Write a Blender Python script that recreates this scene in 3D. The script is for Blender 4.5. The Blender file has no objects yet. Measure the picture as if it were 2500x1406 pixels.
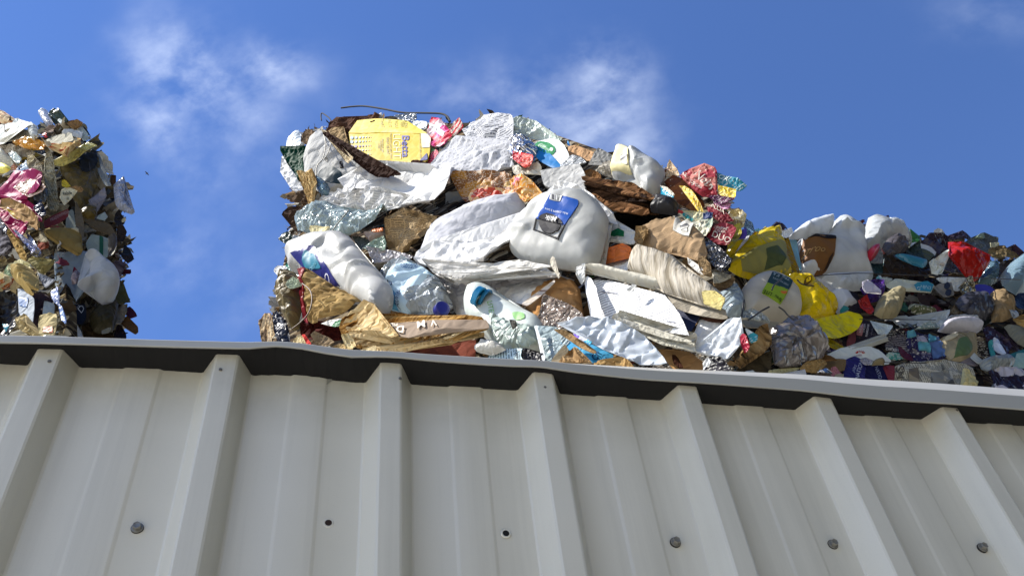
import bpy, bmesh, math, random, zlib
import numpy as np
from mathutils import Matrix, Vector
from mathutils.geometry import delaunay_2d_cdt
rad = math.radians
sc = bpy.context.scene
COL = sc.collection

# ---------------------------------------------------------------- camera
FPX, W0, H0, EYE = 2191.3, 2500.0, 1406.0, 1.6     # focal length in photo pixels, photo size, eye height
_u = np.array([(979.3 - W0/2)/FPX, -(-1224.0 - H0/2)/FPX, -1.0]); _u /= np.linalg.norm(_u)
_f = np.array([0, 0, -1.0]); _y = _f - (_f @ _u)*_u; _y /= np.linalg.norm(_y); _x = np.cross(_y, _u)
ROT = np.array([_x, _y, _u])                       # camera axes -> world axes
EYEP = np.array([0, 0, EYE])
cam = bpy.data.cameras.new('camera'); co = bpy.data.objects.new('camera', cam); COL.objects.link(co)
cam.sensor_width = 36; cam.sensor_fit = 'HORIZONTAL'; cam.lens = 36*FPX/W0; cam.clip_start = .02; cam.clip_end = 5000
co.matrix_world = Matrix.Translation((0, 0, EYE)) @ Matrix(ROT.tolist()).to_4x4()
sc.camera = co

# ---------------------------------------------------------------- light, sky, exposure
SUN_EL, SUN_DIR = rad(54), np.array([-.93, -.26])  # from the west of the picture, a little in front of the bales
SUN_DIR = SUN_DIR/np.linalg.norm(SUN_DIR)
SUNV = np.array([SUN_DIR[0]*math.cos(SUN_EL), SUN_DIR[1]*math.cos(SUN_EL), math.sin(SUN_EL)])
sl = bpy.data.lights.new('sun', 'SUN'); sl.energy = 3.9; sl.angle = rad(.53); sl.color = (1, .955, .88)
so = bpy.data.objects.new('sun', sl); COL.objects.link(so); so.location = (-4, -2, 8)
so.rotation_euler = Vector((-SUNV).tolist()).to_track_quat('-Z', 'Y').to_euler()
sc.view_settings.view_transform = 'Standard'; sc.view_settings.look = 'None'
sc.view_settings.exposure = 1.27; sc.view_settings.gamma = 1.0; sc.view_settings.use_curve_mapping = False
try:
    sc.cycles.use_denoising = True; sc.cycles.denoiser = 'OPENIMAGEDENOISE'
    sc.cycles.max_bounces = 8; sc.cycles.transparent_max_bounces = 12; sc.cycles.caustics_refractive = False; sc.cycles.caustics_reflective = False
except Exception: pass

def px_dir(x, y):
    v = np.stack([(np.asarray(x, float) - W0/2)/FPX, -(np.asarray(y, float) - H0/2)/FPX, -np.ones_like(np.asarray(x, float))], -1)
    v /= np.linalg.norm(v, axis=-1, keepdims=True)
    return v @ ROT.T

def lin(h):
    if not isinstance(h, str): return tuple(h)
    c = [int(h[i:i+2], 16)/255 for i in (0, 2, 4)]
    return tuple(((v+.055)/1.055)**2.4 if v > .04045 else v/12.92 for v in c)

class G:                                            # small node-graph helper
    def __init__(s, nt): s.nt = nt
    def n(s, typ, ins=None, **at):
        nd = s.nt.nodes.new(typ)
        for k, v in at.items(): setattr(nd, k, v)
        for k, v in (ins or {}).items():
            if isinstance(v, bpy.types.NodeSocket): s.nt.links.new(v, nd.inputs[k])
            else: nd.inputs[k].default_value = v
        return nd
    def math(s, op, a, b=0.0, c=None, clamp=False):
        d = {0: a, 1: b}
        if c is not None: d[2] = c
        return s.n('ShaderNodeMath', d, operation=op, use_clamp=clamp).outputs[0]
    def mix(s, fac, a, b, mode='MIX'):
        nd = s.n('ShaderNodeMix', data_type='RGBA', blend_type=mode)
        for k, v in ((0, fac), (6, a), (7, b)):
            if isinstance(v, bpy.types.NodeSocket): s.nt.links.new(v, nd.inputs[k])
            else: nd.inputs[k].default_value = v if k == 0 else (*lin(v)[:3], 1)
        return nd.outputs[2]
    def ramp(s, fac, stops, interp='LINEAR'):
        nd = s.n('ShaderNodeValToRGB', {0: fac}); r = nd.color_ramp; r.interpolation = interp
        while len(r.elements) < len(stops): r.elements.new(.5)
        for e, (p, c) in zip(r.elements, stops):
            e.position = p; e.color = (*lin(c)[:3], 1) if not isinstance(c, float) else (c, c, c, 1)
        return nd.outputs[0]

# world: physical sky with thin clouds that live in sky directions
wd = bpy.data.worlds.new('World'); sc.world = wd; wd.use_nodes = True
g = G(wd.node_tree); bg = wd.node_tree.nodes['Background']
sky = g.n('ShaderNodeTexSky', sky_type='NISHITA', sun_disc=False, sun_elevation=SUN_EL,
          sun_rotation=math.atan2(SUN_DIR[0], SUN_DIR[1]), altitude=0, air_density=1.0, dust_density=0.0, ozone_density=4.0)
tc = g.n('ShaderNodeTexCoord').outputs['Generated']
wn_ = g.n('ShaderNodeTexNoise', {'Vector': tc, 'Scale': 9.0, 'Detail': 4.0}).outputs['Color']
wn_ = g.n('ShaderNodeVectorMath', {0: g.n('ShaderNodeVectorMath', {0: wn_, 1: (.5, .5, .5)}, operation='SUBTRACT').outputs[0], 'Scale': .11}, operation='SCALE').outputs[0]
tcw = g.n('ShaderNodeVectorMath', {0: tc, 1: wn_}, operation='ADD').outputs[0]
def dot(v): return g.n('ShaderNodeVectorMath', {0: tcw, 1: tuple(v)}, operation='DOT_PRODUCT').outputs['Value']
mask = None
for (x, y, w, h, a, st) in [(470, 190, 95, 100, 10, 1.0), (640, 170, 95, 75, 0, .95), (400, 290, 75, 80, 30, .85), (555, 290, 110, 70, 30, .6), (500, 420, 90, 80, 30, .32),
                        (1330, 235, 170, 60, 8, .75), (1460, 270, 95, 95, 35, 1.05), (1130, 245, 140, 45, 0, .4), (1540, 350, 85, 60, 35, .65), (430, 600, 90, 90, 20, .30), (620, 690, 140, 90, 0, .22),
                        (2460, 10, 120, 50, 0, .25), (1480, 130, 45, 45, 0, .3)]:
    c = px_dir(x, y); ca, sa = math.cos(rad(a)), math.sin(rad(a))
    r = px_dir(x + 100*ca, y + 100*sa) - px_dir(x - 100*ca, y - 100*sa); r /= np.linalg.norm(r)
    u = np.cross(r, c)
    A = g.math('MULTIPLY', dot(r), FPX/w); B = g.math('MULTIPLY', dot(u), FPX/h)
    A0 = float(r @ c)*FPX/w
    q = g.math('ADD', g.math('POWER', g.math('ABSOLUTE', g.math('SUBTRACT', A, A0)), 2.0), g.math('POWER', g.math('ABSOLUTE', B), 2.0))
    m = g.math('MULTIPLY', g.math('MULTIPLY', g.math('EXPONENT', g.math('MULTIPLY', q, -0.75)), st), g.math('GREATER_THAN', dot(c), 0.0))
    mask = m if mask is None else g.math('MAXIMUM', mask, m)
nz = g.n('ShaderNodeTexNoise', {'Vector': tc, 'Scale': 8.0, 'Detail': 7.0, 'Roughness': .52, 'Distortion': .3}).outputs[0]
nz2 = g.n('ShaderNodeTexNoise', {'Vector': g.n('ShaderNodeMapping', {0: tc, 'Rotation': (.3, .2, .5), 'Scale': (1, 1.6, 1)}).outputs[0], 'Scale': 20.0, 'Detail': 8.0, 'Roughness': .58}).outputs[0]
nn = g.math('ADD', g.math('MULTIPLY', nz, .65), g.math('MULTIPLY', nz2, .35))
dens = g.math('MULTIPLY', mask, g.n('ShaderNodeMapRange', {0: nn, 1: .36, 2: .70}, interpolation_type='SMOOTHSTEP').outputs[0])
dens = g.math('MULTIPLY', dens, .66, clamp=True)
hsv = g.n('ShaderNodeHueSaturation', {'Hue': .511, 'Saturation': 1.14, 'Value': .80, 'Color': sky.outputs[0]}).outputs[0]
skyc = g.mix(dens, (0, 0, 0), (4.5, 5.0, 6.0))
wd.node_tree.links.new(hsv, skyc.node.inputs[6])
wd.node_tree.links.new(skyc, bg.inputs[0]); bg.inputs[1].default_value = .105

# ---------------------------------------------------------------- materials
MC = {}
def mat(kind, *cols, **o):
    key = (kind, cols, tuple(sorted(o.items())))
    if key in MC: return MC[key]
    m = bpy.data.materials.new(kind); m.use_nodes = True; nt = m.node_tree; g = G(nt)
    bs = nt.nodes['Principled BSDF']; I = bs.inputs
    uv = g.n('ShaderNodeUVMap', uv_map='UVMap').outputs[0]
    seed = (zlib.crc32(repr(key).encode()) % 1000)/37.0
    base = g.n('ShaderNodeMapping', {0: uv, 'Location': (seed, seed*1.7, 0)}).outputs[0]
    c1 = cols[0]; c2 = cols[1] if len(cols) > 1 else None
    def noise(scale, det=4, rough=.55, v=base, dist=0.0, **k):
        return g.n('ShaderNodeTexNoise', {'Vector': v, 'Scale': scale, 'Detail': float(det), 'Roughness': rough, 'Distortion': dist}, **k).outputs[0]
    def stretch(sx, sy, v=base): return g.n('ShaderNodeMapping', {0: v, 'Scale': (sx, sy, 1)}).outputs[0]
    def warp(v, sc_, amt):
        nc = g.n('ShaderNodeTexNoise', {'Vector': v, 'Scale': sc_, 'Detail': 2.0}).outputs['Color']
        k = g.n('ShaderNodeVectorMath', {0: nc, 1: (.5, .5, .5)}, operation='SUBTRACT').outputs[0]
        k = g.n('ShaderNodeVectorMath', {0: k, 'Scale': amt}, operation='SCALE').outputs[0]
        return g.n('ShaderNodeVectorMath', {0: v, 1: k}, operation='ADD').outputs[0]
    def vor(scale, v, feature='DISTANCE_TO_EDGE', out=0): return g.n('ShaderNodeTexVoronoi', {'Vector': v, 'Scale': scale}, feature=feature, voronoi_dimensions='2D').outputs[out]
    def bump(h, st, dist):
        b = g.n('ShaderNodeBump', {'Strength': st, 'Distance': dist, 'Height': h}); nt.links.new(b.outputs[0], I['Normal'])
    def lines(period, duty=.5, wl=.010, v=uv, gap=.42):          # rows of printed words
        s = g.n('ShaderNodeSeparateXYZ', {0: v})
        row = g.math('MULTIPLY', s.outputs[1], 1/period); fr = g.math('FRACT', row); fl = g.math('FLOOR', row)
        cell = g.n('ShaderNodeCombineXYZ', {0: g.math('MULTIPLY', s.outputs[0], 1/wl), 1: g.math('MULTIPLY', fl, 7.31)}).outputs[0]
        wn = g.n('ShaderNodeTexNoise', {'Vector': cell, 'Scale': 1.0, 'Detail': 1.0}, noise_dimensions='2D').outputs[0]
        return g.math('MULTIPLY', g.math('LESS_THAN', fr, duty), g.math('GREATER_THAN', wn, gap))
    mot = noise(o.get('ms', 14), 5)
    if kind in ('paper', 'card', 'hdpe', 'film', 'clear', 'paint', 'news'):
        d = o.get('mot', .16)
        dark = tuple(v*(1-d*1.8) for v in lin(c1)); lite = tuple(min(.86, v*(1+d*.5)) for v in lin(c1))
        if c2: dark = lin(c2)
        colr = g.mix(g.ramp(mot, [(.28, 0.0), (.72, 1.0)]), dark, lite)
    if kind in ('paper', 'news'):
        I['Roughness'].default_value = .85; I['Specular IOR Level'].default_value = .05
        w = warp(base, 18, .03)
        h = g.math('ADD', vor(22, w), g.math('MULTIPLY', vor(60, w), .35))
        h = g.math('ADD', h, g.math('MULTIPLY', noise(160, 3), .05))
        bump(h, o.get('bs', .45), .013)
        # grubby marks
        st = g.ramp(noise(9, 6, .7), [(.60, 0.0), (.74, o.get('dirt', .35))])
        colr = g.mix(st, colr, '8a7a62')
        if kind == 'news':
            f1 = lines(.0042, .55, .004, gap=.36)
            s = g.n('ShaderNodeSeparateXYZ', {0: uv})
            colm = g.math('GREATER_THAN', g.math('FRACT', g.math('MULTIPLY', s.outputs[0], 1/.042)), .1)
            blk = g.n('ShaderNodeTexVoronoi', {'Vector': base, 'Scale': 16.0}, voronoi_dimensions='2D', distance='CHEBYCHEV').outputs['Color']
            bl = g.n('ShaderNodeSeparateXYZ', {0: blk}).outputs[0]
            colr = g.mix(g.math('MULTIPLY', g.math('MULTIPLY', f1, colm), .62), colr, '2c2a2a')
            colr = g.mix(g.math('MULTIPLY', g.math('GREATER_THAN', bl, .80), .7), colr, o.get('blk', '55504c'))
        if o.get('pr'):
            f1 = g.math('MULTIPLY', lines(o['pr'], .42, o.get('wl', .008), gap=o.get('gap', .40)), o.get('pk', .55))
            colr = g.mix(f1, colr, o.get('pc', '3a3c48'))
        if o.get('stripe'):
            s = g.n('ShaderNodeSeparateXYZ', {0: warp(uv, 12, .008)})
            f1 = g.math('LESS_THAN', g.math('FRACT', g.math('MULTIPLY', s.outputs[1], 1/o.get('sp', .03))), .4)
            colr = g.mix(f1, colr, o['stripe'])
    elif kind == 'card':
        I['Roughness'].default_value = .9; I['Specular IOR Level'].default_value = .03
        fib = noise(60, 4, .6, stretch(1, 6))
        colr = g.mix(g.math('MULTIPLY', fib, .35), colr, tuple(v*.55 for v in lin(c1)))
        st = g.ramp(noise(10, 6, .7), [(.57, 0.0), (.72, .5)]); colr = g.mix(st, colr, tuple(v*.45 for v in lin(c1)))
        w = warp(base, 14, .04)
        h = g.math('ADD', vor(18, w), g.math('MULTIPLY', fib, .12))
        bump(h, .8, .018)
    elif kind == 'layers':
        I['Roughness'].default_value = .92; I['Specular IOR Level'].default_value = .02
        v = stretch(.09, 1, warp(base, 9, .030)); n1 = noise(o.get('fr', 210), 3, .6, v)
        n2 = noise(o.get('fr', 210)*.35, 3, .6, v)
        f = g.math('ADD', g.math('MULTIPLY', n1, .62), g.math('MULTIPLY', n2, .38))
        ccs = list(cols); stops = [(.39 + .22*i/(len(ccs)-1), c) for i, c in enumerate(ccs)]
        colr = g.ramp(f, stops); colr = g.mix(g.math('MULTIPLY', mot, .3), colr, tuple(v*.6 for v in lin(c1)))
        bump(f, .8, .007)
    elif kind == 'film':
        I['Roughness'].default_value = o.get('r', .34); I['Specular IOR Level'].default_value = o.get('sp', .16)
        w = warp(base, 10, .06)
        h = g.math('ADD', vor(16, stretch(1, .55, w)), g.math('MULTIPLY', vor(45, w), .45))
        bump(h, o.get('bs', .8), .013)
    elif kind == 'clear':
        I['Roughness'].default_value = o.get('r', .14); I['Transmission Weight'].default_value = o.get('tr', .5); I['IOR'].default_value = 1.3
        w = warp(base, 14, .05)
        h = g.math('ADD', vor(24, w), g.math('MULTIPLY', vor(70, w), .5)); bump(h, .9, .014)
    elif kind == 'hdpe':
        I['Roughness'].default_value = o.get('r', .42); I['Specular IOR Level'].default_value = .3
        I['Transmission Weight'].default_value = o.get('tr', 0.0); I['IOR'].default_value = 1.25; I['Subsurface Weight'].default_value = .45 if not o.get('tr') else .2; I['Subsurface Radius'].default_value = (.02, .02, .018); I['Subsurface Scale'].default_value = .6
        w = warp(base, 8, .05)
        bump(g.math('ADD', g.math('MULTIPLY', noise(9, 3), .6), g.math('MULTIPLY', vor(9, w), .6)), .3, .012)
        st = g.ramp(noise(11, 6, .7), [(.62, 0.0), (.78, .22)]); colr = g.mix(st, colr, '9a8f78')
    elif kind == 'foil':
        I['Metallic'].default_value = o.get('me', 1.0); I['Roughness'].default_value = .22
        w = warp(base, 20, .05); bump(g.math('ADD', vor(34, w), g.math('MULTIPLY', vor(90, w), .5)), 1.0, .022)
        colr = g.mix(mot, c1, c2 or c1)
    elif kind == 'mosaic':                              # printed packaging: patches of ink, fine type, worn edges
        I['Roughness'].default_value = o.get('r', .6)
        w = warp(base, 12, .03)
        cells = g.n('ShaderNodeTexVoronoi', {'Vector': stretch(1, o.get('ay', 1.5), w), 'Scale': float(o.get('s', 26))}, voronoi_dimensions='2D', distance='CHEBYCHEV').outputs['Color']
        x = g.n('ShaderNodeSeparateXYZ', {0: cells}).outputs[0]
        colr = g.ramp(x, [(i/len(cols), c) for i, c in enumerate(cols)], 'CONSTANT')
        f1 = g.math('MULTIPLY', lines(o.get('pr', .006), .45, .006, v=w, gap=o.get('gap', .5)), .5)
        colr = g.mix(f1, colr, o.get('pc', 'dcd8cc'))
        colr = g.mix(g.ramp(noise(30, 6, .7), [(.6, 0.0), (.68, .8)]), colr, o.get('wear', 'bdb29a'))
        bump(vor(24, w), .5, .010); I['Specular IOR Level'].default_value = o.get('sp', .1)
    elif kind == 'ink':                                 # flat print, label or lettering
        I['Roughness'].default_value = o.get('r', .55)
        colr = g.mix(g.math('MULTIPLY', mot, .35), c1, c2 or tuple(v*.62 for v in lin(c1)))
        bump(vor(22, warp(base, 18, .03)), .3, .006); I['Specular IOR Level'].default_value = .10
        if o.get('pr'): colr = g.mix(g.math('MULTIPLY', lines(o['pr'], .45, o.get('wl', .006), gap=.42), .8), colr, o.get('pc', 'e8e8e8'))
    elif kind == 'bars':
        s = g.n('ShaderNodeSeparateXYZ', {0: uv})
        n1 = g.n('ShaderNodeTexWhiteNoise', {'W': g.math('FLOOR', g.math('MULTIPLY', s.outputs[0], 1/o.get('w', .0016)))}, noise_dimensions='1D').outputs[0]
        colr = g.mix(g.math('GREATER_THAN', n1, .48), c1, c2); I['Roughness'].default_value = .6
    elif kind == 'dots':
        s = g.n('ShaderNodeSeparateXYZ', {0: uv})
        n1 = g.math('LESS_THAN', g.math('FRACT', g.math('MULTIPLY', s.outputs[0], 1/.006)), .5)
        colr = g.mix(n1, c1, c2)
    elif kind == 'scrap':
        at = g.n('ShaderNodeVertexColor', layer_name='Col').outputs[0]
        colr = g.mix(g.math('MULTIPLY', noise(40, 5, .6), .55), at, '2e2822')
        fib = noise(240, 3, .6, stretch(.1, 1)); colr = g.mix(g.math('MULTIPLY', fib, .35), colr, '4a4136')
        I['Specular IOR Level'].default_value = .03; I['Roughness'].default_value = .9
        bump(g.math('ADD', vor(30, warp(base, 14, .03)), g.math('MULTIPLY', fib, .3)), .6, .009)
    elif kind == 'paint':
        I['Roughness'].default_value = .34; I['Specular IOR Level'].default_value = .5
        bump(noise(6, 3), .06, .02)
    elif kind == 'plain':
        colr = g.mix(g.math('MULTIPLY', mot, .3), c1, tuple(v*.65 for v in lin(c1))); I['Roughness'].default_value = o.get('r', .5); I['Metallic'].default_value = o.get('me', 0.0)
    nt.links.new(colr, I['Base Color'])
    MC[key] = m
    return m

def P(c, c2=None, **o): return mat('paper', *([c, c2] if c2 else [c]), **o)
def K(c, **o): return mat('card', c, **o)
def Y(*c, **o): return mat('layers', *c, **o)
def F(c, **o): return mat('film', c, **o)
def HD(c, **o): return mat('hdpe', c, **o)
def CL(c, **o): return mat('clear', c, **o)
def X(*c, **o): return mat('mosaic', *c, **o)
def INK(c, **o): return mat('ink', c, **o)

# ---------------------------------------------------------------- geometry core
REG = {'A': (620, 240, 600/2481), 'B': (1200, 260, .26), 'C': (620, 560, .24), 'D': (1200, 560, .26), 'E': (1740, 520, .16), 'F': (2100, 520, .16),
       'G': (1740, 730, .16), 'H': (2100, 730, .16), 'I': (0, 260, .136), 'J': (0, 440, .136), 'K': (0, 620, 340/2173), 'P': (0, 0, 1.0)}
def pts(s):
    t = s.split(); ox, oy, k = REG[t[0]]
    return np.array([[ox + k*float(a), oy + k*float(b)] for a, b in (q.split(',') for q in t[1:])])

class Face:
    def __init__(s, px, dist, n):
        v = px_dir(*px); s.p = EYEP + v*dist/np.linalg.norm(v[:2]); s.n = np.array(n, float)/np.linalg.norm(n)
def rotv(v, ax, a):
    ax = ax/np.linalg.norm(ax); return v*math.cos(a) + np.cross(ax, v)*math.sin(a) + ax*(ax@v)*(1-math.cos(a))

def frame(face, cpx, d, tx=0, ty=0):
    v = px_dir(*cpx); p0 = face.p + face.n*d
    o = EYEP + v*(((p0-EYEP) @ face.n)/(v @ face.n))
    hz = np.cross([0, 0, 1.0], face.n); n = rotv(face.n, hz, -rad(tx)); n = rotv(n, np.array([0, 0, 1.0]), -rad(ty))
    ey = np.array([0, 0, 1.0]) - n[2]*n; ey /= np.linalg.norm(ey)
    return o, np.cross(ey, n), ey, n

def to_local(fr, px):
    o, ex, ey, n = fr
    v = px_dir(px[:, 0], px[:, 1]); t = ((o-EYEP) @ n)/(v @ n); q = EYEP + v*t[:, None] - o
    return np.stack([q @ ex, q @ ey], 1)

def seg_dist(p, poly):
    a = poly; b = np.roll(poly, -1, 0); ab = b - a; L = (ab**2).sum(1) + 1e-12
    t = np.clip(((p[:, None] - a[None])*ab[None]).sum(2)/L, 0, 1)
    return np.sqrt(((p[:, None] - a[None] - t[..., None]*ab[None])**2).sum(2).min(1))
def inside(p, poly):
    x, y = p[:, 0], p[:, 1]; r = np.zeros(len(p), bool)
    for (x0, y0), (x1, y1) in zip(poly, np.roll(poly, -1, 0)):
        c = (y0 > y) != (y1 > y)
        r ^= c & (x < (x1-x0)*(y-y0)/((y1-y0) if y1 != y0 else 1e-9) + x0)
    return r
def smooth_poly(P_, n=5):
    out = []
    for i in range(len(P_)):
        a, b, c, d = P_[i-1], P_[i], P_[(i+1) % len(P_)], P_[(i+2) % len(P_)]
        for k in range(n):
            t = k/n; out.append(.5*(2*b + (c-a)*t + (2*a-5*b+4*c-d)*t*t + (3*b-a-3*c+d)*t**3))
    return np.array(out)
def densify(P_, step):
    out = []
    for a, b in zip(P_, np.roll(P_, -1, 0)):
        k = max(1, int(np.linalg.norm(b-a)/step)); out += [a + (b-a)*i/k for i in range(k)]
    return np.array(out)
def area(P_):
    x, y = P_[:, 0], P_[:, 1]; return abs((x*np.roll(y, -1) - np.roll(x, -1)*y).sum())/2

def triangulate(loc, gsp, rng):
    lo, hi = loc.min(0), loc.max(0)
    gx, gy = np.meshgrid(np.arange(lo[0]+gsp/2, hi[0], gsp), np.arange(lo[1]+gsp/2, hi[1], gsp*.87)); gx[1::2] += gsp/2
    q = np.stack([gx.ravel(), gy.ravel()], 1)
    if len(q):
        q = q + rng.uniform(-.16, .16, q.shape)*gsp
        q = q[inside(q, loc)]
    if len(q): q = q[seg_dist(q, loc) > gsp*.42]
    V = np.concatenate([loc, q]) if len(q) else loc; n = len(loc)
    vs, es, fs, *_ = delaunay_2d_cdt([Vector(v) for v in V.tolist()], [(i, (i+1) % n) for i in range(n)], [], 1, 1e-7, False)
    vs = np.array([[v[0], v[1]] for v in vs]); fs = [tuple(f) for f in fs]
    out = []
    for f in fs:
        a, b, c = vs[f[0]], vs[f[1]], vs[f[2]]
        out.append(f if (b[0]-a[0])*(c[1]-a[1]) - (b[1]-a[1])*(c[0]-a[0]) > 0 else f[::-1])
    return vs, out

def mesh_obj(name, V, Fc, m, uv=None, parent=None, smooth=None, loc=None, col=None):
    V = np.asarray(V, float); c = V.mean(0) if loc is None else np.asarray(loc, float)
    me = bpy.data.meshes.new(name); me.from_pydata((V - c).tolist(), [], [list(map(int, f)) for f in Fc]); 
    if m is not None: me.materials.append(m)
    if uv is not None:
        l = me.uv_layers.new(name='UVMap'); vi = np.empty(len(me.loops), int); me.loops.foreach_get('vertex_index', vi)
        l.data.foreach_set('uv', np.asarray(uv, float)[vi].ravel())
    if col is not None:
        a = me.color_attributes.new('Col', 'FLOAT_COLOR', 'POINT'); a.data.foreach_set('color', np.asarray(col, float).ravel())
    me.validate(); me.update()
    if smooth is not None:
        me.polygons.foreach_set('use_smooth', [True]*len(me.polygons))
        if smooth < 170: me.set_sharp_from_angle(angle=rad(smooth))
    o = bpy.data.objects.new(name, me); COL.objects.link(o)
    if parent is not None:
        o.parent = parent; o.location = Vector(c.tolist()) - Vector(parent['_w'])
    else: o.location = c.tolist()
    o['_w'] = c.tolist()
    return o

def height(it, p):
    h = np.zeros(len(p))
    if it['b'] or it['curl']:
        dd = seg_dist(p, it['core'])*np.where(inside(p, it['core']), 1, 0)
        if it['b']:
            s = np.clip(dd/it['R'], 0, 1); h += it['b']*np.sqrt(np.clip(1-(1-s)**2, 0, 1))
        if it['curl']: h += it['curl']*np.exp(-dd/(it['R']*.35))
    for (cx, cy, nx, ny, a) in it['folds']:
        h += a*np.abs((p[:, 0]-cx)*nx + (p[:, 1]-cy)*ny)
    A, B, C_ = it['pl']; h = h - (A + B*p[:, 0] + C_*p[:, 1])
    for (a, b, amp, w) in it['dents']:
        ab = b-a; t = np.clip(((p-a)*ab).sum(1)/(ab@ab + 1e-12), 0, 1); q = np.sqrt(((p-a-t[:, None]*ab)**2).sum(1)); h += amp*np.exp(-(q/w)**2)
    if it['cell']:                                       # crumple facets: piecewise planes between random cells
        S_, sp, am = it['cell']; q = p + .12*sp*np.stack([np.sin(p[:, 1]*2.1/sp), np.cos(p[:, 0]*1.9/sp)], 1)
        d2 = ((q[:, None] - S_[None])**2).sum(2); d2.sort(axis=1); h += am*(np.minimum((d2[:, 1] - d2[:, 0])/(2*sp), .9*sp) - .3*sp)
    if it['ruf']:                                        # ruffled, lifted edges of torn sheets
        am, w, k1, k2, f1, f2 = it['ruf']; de = seg_dist(p, it['core']); h += am*np.exp(-de/w)*(np.sin(p @ k1 + f1 + 1.2*np.sin(p @ k2*.37 + f2)) + .6*np.sin(p @ k2 + f2 + np.sin(p @ k1*.6)) + .35)
    if it['rip']:
        n, lam, am = it['rip']; ph = (p @ n)/lam + .35*np.sin(p @ np.array([-n[1], n[0]])*40 + 1.3) + .2*np.sin(p[:, 0]*83)
        h += am*(1 - np.abs((ph % 1)*2-1)**.7)
    return h

def to_world(fr, p, h):
    o, ex, ey, n = fr; return o + p[:, :1]*ex + p[:, 1:]*ey + np.asarray(h)[:, None]*n

def uvrot(p, ang):
    a = rad(-ang); c, s = math.cos(a), math.sin(a); return np.stack([p[:, 0]*c + p[:, 1]*s, -p[:, 0]*s + p[:, 1]*c], 1)

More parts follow.
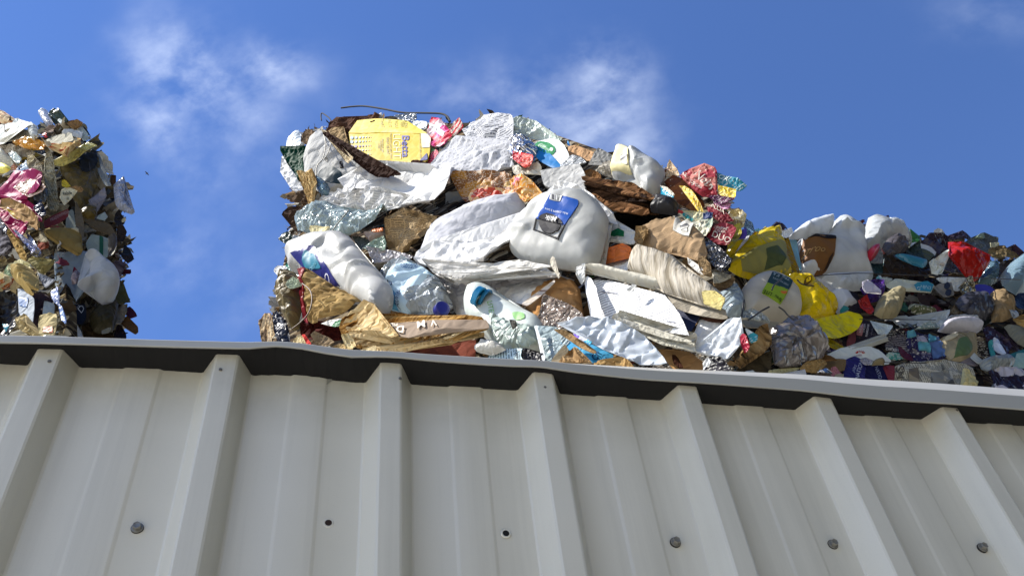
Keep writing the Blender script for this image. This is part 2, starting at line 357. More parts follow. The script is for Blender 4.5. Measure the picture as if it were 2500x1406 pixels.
SEED = [0]
def T(face, name, cat, label, m, d, s, b=0, cr=.24, k=17, tx=0, ty=0, t=.0012, e=1.6, sm=False, curl=0, bb=0, ang=0, R=.9, dents=(), rip=None, n=800, group=None, parent=None, fr=None, sharp=24, fc_n=34):
    SEED[0] += 1; rng = np.random.default_rng(SEED[0]*7919 + 11)
    px = pts(s) if isinstance(s, str) else s
    c = px.mean(0)
    if fr is None: fr = frame(face, c, d, tx, ty)
    px2 = smooth_poly(px) if sm else px
    step = max(3.0, min(9.0, math.sqrt(area(px))/14))
    px2 = densify(px2, step)
    if e:
        tg = np.roll(px2, -1, 0) - np.roll(px2, 1, 0); tg /= np.linalg.norm(tg, axis=1, keepdims=True) + 1e-9; al = np.cumsum(np.linalg.norm(px2 - np.roll(px2, 1, 0), axis=1))
        wob = sum(rng.uniform(.3, 1)*np.sin(al*2*math.pi/rng.uniform(lo_, hi_) + rng.uniform(0, 6.3)) for lo_, hi_ in ((50, 90), (26, 50), (14, 26), (8, 14)))
        px2 = px2 + np.stack([-tg[:, 1], tg[:, 0]], 1)*(wob*min(e*.85, math.sqrt(area(px))*.022))[:, None]
        px2 = px2 + rng.normal(0, e*.75, px2.shape)*(rng.random((len(px2), 1)) < .6)
    loc = to_local(fr, px2); core = to_local(fr, smooth_poly(px, 3) if sm else px)
    ar = area(loc); gsp = math.sqrt(ar/n)
    lo, hi = core.min(0), core.max(0); size = math.sqrt(ar)
    it = dict(fr=fr, core=core, b=b, curl=curl, folds=[], dents=[], rip=None, cell=None, ruf=None, pl=(0, 0, 0), R=1.0, name=name)
    if b or curl: 
        gg = rng.uniform(lo, hi, (300, 2)); gg = gg[inside(gg, core)]
        it['R'] = max(1e-3, (seg_dist(gg, core).max() if len(gg) else size*.3)*R)
    for _ in range(k if cr else 0):
        a = rng.uniform(0, 2*math.pi); q = rng.uniform(lo, hi); it['folds'].append((q[0], q[1], math.cos(a), math.sin(a), cr*rng.choice([-1, 1])*rng.uniform(.4, 1.3)*1.5/math.sqrt(k)))
    if it['folds']:
        gg = rng.uniform(lo, hi, (200, 2)); it0 = dict(it, b=0, curl=0); hh = height(it0, gg)
        it['pl'] = tuple(np.linalg.lstsq(np.c_[np.ones(len(gg)), gg], hh, rcond=None)[0])
    if cr:
        nc = int(fc_n); sp = size/math.sqrt(nc); it['cell'] = (rng.uniform(lo - .1*size, hi + .1*size, (int(nc*1.6), 2)), sp, cr*1.7)
    if cr >= .1 and not sm and e >= 1:
        a1, a2 = rng.uniform(0, 6.3, 2); it['ruf'] = (min(.0048, .032*size)*rng.uniform(.5, 1.3), .12*size, 2*math.pi/(size*rng.uniform(.22, .4))*np.array([math.cos(a1), math.sin(a1)]), 2*math.pi/(size*rng.uniform(.12, .22))*np.array([math.cos(a2), math.sin(a2)]), a1*3, a2*5)
    for (ds, amp, w) in dents:
        q = to_local(fr, pts(ds)); it['dents'].append((q[0], q[1], amp, w))
    if rip:
        a = rad(rip[0]); it['rip'] = (np.array([-math.sin(-a), math.cos(-a)]), rip[1], rip[2])
    vs, fs = triangulate(loc, gsp, rng)
    h = height(it, vs)
    B = np.zeros(len(vs))
    if bb:
        dd = seg_dist(vs, core)*np.where(inside(vs, core), 1, 0); ss = np.clip(dd/max(it['R'], 1e-3), 0, 1); B = bb*np.sqrt(np.clip(1-(1-ss)**2, 0, 1))
    nv = len(vs); V = np.concatenate([to_world(fr, vs, h), to_world(fr, vs, h*(0 if bb else 1) - t - B)])
    ec = {}
    for f in fs:
        for i in range(3): ec.setdefault(frozenset((f[i], f[(i+1) % 3])), []).append((f[i], f[(i+1) % 3]))
    fc = list(fs) + [tuple(i+nv for i in f[::-1]) for f in fs] + [(v[0][1], v[0][0], v[0][0]+nv, v[0][1]+nv) for v in ec.values() if len(v) == 1]
    uv = uvrot(vs, ang); uv = np.concatenate([uv, uv])
    if name == 'pressed_core': uv = np.stack([V @ fr[1] + .8*(V @ fr[3]), V[:, 2]], 1)
    o = mesh_obj(name, V, fc, m, uv, parent, sharp)
    if parent is None: o['label'] = label; o['category'] = cat
    elif label: o['label'] = label
    if group: o['group'] = group
    it['o'] = o; it['gsp'] = gsp
    return it

def D(it, name, m, s, off=.0022, ang=0, e=.5, sm=False, label=None, parent=None):    # something printed on or stuck to the surface of a thing
    SEED[0] += 1; rng = np.random.default_rng(SEED[0]*31 + 5)
    px = pts(s) if isinstance(s, str) else s
    px2 = densify(smooth_poly(px) if sm else px, max(2.5, min(7, math.sqrt(area(px))/9)))
    if e: px2 = px2 + rng.normal(0, e, px2.shape)
    loc = to_local(it['fr'], px2); vs, fs = triangulate(loc, max(it['gsp']*.6, math.sqrt(area(loc)/160)), rng)
    off *= .8; h = height(it, vs) + off; uv = uvrot(vs - vs.mean(0), ang)
    nv = len(vs); V = np.concatenate([to_world(it['fr'], vs, h), to_world(it['fr'], vs, h - off*.9)])
    ec = {}
    for f in fs:
        for i in range(3): ec.setdefault(frozenset((f[i], f[(i+1) % 3])), []).append((f[i], f[(i+1) % 3]))
    fc = list(fs) + [(v[0][1], v[0][0], v[0][0]+nv, v[0][1]+nv) for v in ec.values() if len(v) == 1]
    o = mesh_obj(name, V, fc, m, np.concatenate([uv, uv]), parent or it['o'], 40)
    if label: o['label'] = label
    return o

def along(c, x):
    return np.stack([x, np.interp(x, c[:, 0], c[:, 1])], 1)
def pages(it, face, name, top, bot, n, d, mats, jit=.010, cr=.12, tx=(-30, 12), ang=0, seed=1, step=7):
    """the separate sheets of a pressed stack: bands between its upper and lower outline, each bent and set in or out on its own"""
    rng = np.random.default_rng(seed); U, L = pts(top), pts(bot); x0, x1 = max(U[0, 0], L[0, 0]), min(U[-1, 0], L[-1, 0]); q = np.sort(rng.uniform(0, 1, n-1)*.5 + np.arange(1, n)/n*.5); q = np.r_[0, q, 1]
    for i in range(n):
        a, b = x0 + rng.uniform(0, .10)*(x1-x0), x1 - rng.uniform(0, .10)*(x1-x0); x = np.arange(a, b, step); u, l = along(U, x), along(L, x)
        w = .06*np.sin(np.linspace(0, rng.uniform(4, 9), len(x)) + rng.uniform(0, 6)); f0 = np.clip(q[i]-.02+w, 0, 1)[:, None]; f1 = np.clip(q[i+1]+.05+w, 0, 1)[:, None]
        poly = np.concatenate([u*(1-f0)+l*f0, (u*(1-f1)+l*f1)[::-1]])
        T(face, name, None, None, mats[rng.integers(len(mats))], d + rng.uniform(-jit, jit), poly, cr=cr, tx=rng.uniform(*tx), e=1.0, n=260, parent=it['o'], ang=ang, fc_n=14)

TXQ = []
def TX(it, text, m, s, hgt, ang=0, bold=.0, sx=1.0, shear=0.0, off=.0022, parent=None):
    TXQ.append((it, text, m, pts(s)[0], hgt*REG[s.split()[0]][2], ang, bold, sx, shear, off, parent))

def flush_text():
    tmp = []
    for (it, text, m, c, hg, ang, bold, sx, shear, off, par) in TXQ:
        cu = bpy.data.curves.new('tmp', 'FONT'); cu.body = text; cu.align_x = 'CENTER'; cu.align_y = 'CENTER'; cu.offset = bold; cu.shear = shear; cu.resolution_u = 3; cu.space_line = .85
        o = bpy.data.objects.new('tmp', cu); COL.objects.link(o); tmp.append(o)
    bpy.context.view_layer.update(); dg = bpy.context.evaluated_depsgraph_get()
    for o, (it, text, m, c, hg, ang, bold, sx, shear, off, par) in zip(tmp, TXQ):
        me = bpy.data.meshes.new_from_object(o.evaluated_get(dg)); bm = bmesh.new(); bm.from_mesh(me); bpy.data.meshes.remove(me)
        for _ in range(2):
            lg = [q for q in bm.edges if q.calc_length() > .22]
            if lg: bmesh.ops.subdivide_edges(bm, edges=lg, cuts=1)
        bmesh.ops.triangulate(bm, faces=bm.faces[:])
        V = np.array([v.co[:2] for v in bm.verts]); bm.verts.index_update(); fs = [tuple(v.index for v in f.verts) for f in bm.faces]; bm.free()
        if not len(V): continue
        V = V*hg/.72; V[:, 0] *= sx; a = rad(ang); x = V[:, 0]*math.cos(a) + V[:, 1]*math.sin(a); y = V[:, 0]*math.sin(a) - V[:, 1]*math.cos(a)
        px = np.stack([c[0]+x, c[1]+y], 1); loc = to_local(it['fr'], px); h = height(it, loc) + off*.85
        mesh_obj('lettering', to_world(it['fr'], loc, h), fs, m, loc, par or it['o'])
    for o in tmp:
        cu = o.data; bpy.data.objects.remove(o); bpy.data.curves.remove(cu)

def tube(name, P3, r, m, parent=None, seg=8, closed_ends=True):
    P3 = np.asarray(P3, float); V = []; n = len(P3)
    for i in range(n):
        tg = P3[min(i+1, n-1)] - P3[max(i-1, 0)]; tg /= np.linalg.norm(tg) + 1e-12
        a = np.cross(tg, [.31, .2, .93]); a /= np.linalg.norm(a); b = np.cross(tg, a)
        for k in range(seg): th = 2*math.pi*k/seg; V.append(P3[i] + r*(a*math.cos(th) + b*math.sin(th)))
    fc = [(i*seg+k, i*seg+(k+1) % seg, (i+1)*seg+(k+1) % seg, (i+1)*seg+k) for i in range(n-1) for k in range(seg)] + [tuple(range(seg))[::-1], tuple(range((n-1)*seg, n*seg))]
    V = np.array(V); return mesh_obj(name, V, fc, m, V[:, [0, 2]], parent, 60)
def wire(face, s, d, r, m, parent, name='baling_wire', d2=None):
    px = pts(s); sp = [px[0]]
    for i in range(len(px)-1):
        a, b, c, e = px[max(i-1, 0)], px[i], px[i+1], px[min(i+2, len(px)-1)]
        for k in range(1, 7):
            t = k/6; sp.append(.5*(2*b + (c-a)*t + (2*a-5*b+4*c-e)*t*t + (3*b-a-3*c+e)*t**3))
    sp = np.array(sp); dd = np.linspace(d, d if d2 is None else d2, len(sp))
    P3 = [frame(face, q, x)[0] for q, x in zip(sp, dd)]
    return tube(name, P3, r, m, parent)

def lathe_cap(it_parent, face, cpx, rpx, d, axis_img, fwd, m, name='cap', label=None, hk=.75, ribs=26):
    """a ribbed screw cap: axis points along axis_img (image right, image up) and partly (fwd) out of the bale"""
    o, ex, ey, n = frame(face, cpx, d); r = rpx/FPX*np.linalg.norm(o-EYEP)
    ax = ex*axis_img[0] + ey*axis_img[1] + n*fwd; ax /= np.linalg.norm(ax); a = np.cross(ax, [.2, .3, .93]); a /= np.linalg.norm(a); b = np.cross(ax, a)
    prof = [(0, .0), (.55, .0), (.86, .03), (.97, .10), (1, .22), (1, .8), (1.04, .84), (1.04, 1.0), (.8, 1.0)]; S = ribs*2; V = []
    for (pr, ph) in prof:
        for k in range(S):
            th = 2*math.pi*k/S; q = pr*(1 - (.035 if (k % 2 and .15 < ph < .82) else 0)); V.append(o + r*q*(a*math.cos(th) + b*math.sin(th)) - ax*r*hk*ph*1.3)
    fc = [(i*S+k, i*S+(k+1) % S, (i+1)*S+(k+1) % S, (i+1)*S+k) for i in range(len(prof)-1) for k in range(S)]
    V = np.array(V); ob = mesh_obj(name, V, fc, m, V[:, [0, 2]], it_parent, 35)
    if label: ob['label'] = label
    return ob

def scraps(face, poly, seed, N, pal, d0, d1, parent, m, edge=0, smin=16, smax=60, ymax=1020, up=0.0):
    rng = np.random.default_rng(seed); V, Fc, C_, U = [], [], [], []
    lo, hi = poly.min(0), poly.max(0); cand = rng.uniform(lo, hi, (N*5, 2)); cand = cand[inside(cand, poly) & (cand[:, 1] < ymax)][:N]
    if edge:
        dn = densify(poly, 4); dn = dn[(dn[:, 1] < ymax-20) & (dn[:, 0] > -420)]; cand = np.concatenate([cand, dn[rng.integers(0, len(dn), edge)] *.985 + .015*poly.mean(0) + rng.normal(0, 5, (edge, 2))])
    cols = np.array([lin(c) for c, w in pal]); wts = np.array([w for c, w in pal], float); wts /= wts.sum()
    for i, c in enumerate(cand):
        o, ex, ey, n = frame(face, c, rng.uniform(d0, d1), rng.normal(-4, 24), rng.normal(0, 20)); sc_ = np.linalg.norm(o-EYEP)/FPX
        w = min(smin*math.exp(abs(rng.normal(0, .75))), smax*1.5)*sc_*(1 if i < N else .6); hh = w*rng.uniform(.14, .55); a = rng.normal(0, .3) + up; ca, sa = math.cos(a), math.sin(a)
        nx, ny = 7, 5; gx, gy = np.meshgrid(np.linspace(-.5, .5, nx), np.linspace(-.5, .5, ny)); gx = gx.ravel(); gy = gy.ravel()
        gx = gx + rng.normal(0, .045, gx.shape); gy = gy + rng.normal(0, .08, gy.shape)*(1+.6*(np.abs(gy) > .4))
        q = np.zeros(len(gx))
        for _ in range(6):
            th = rng.uniform(0, 6.3); q += rng.uniform(-.7, .7)*np.abs(gx*math.cos(th) + gy*math.sin(th)*.5 + rng.uniform(-.25, .25))
        q += rng.uniform(-.4, .4)*gy*gy
        x = gx*w; y = gy*hh; P3 = o + (x*ca - y*sa)[:, None]*ex + (x*sa + y*ca)[:, None]*ey + (q*w*.8)[:, None]*n
        b0 = len(V)*nx*ny; V.append(P3); U.append(np.stack([x + i*.13, y + i*.07], 1))
        for r in range(ny-1):
            for k in range(nx-1): Fc.append((b0+r*nx+k, b0+r*nx+k+1, b0+(r+1)*nx+k+1, b0+(r+1)*nx+k))
        cc = cols[rng.choice(len(cols), p=wts)]*rng.uniform(.75, 1.1); C_.append(np.tile(np.r_[np.clip(cc, 0, .85), 1], (nx*ny, 1)))
    o = mesh_obj('paper_scraps', np.concatenate(V), Fc, m, np.concatenate(U), parent, 40, col=np.concatenate(C_)); o['kind'] = 'stuff'
    o['label'] = 'countless crumpled scraps pressed between the larger pieces'
    return o

# ================================================================ setting: ground and the metal fence
def put(o, label=None, cat=None, kind=None, group=None):
    if label: o['label'] = label
    if cat: o['category'] = cat
    if kind: o['kind'] = kind
    if group: o['group'] = group
    return o
def empty(name, loc, label, cat, group=None):
    o = bpy.data.objects.new(name, None); COL.objects.link(o); o.location = loc; o['_w'] = list(map(float, loc)); o.empty_display_size = .1
    return put(o, label, cat, None, group)
g_ = 160.0
put(mesh_obj('ground', [(-g_, -g_, 0), (g_, -g_, 0), (g_, g_, 0), (-g_, g_, 0)], [(0, 1, 2, 3)], mat('plain', 'c2bdb2', r=.9), [(-g_, -g_), (g_, -g_), (g_, g_), (-g_, g_)]), None, None, 'structure')

# a dark shed added out of view, to keep light off the fence's far end
V, Fc, U = [], [], []
for i, y in enumerate(np.arange(-7.0, .85, .1)):
    for z in (0, 5.2): V.append((1.25 + (.025 if i % 2 else 0), y, z)); U.append((y, z))
n_ = len(V)//2; Fc = [(2*i, 2*i+2, 2*i+3, 2*i+1) for i in range(n_-1)]
V += [(6.0, -7.0, 0), (6.0, -7.0, 5.2), (6.0, .8, 0), (6.0, .8, 5.2)]; U += [(0, 0)]*4; k_ = 2*n_; Fc += [(k_, 0, 1, k_+1), (k_+2, k_+3, 2*n_-1, 2*n_-2), (k_, k_+1, k_+3, k_+2)]
shed = bpy.data.objects.new('light_block_shed', None); COL.objects.link(shed); shed.location = (3.9, -3.2, 0); shed['_w'] = [3.9, -3.2, 0.0]; put(shed, 'dark metal shed added out of view to dim light from the right', 'shed')
mesh_obj('blocker_wall', V, Fc, mat('plain', '2a2d2b', r=.8), U, shed)
mesh_obj('blocker_roof', [(1.2, -7.2, 5.2), (6.2, -7.2, 5.2), (6.2, .84, 5.2), (1.2, .84, 5.2), (3.9, -7.2, 5.9), (3.9, .84, 5.9)], [(0, 3, 5, 4), (1, 4, 5, 2), (0, 4, 1), (3, 2, 5), (0, 1, 2, 3)], mat('plain', '44464a', r=.7), [(0, 0)]*6, shed)

PSI, DW = .29580, .81741                             # the fence: heading and distance of its pans
ct, st_ = math.cos(PSI), math.sin(PSI)
def wp(t, out, z): return np.array([t*ct - (DW-out)*st_, t*st_ + (DW-out)*ct, EYE + z])
def whit(x, y, out):
    v = px_dir(x, y); k = (DW-out)/(v[1]*ct - v[0]*st_); return v[0]*k*ct + v[1]*k*st_, v[2]*k
fence = empty('metal_fence', wp(.3, 0, -EYE), 'grey ribbed metal fence with folded cap along its top, in front of the waste bales', 'fence')

def paint_material():
    m = mat('paint', 'd5d2c5', 'cfccbe', mot=.05, ms=3); nt = m.node_tree; g = G(nt); bs = nt.nodes['Principled BSDF']; src = bs.inputs['Base Color'].links[0].from_socket
    uv = g.n('ShaderNodeUVMap', uv_map='UVMap').outputs[0]; s = g.n('ShaderNodeSeparateXYZ', {0: uv}); n1 = g.n('ShaderNodeTexNoise', {'Vector': uv, 'Scale': 30.0, 'Detail': 6.0, 'Roughness': .7}).outputs[0]
    run = g.n('ShaderNodeTexNoise', {'Vector': g.n('ShaderNodeMapping', {0: uv, 'Scale': (24, .8, 1)}).outputs[0], 'Scale': 1.0, 'Detail': 5.0, 'Roughness': .65}).outputs[0]
    c = g.mix(g.ramp(run, [(.5, 0.0), (.78, .22)]), src, '7d7b70')
    cap_tone = g.math('MULTIPLY', g.n('ShaderNodeMapRange', {0: s.outputs[1], 1: 2.27, 2: 2.36}).outputs[0], n1)      # mottled darker tone, stronger towards the cap
    c = g.mix(g.math('MULTIPLY', cap_tone, .5), c, '6e6a58')
    fine = g.n('ShaderNodeTexNoise', {'Vector': uv, 'Scale': 900.0, 'Detail': 2.0}).outputs[0]; c = g.mix(g.ramp(fine, [(.62, 0.0), (.72, .12)]), c, '5f5d55')
    nt.links.new(c, bs.inputs['Base Color']); return m
PAINT = paint_material()
X0 = -.31747                                         # crest edge of the first rib in view
def profile(k0, k1, t_end=None):
    q = []
    for k in range(k0, k1):
        a = X0 + .19*k
        q += [(a-.0175, 0), (a-.0150, .0012), (a-.0012, .0278), (a+.0012, .029), (a+.0228, .029), (a+.0252, .0278), (a+.0390, .0012), (a+.0415, 0)]
        c0, c1 = a + .0415 + .35*.131, a + .0415 + .66*.131
        q += [(c0-.0028, 0), (c0-.0010, .0006), (c0+.0010, .0016), (c0+.0026, .0019), (c1-.0026, .0019), (c1-.0010, .0016), (c1+.0010, .0006), (c1+.0028, 0)]
    return q
CUTS = [(335, 1288), (802, 1274), (1235, 1302), (1648, 1325), (2032, 1330), (2397, 1338)]
def sheet(prof, zt):
    ns = 14; zs = [EYE*-1 + .02 + (zt(0)+EYE-.02)*j/ns for j in range(ns+1)]; V, U, Fc = [], [], []
    for t, o in prof:
        for j in range(ns+1):
            z = -EYE + .02 + (zt(t) + EYE - .02)*j/ns; wv = .0010*math.sin(z*5+t*9) + .0006*math.sin(t*31+z*2); V.append(wp(t, o+wv*(1 if .45 > z else 1), z)); U.append((t, z+EYE))
    for i in range(len(prof)-1):
        for j in range(ns): a = i*(ns+1)+j; Fc.append((a, a+ns+1, a+ns+2, a+1))
    return V, Fc, U
LIPB = [(0, 835), (302, 841), (460, 846), (603, 849.5), (640, 846), (677, 843.5), (729, 848), (800, 862), (859, 870), (940, 869), (988, 872), (1057, 880), (1182, 890), (1250, 894), (1320, 895), (1405, 908), (1560, 924), (1700, 933), (1950, 953), (2072, 966), (2500, 998)]
LIPT = [(0, 821.5), (302, 830), (640, 840), (700, 841.5), (800, 850), (902, 860), (1100, 871), (1300, 882), (1638, 900), (1950, 914), (2188, 928), (2500, 950)]
lb = np.array([whit(x, y, .043) for x, y in LIPB]); lt = np.array([whit(x, y, .029) for x, y in LIPT])
def zlip(t): return float(np.interp(t, lb[:, 0], lb[:, 1]))
def ztop(t): return float(np.interp(t, lt[:, 0], lt[:, 1]))
zs_top = lambda t: .757 + .02
for k0, k1, off in ((-8, 3, 0.0), (2, 22, .0018)):
    pr = profile(k0, k1)
    if off: pr = [(t, o+off) for t, o in pr if t > X0 + .19*2 - .004]
    else: pr = pr[:-8-2] + [(X0+.19*2+.0405, .0005)]
    V, Fc, U = sheet(pr, zs_top)
    o = mesh_obj('cladding_sheet', V, Fc, PAINT, U, fence, 25)
    o['_p'] = 1
# cap flashing: waved lip, fold line, flat top, tucked edge
ts = np.linspace(-2.0, 4.2, 420); V, U, Fc = [], [], []
rngc = np.random.default_rng(5)
wob = np.interp(ts, np.linspace(-2, 4.2, 60), rngc.normal(0, .0007, 60))
for i, t in enumerate(ts):
    zb, zt = zlip(t) + wob[i]*.6, ztop(t); zt = max(zt, zb+.008); fz = zb + (zt-zb)*.50
    for o_, z in ((.0395, zb+.0015), (.0425, zb), (.0430, zb+.0012), (.0428, fz-.0006), (.0424, fz+.0004), (.0298, zt-.0008), (.0285, zt), (-.045, zt+.004), (-.047, zt-.002), (-.047, zt-.05)):
        V.append(wp(t, o_ + wob[i], z)); U.append((t, z+EYE+o_))
nr = 10
for i in range(len(ts)-1):
    for j in range(nr-1): a = i*nr+j; Fc.append((a, a+1, a+nr+1, a+nr))
m_cap = mat('paint', 'b2b1aa', 'abaaa2', mot=.05, ms=5)
put(mesh_obj('cap_flashing', V, Fc, m_cap, U, fence, 14))
# cap underside, coloured near-black to stand for the shade beneath it
V, U, Fc = [], [], []
for i, t in enumerate(ts):
    for o_, dz in ((.0385, .004), (-.03, .0)): V.append(wp(t, o_, zlip(t)+dz if dz else .7565)); U.append((t, o_))
Fc = [(2*i, 2*i+2, 2*i+3, 2*i+1) for i in range(len(ts)-1)]
mesh_obj('shade_strip', V, Fc, mat('plain', '0d0d0e', r=.95), U, fence)
# screws, empty screw holes, rivets on the crests
STEEL = mat('plain', '8d8b84', r=.45, me=.55); RUB = mat('plain', '1d1c1b', r=.8)
def ring(t, z, o0, prof, S, m, name, parent, hexa=False):
    V = []
    for r, h in prof:
        for k in range(S):
            a = 2*math.pi*(k+.5)/S; V.append(wp(t + r*math.cos(a), o0+h, z + r*math.sin(a)))
    Fc = [(i*S+k, i*S+(k+1) % S, (i+1)*S+(k+1) % S, (i+1)*S+k) for i in range(len(prof)-1) for k in range(S)] + [tuple(range((len(prof)-1)*S, len(prof)*S))]
    V = np.array(V); return mesh_obj(name, V, Fc, m, V[:, [0, 2]], parent, 25)
for i, (x, y) in enumerate(CUTS):
    t, z = whit(x, y, .002); o0 = .0012 if t > X0+.38 else -.0006
    if i in (1, 2):
        h = ring(t, z, o0, [(.0058, .0012), (.0050, .0019), (.0036, .0017)], 20, PAINT, 'screw_hole', fence)
        ring(t, z, o0, [(.0037, .0018), (.0033, .0021)], 18, mat('plain', '2a1a12' if i == 1 else '0c0c0c', r=.9), 'hole_shadow', h)
    else:
        s_ = ring(t, z, o0, [(.0062, .0), (.0062, .0026), (.0053, .0031), (.003, .0031)], 26, RUB, 'screw', fence)
        ring(t, z, o0+.0027, [(.0058, .0), (.0056, .0012), (.004, .0014)], 26, STEEL, 'washer', s_)
        ring(t, z, o0+.0038, [(.0042, .0), (.0042, .0042), (.0039, .0047), (.0033, .0047), (.0031, .0043), (.0027, .0042)], 6, STEEL, 'hex_head', s_)
for x, y in ((120, 880), (538, 900), (977, 922), (1331, 944), (1678, 967), (2012, 985), (2337, 1000)):
    t, z = whit(x, y, .031); ring(t, z, .0295, [(.0020, 0), (.0018, .0012), (.0008, .0015)], 12, mat('plain', '6a6862', r=.5, me=.4), 'rivet', fence)
# weathering marks on the pans: a drip stain and a scratch
def wall_mark(name, pxs, m, out):
    q = densify(np.array(pxs, float), 4); q = q + np.random.default_rng(3).normal(0, .9 if name != 'scratch' else .2, q.shape); tz = np.array([whit(x, y, out) for x, y in q])
    vs, fs = triangulate(tz, .004, np.random.default_rng(1)); V = np.array([wp(t, out, z) for t, z in vs]); return mesh_obj(name, V, fs, m, vs, fence)
STN = mat('plain', '8c8c83', r=.55)
wall_mark('water_stain', [(764, 912), (790, 908), (815, 912), (812, 926), (800, 936), (796, 942), (790, 936), (787, 944), (782, 934), (770, 926)], STN, .0012)
wall_mark('water_stain', [(776, 954), (790, 950), (798, 955), (792, 961), (782, 960)], STN, .0012)
wall_mark('scratch', [(1166, 1287), (1180, 1295), (1194, 1303), (1190, 1322), (1187, 1321.5), (1190, 1304.5), (1179, 1298), (1165, 1289.5)], mat('plain', '9a9688', r=.5), .0026)

# ================================================================ the bales
FC = Face((1230, 600), 1.50, (-.375, -.927, .085))   # tall middle bale, facing the sun
FR = Face((2150, 750), 1.75, (.36, -.93, .0))        # low bale, turned away from it
FL = Face((100, 560), 2.05, (-.38, -.92, .06))       # shaggy bale at the picture's left: sunny face
FM = Face((150, 560), 2.06, (.60, -.80, .0))         # and its shaded side
SIL_C = pts('P 700,395 745,325 830,300 920,296 1050,300 1130,306 1250,296 1330,322 1390,366 1460,385 1520,390 1600,412 1640,425 1700,440 1775,460 1790,510 1800,570 1790,640 1780,720 1790,800 1800,1010 655,1010 655,800 690,705 708,610 705,560 728,480')
SIL_R = pts('P 1720,620 1780,590 1850,575 1900,572 1960,572 2020,560 2120,556 2200,575 2250,596 2350,590 2430,612 2480,650 2540,720 2580,1040 1750,1030')
SIL_L = pts('P -430,300 -260,285 -120,292 20,300 45,315 90,318 100,310 150,318 150,330 152,1000 -430,1000')
SIL_M = pts('P 130,318 150,310 200,322 222,350 230,390 252,430 280,465 290,520 296,600 298,700 290,840 290,960 130,960')
SC = mat('scrap', '888888')
PAL_C = [('d8d6d0', 5), ('b9b3a4', 3), ('9a7c55', 3), ('6d5236', 2), ('4a3a2c', 1.5), ('34302c', 1), ('c9c4b6', 4), ('b04a3c', .35), ('2e6a8c', .35), ('caa23c', .3), ('3d6b4a', .25)]
PAL_R = [('cfd2d2', 3), ('9fa2a2', 2), ('3a3440', 4), ('2a2c33', 4), ('6d5b45', 3), ('8c7d62', 2), ('4a6a78', 1), ('7a3a40', .7), ('3c3f7a', .5), ('41604a', .5), ('b9b2a0', 2)]
PAL_L = [('d9d2bc', 5), ('b7a780', 4), ('8d7a54', 3), ('5a4a34', 4), ('3c342a', 3), ('cfcfca', 3), ('8a3550', .7), ('c9a545', .6), ('4c5a6a', 1), ('6f6a5a', 3)]
PAL_M = [('d9d6c8', 4), ('b5ad98', 4), ('8f8468', 3), ('6a5f4c', 3), ('4c463e', 2), ('b9c0c8', 3), ('7a3a4a', .6), ('5c6a7a', 1)]
CM = dict(fc_n=300, k=26, cr=.05, e=3, n=2600, sharp=40)
def bale(name, label, specs, below):
    face0, sil0 = specs[0][0], specs[0][1]
    c = frame(face0, sil0.mean(0), 0)[0] - face0.n*.35
    b = empty(name, (c[0], c[1], 1.8), label, 'waste bale')
    for i, (face, sil, d, t, pal, N, ed, sd, cols) in enumerate(specs):
        cc = sil.mean(0); vv = sil - cc; core = cc + vv*(1 - 15/np.linalg.norm(vv, axis=1, keepdims=True))
        it = T(face, 'pressed_core', None, None, X(*cols, s=26, ay=4.5, pc='6a6258', wear='4a4138', gap=.66, sp=0.0, r=.95), d, core, parent=b, t=t, **CM)
        scraps(face, sil, sd, N, pal, d-.005, d+.055, b, SC, edge=ed, up=1.1 if face is FM else 0)
        scraps(face, sil, sd+7, N//2, pal, d-.02, d+.03, b, SC, edge=ed, smin=8, smax=26)
    return b
BALE_C = bale('waste_bale', 'tall bale of white paper, milk jugs and cartons in full sun, the middle one', [(FC, SIL_C, -.055, .62, PAL_C, 760, 420, 11, ('4b4038', '6b5a46', '3a322c', '2c2824', '857863', 'a39a88', '57493a', '302a26'))], 0)
BALE_R = bale('waste_bale', 'low bale of dark film, yellow bags and cartons lying in shade', [(FR, SIL_R, -.055, .62, PAL_R, 760, 330, 21, ('332f35', '4b4238', '26252a', '5d5040', '3d4248', '2f2a2c', '6e6455', '40363a'))], 0)
BALE_L = bale('waste_bale', 'shaggy bale of tan paper and magenta film, cut by the picture edge', [(FL, SIL_L, -.055, .02, PAL_L, 900, 140, 31, ('5a4e3a', '3c3328', '7b6c4e', '2d2722', '8f8262', '4a4034')), (FM, SIL_M, -.055, .45, PAL_M, 520, 240, 41, ('3f382e', '2a2622', '5b5140', '342f2a', '494235', '2d2a2b'))], 0)
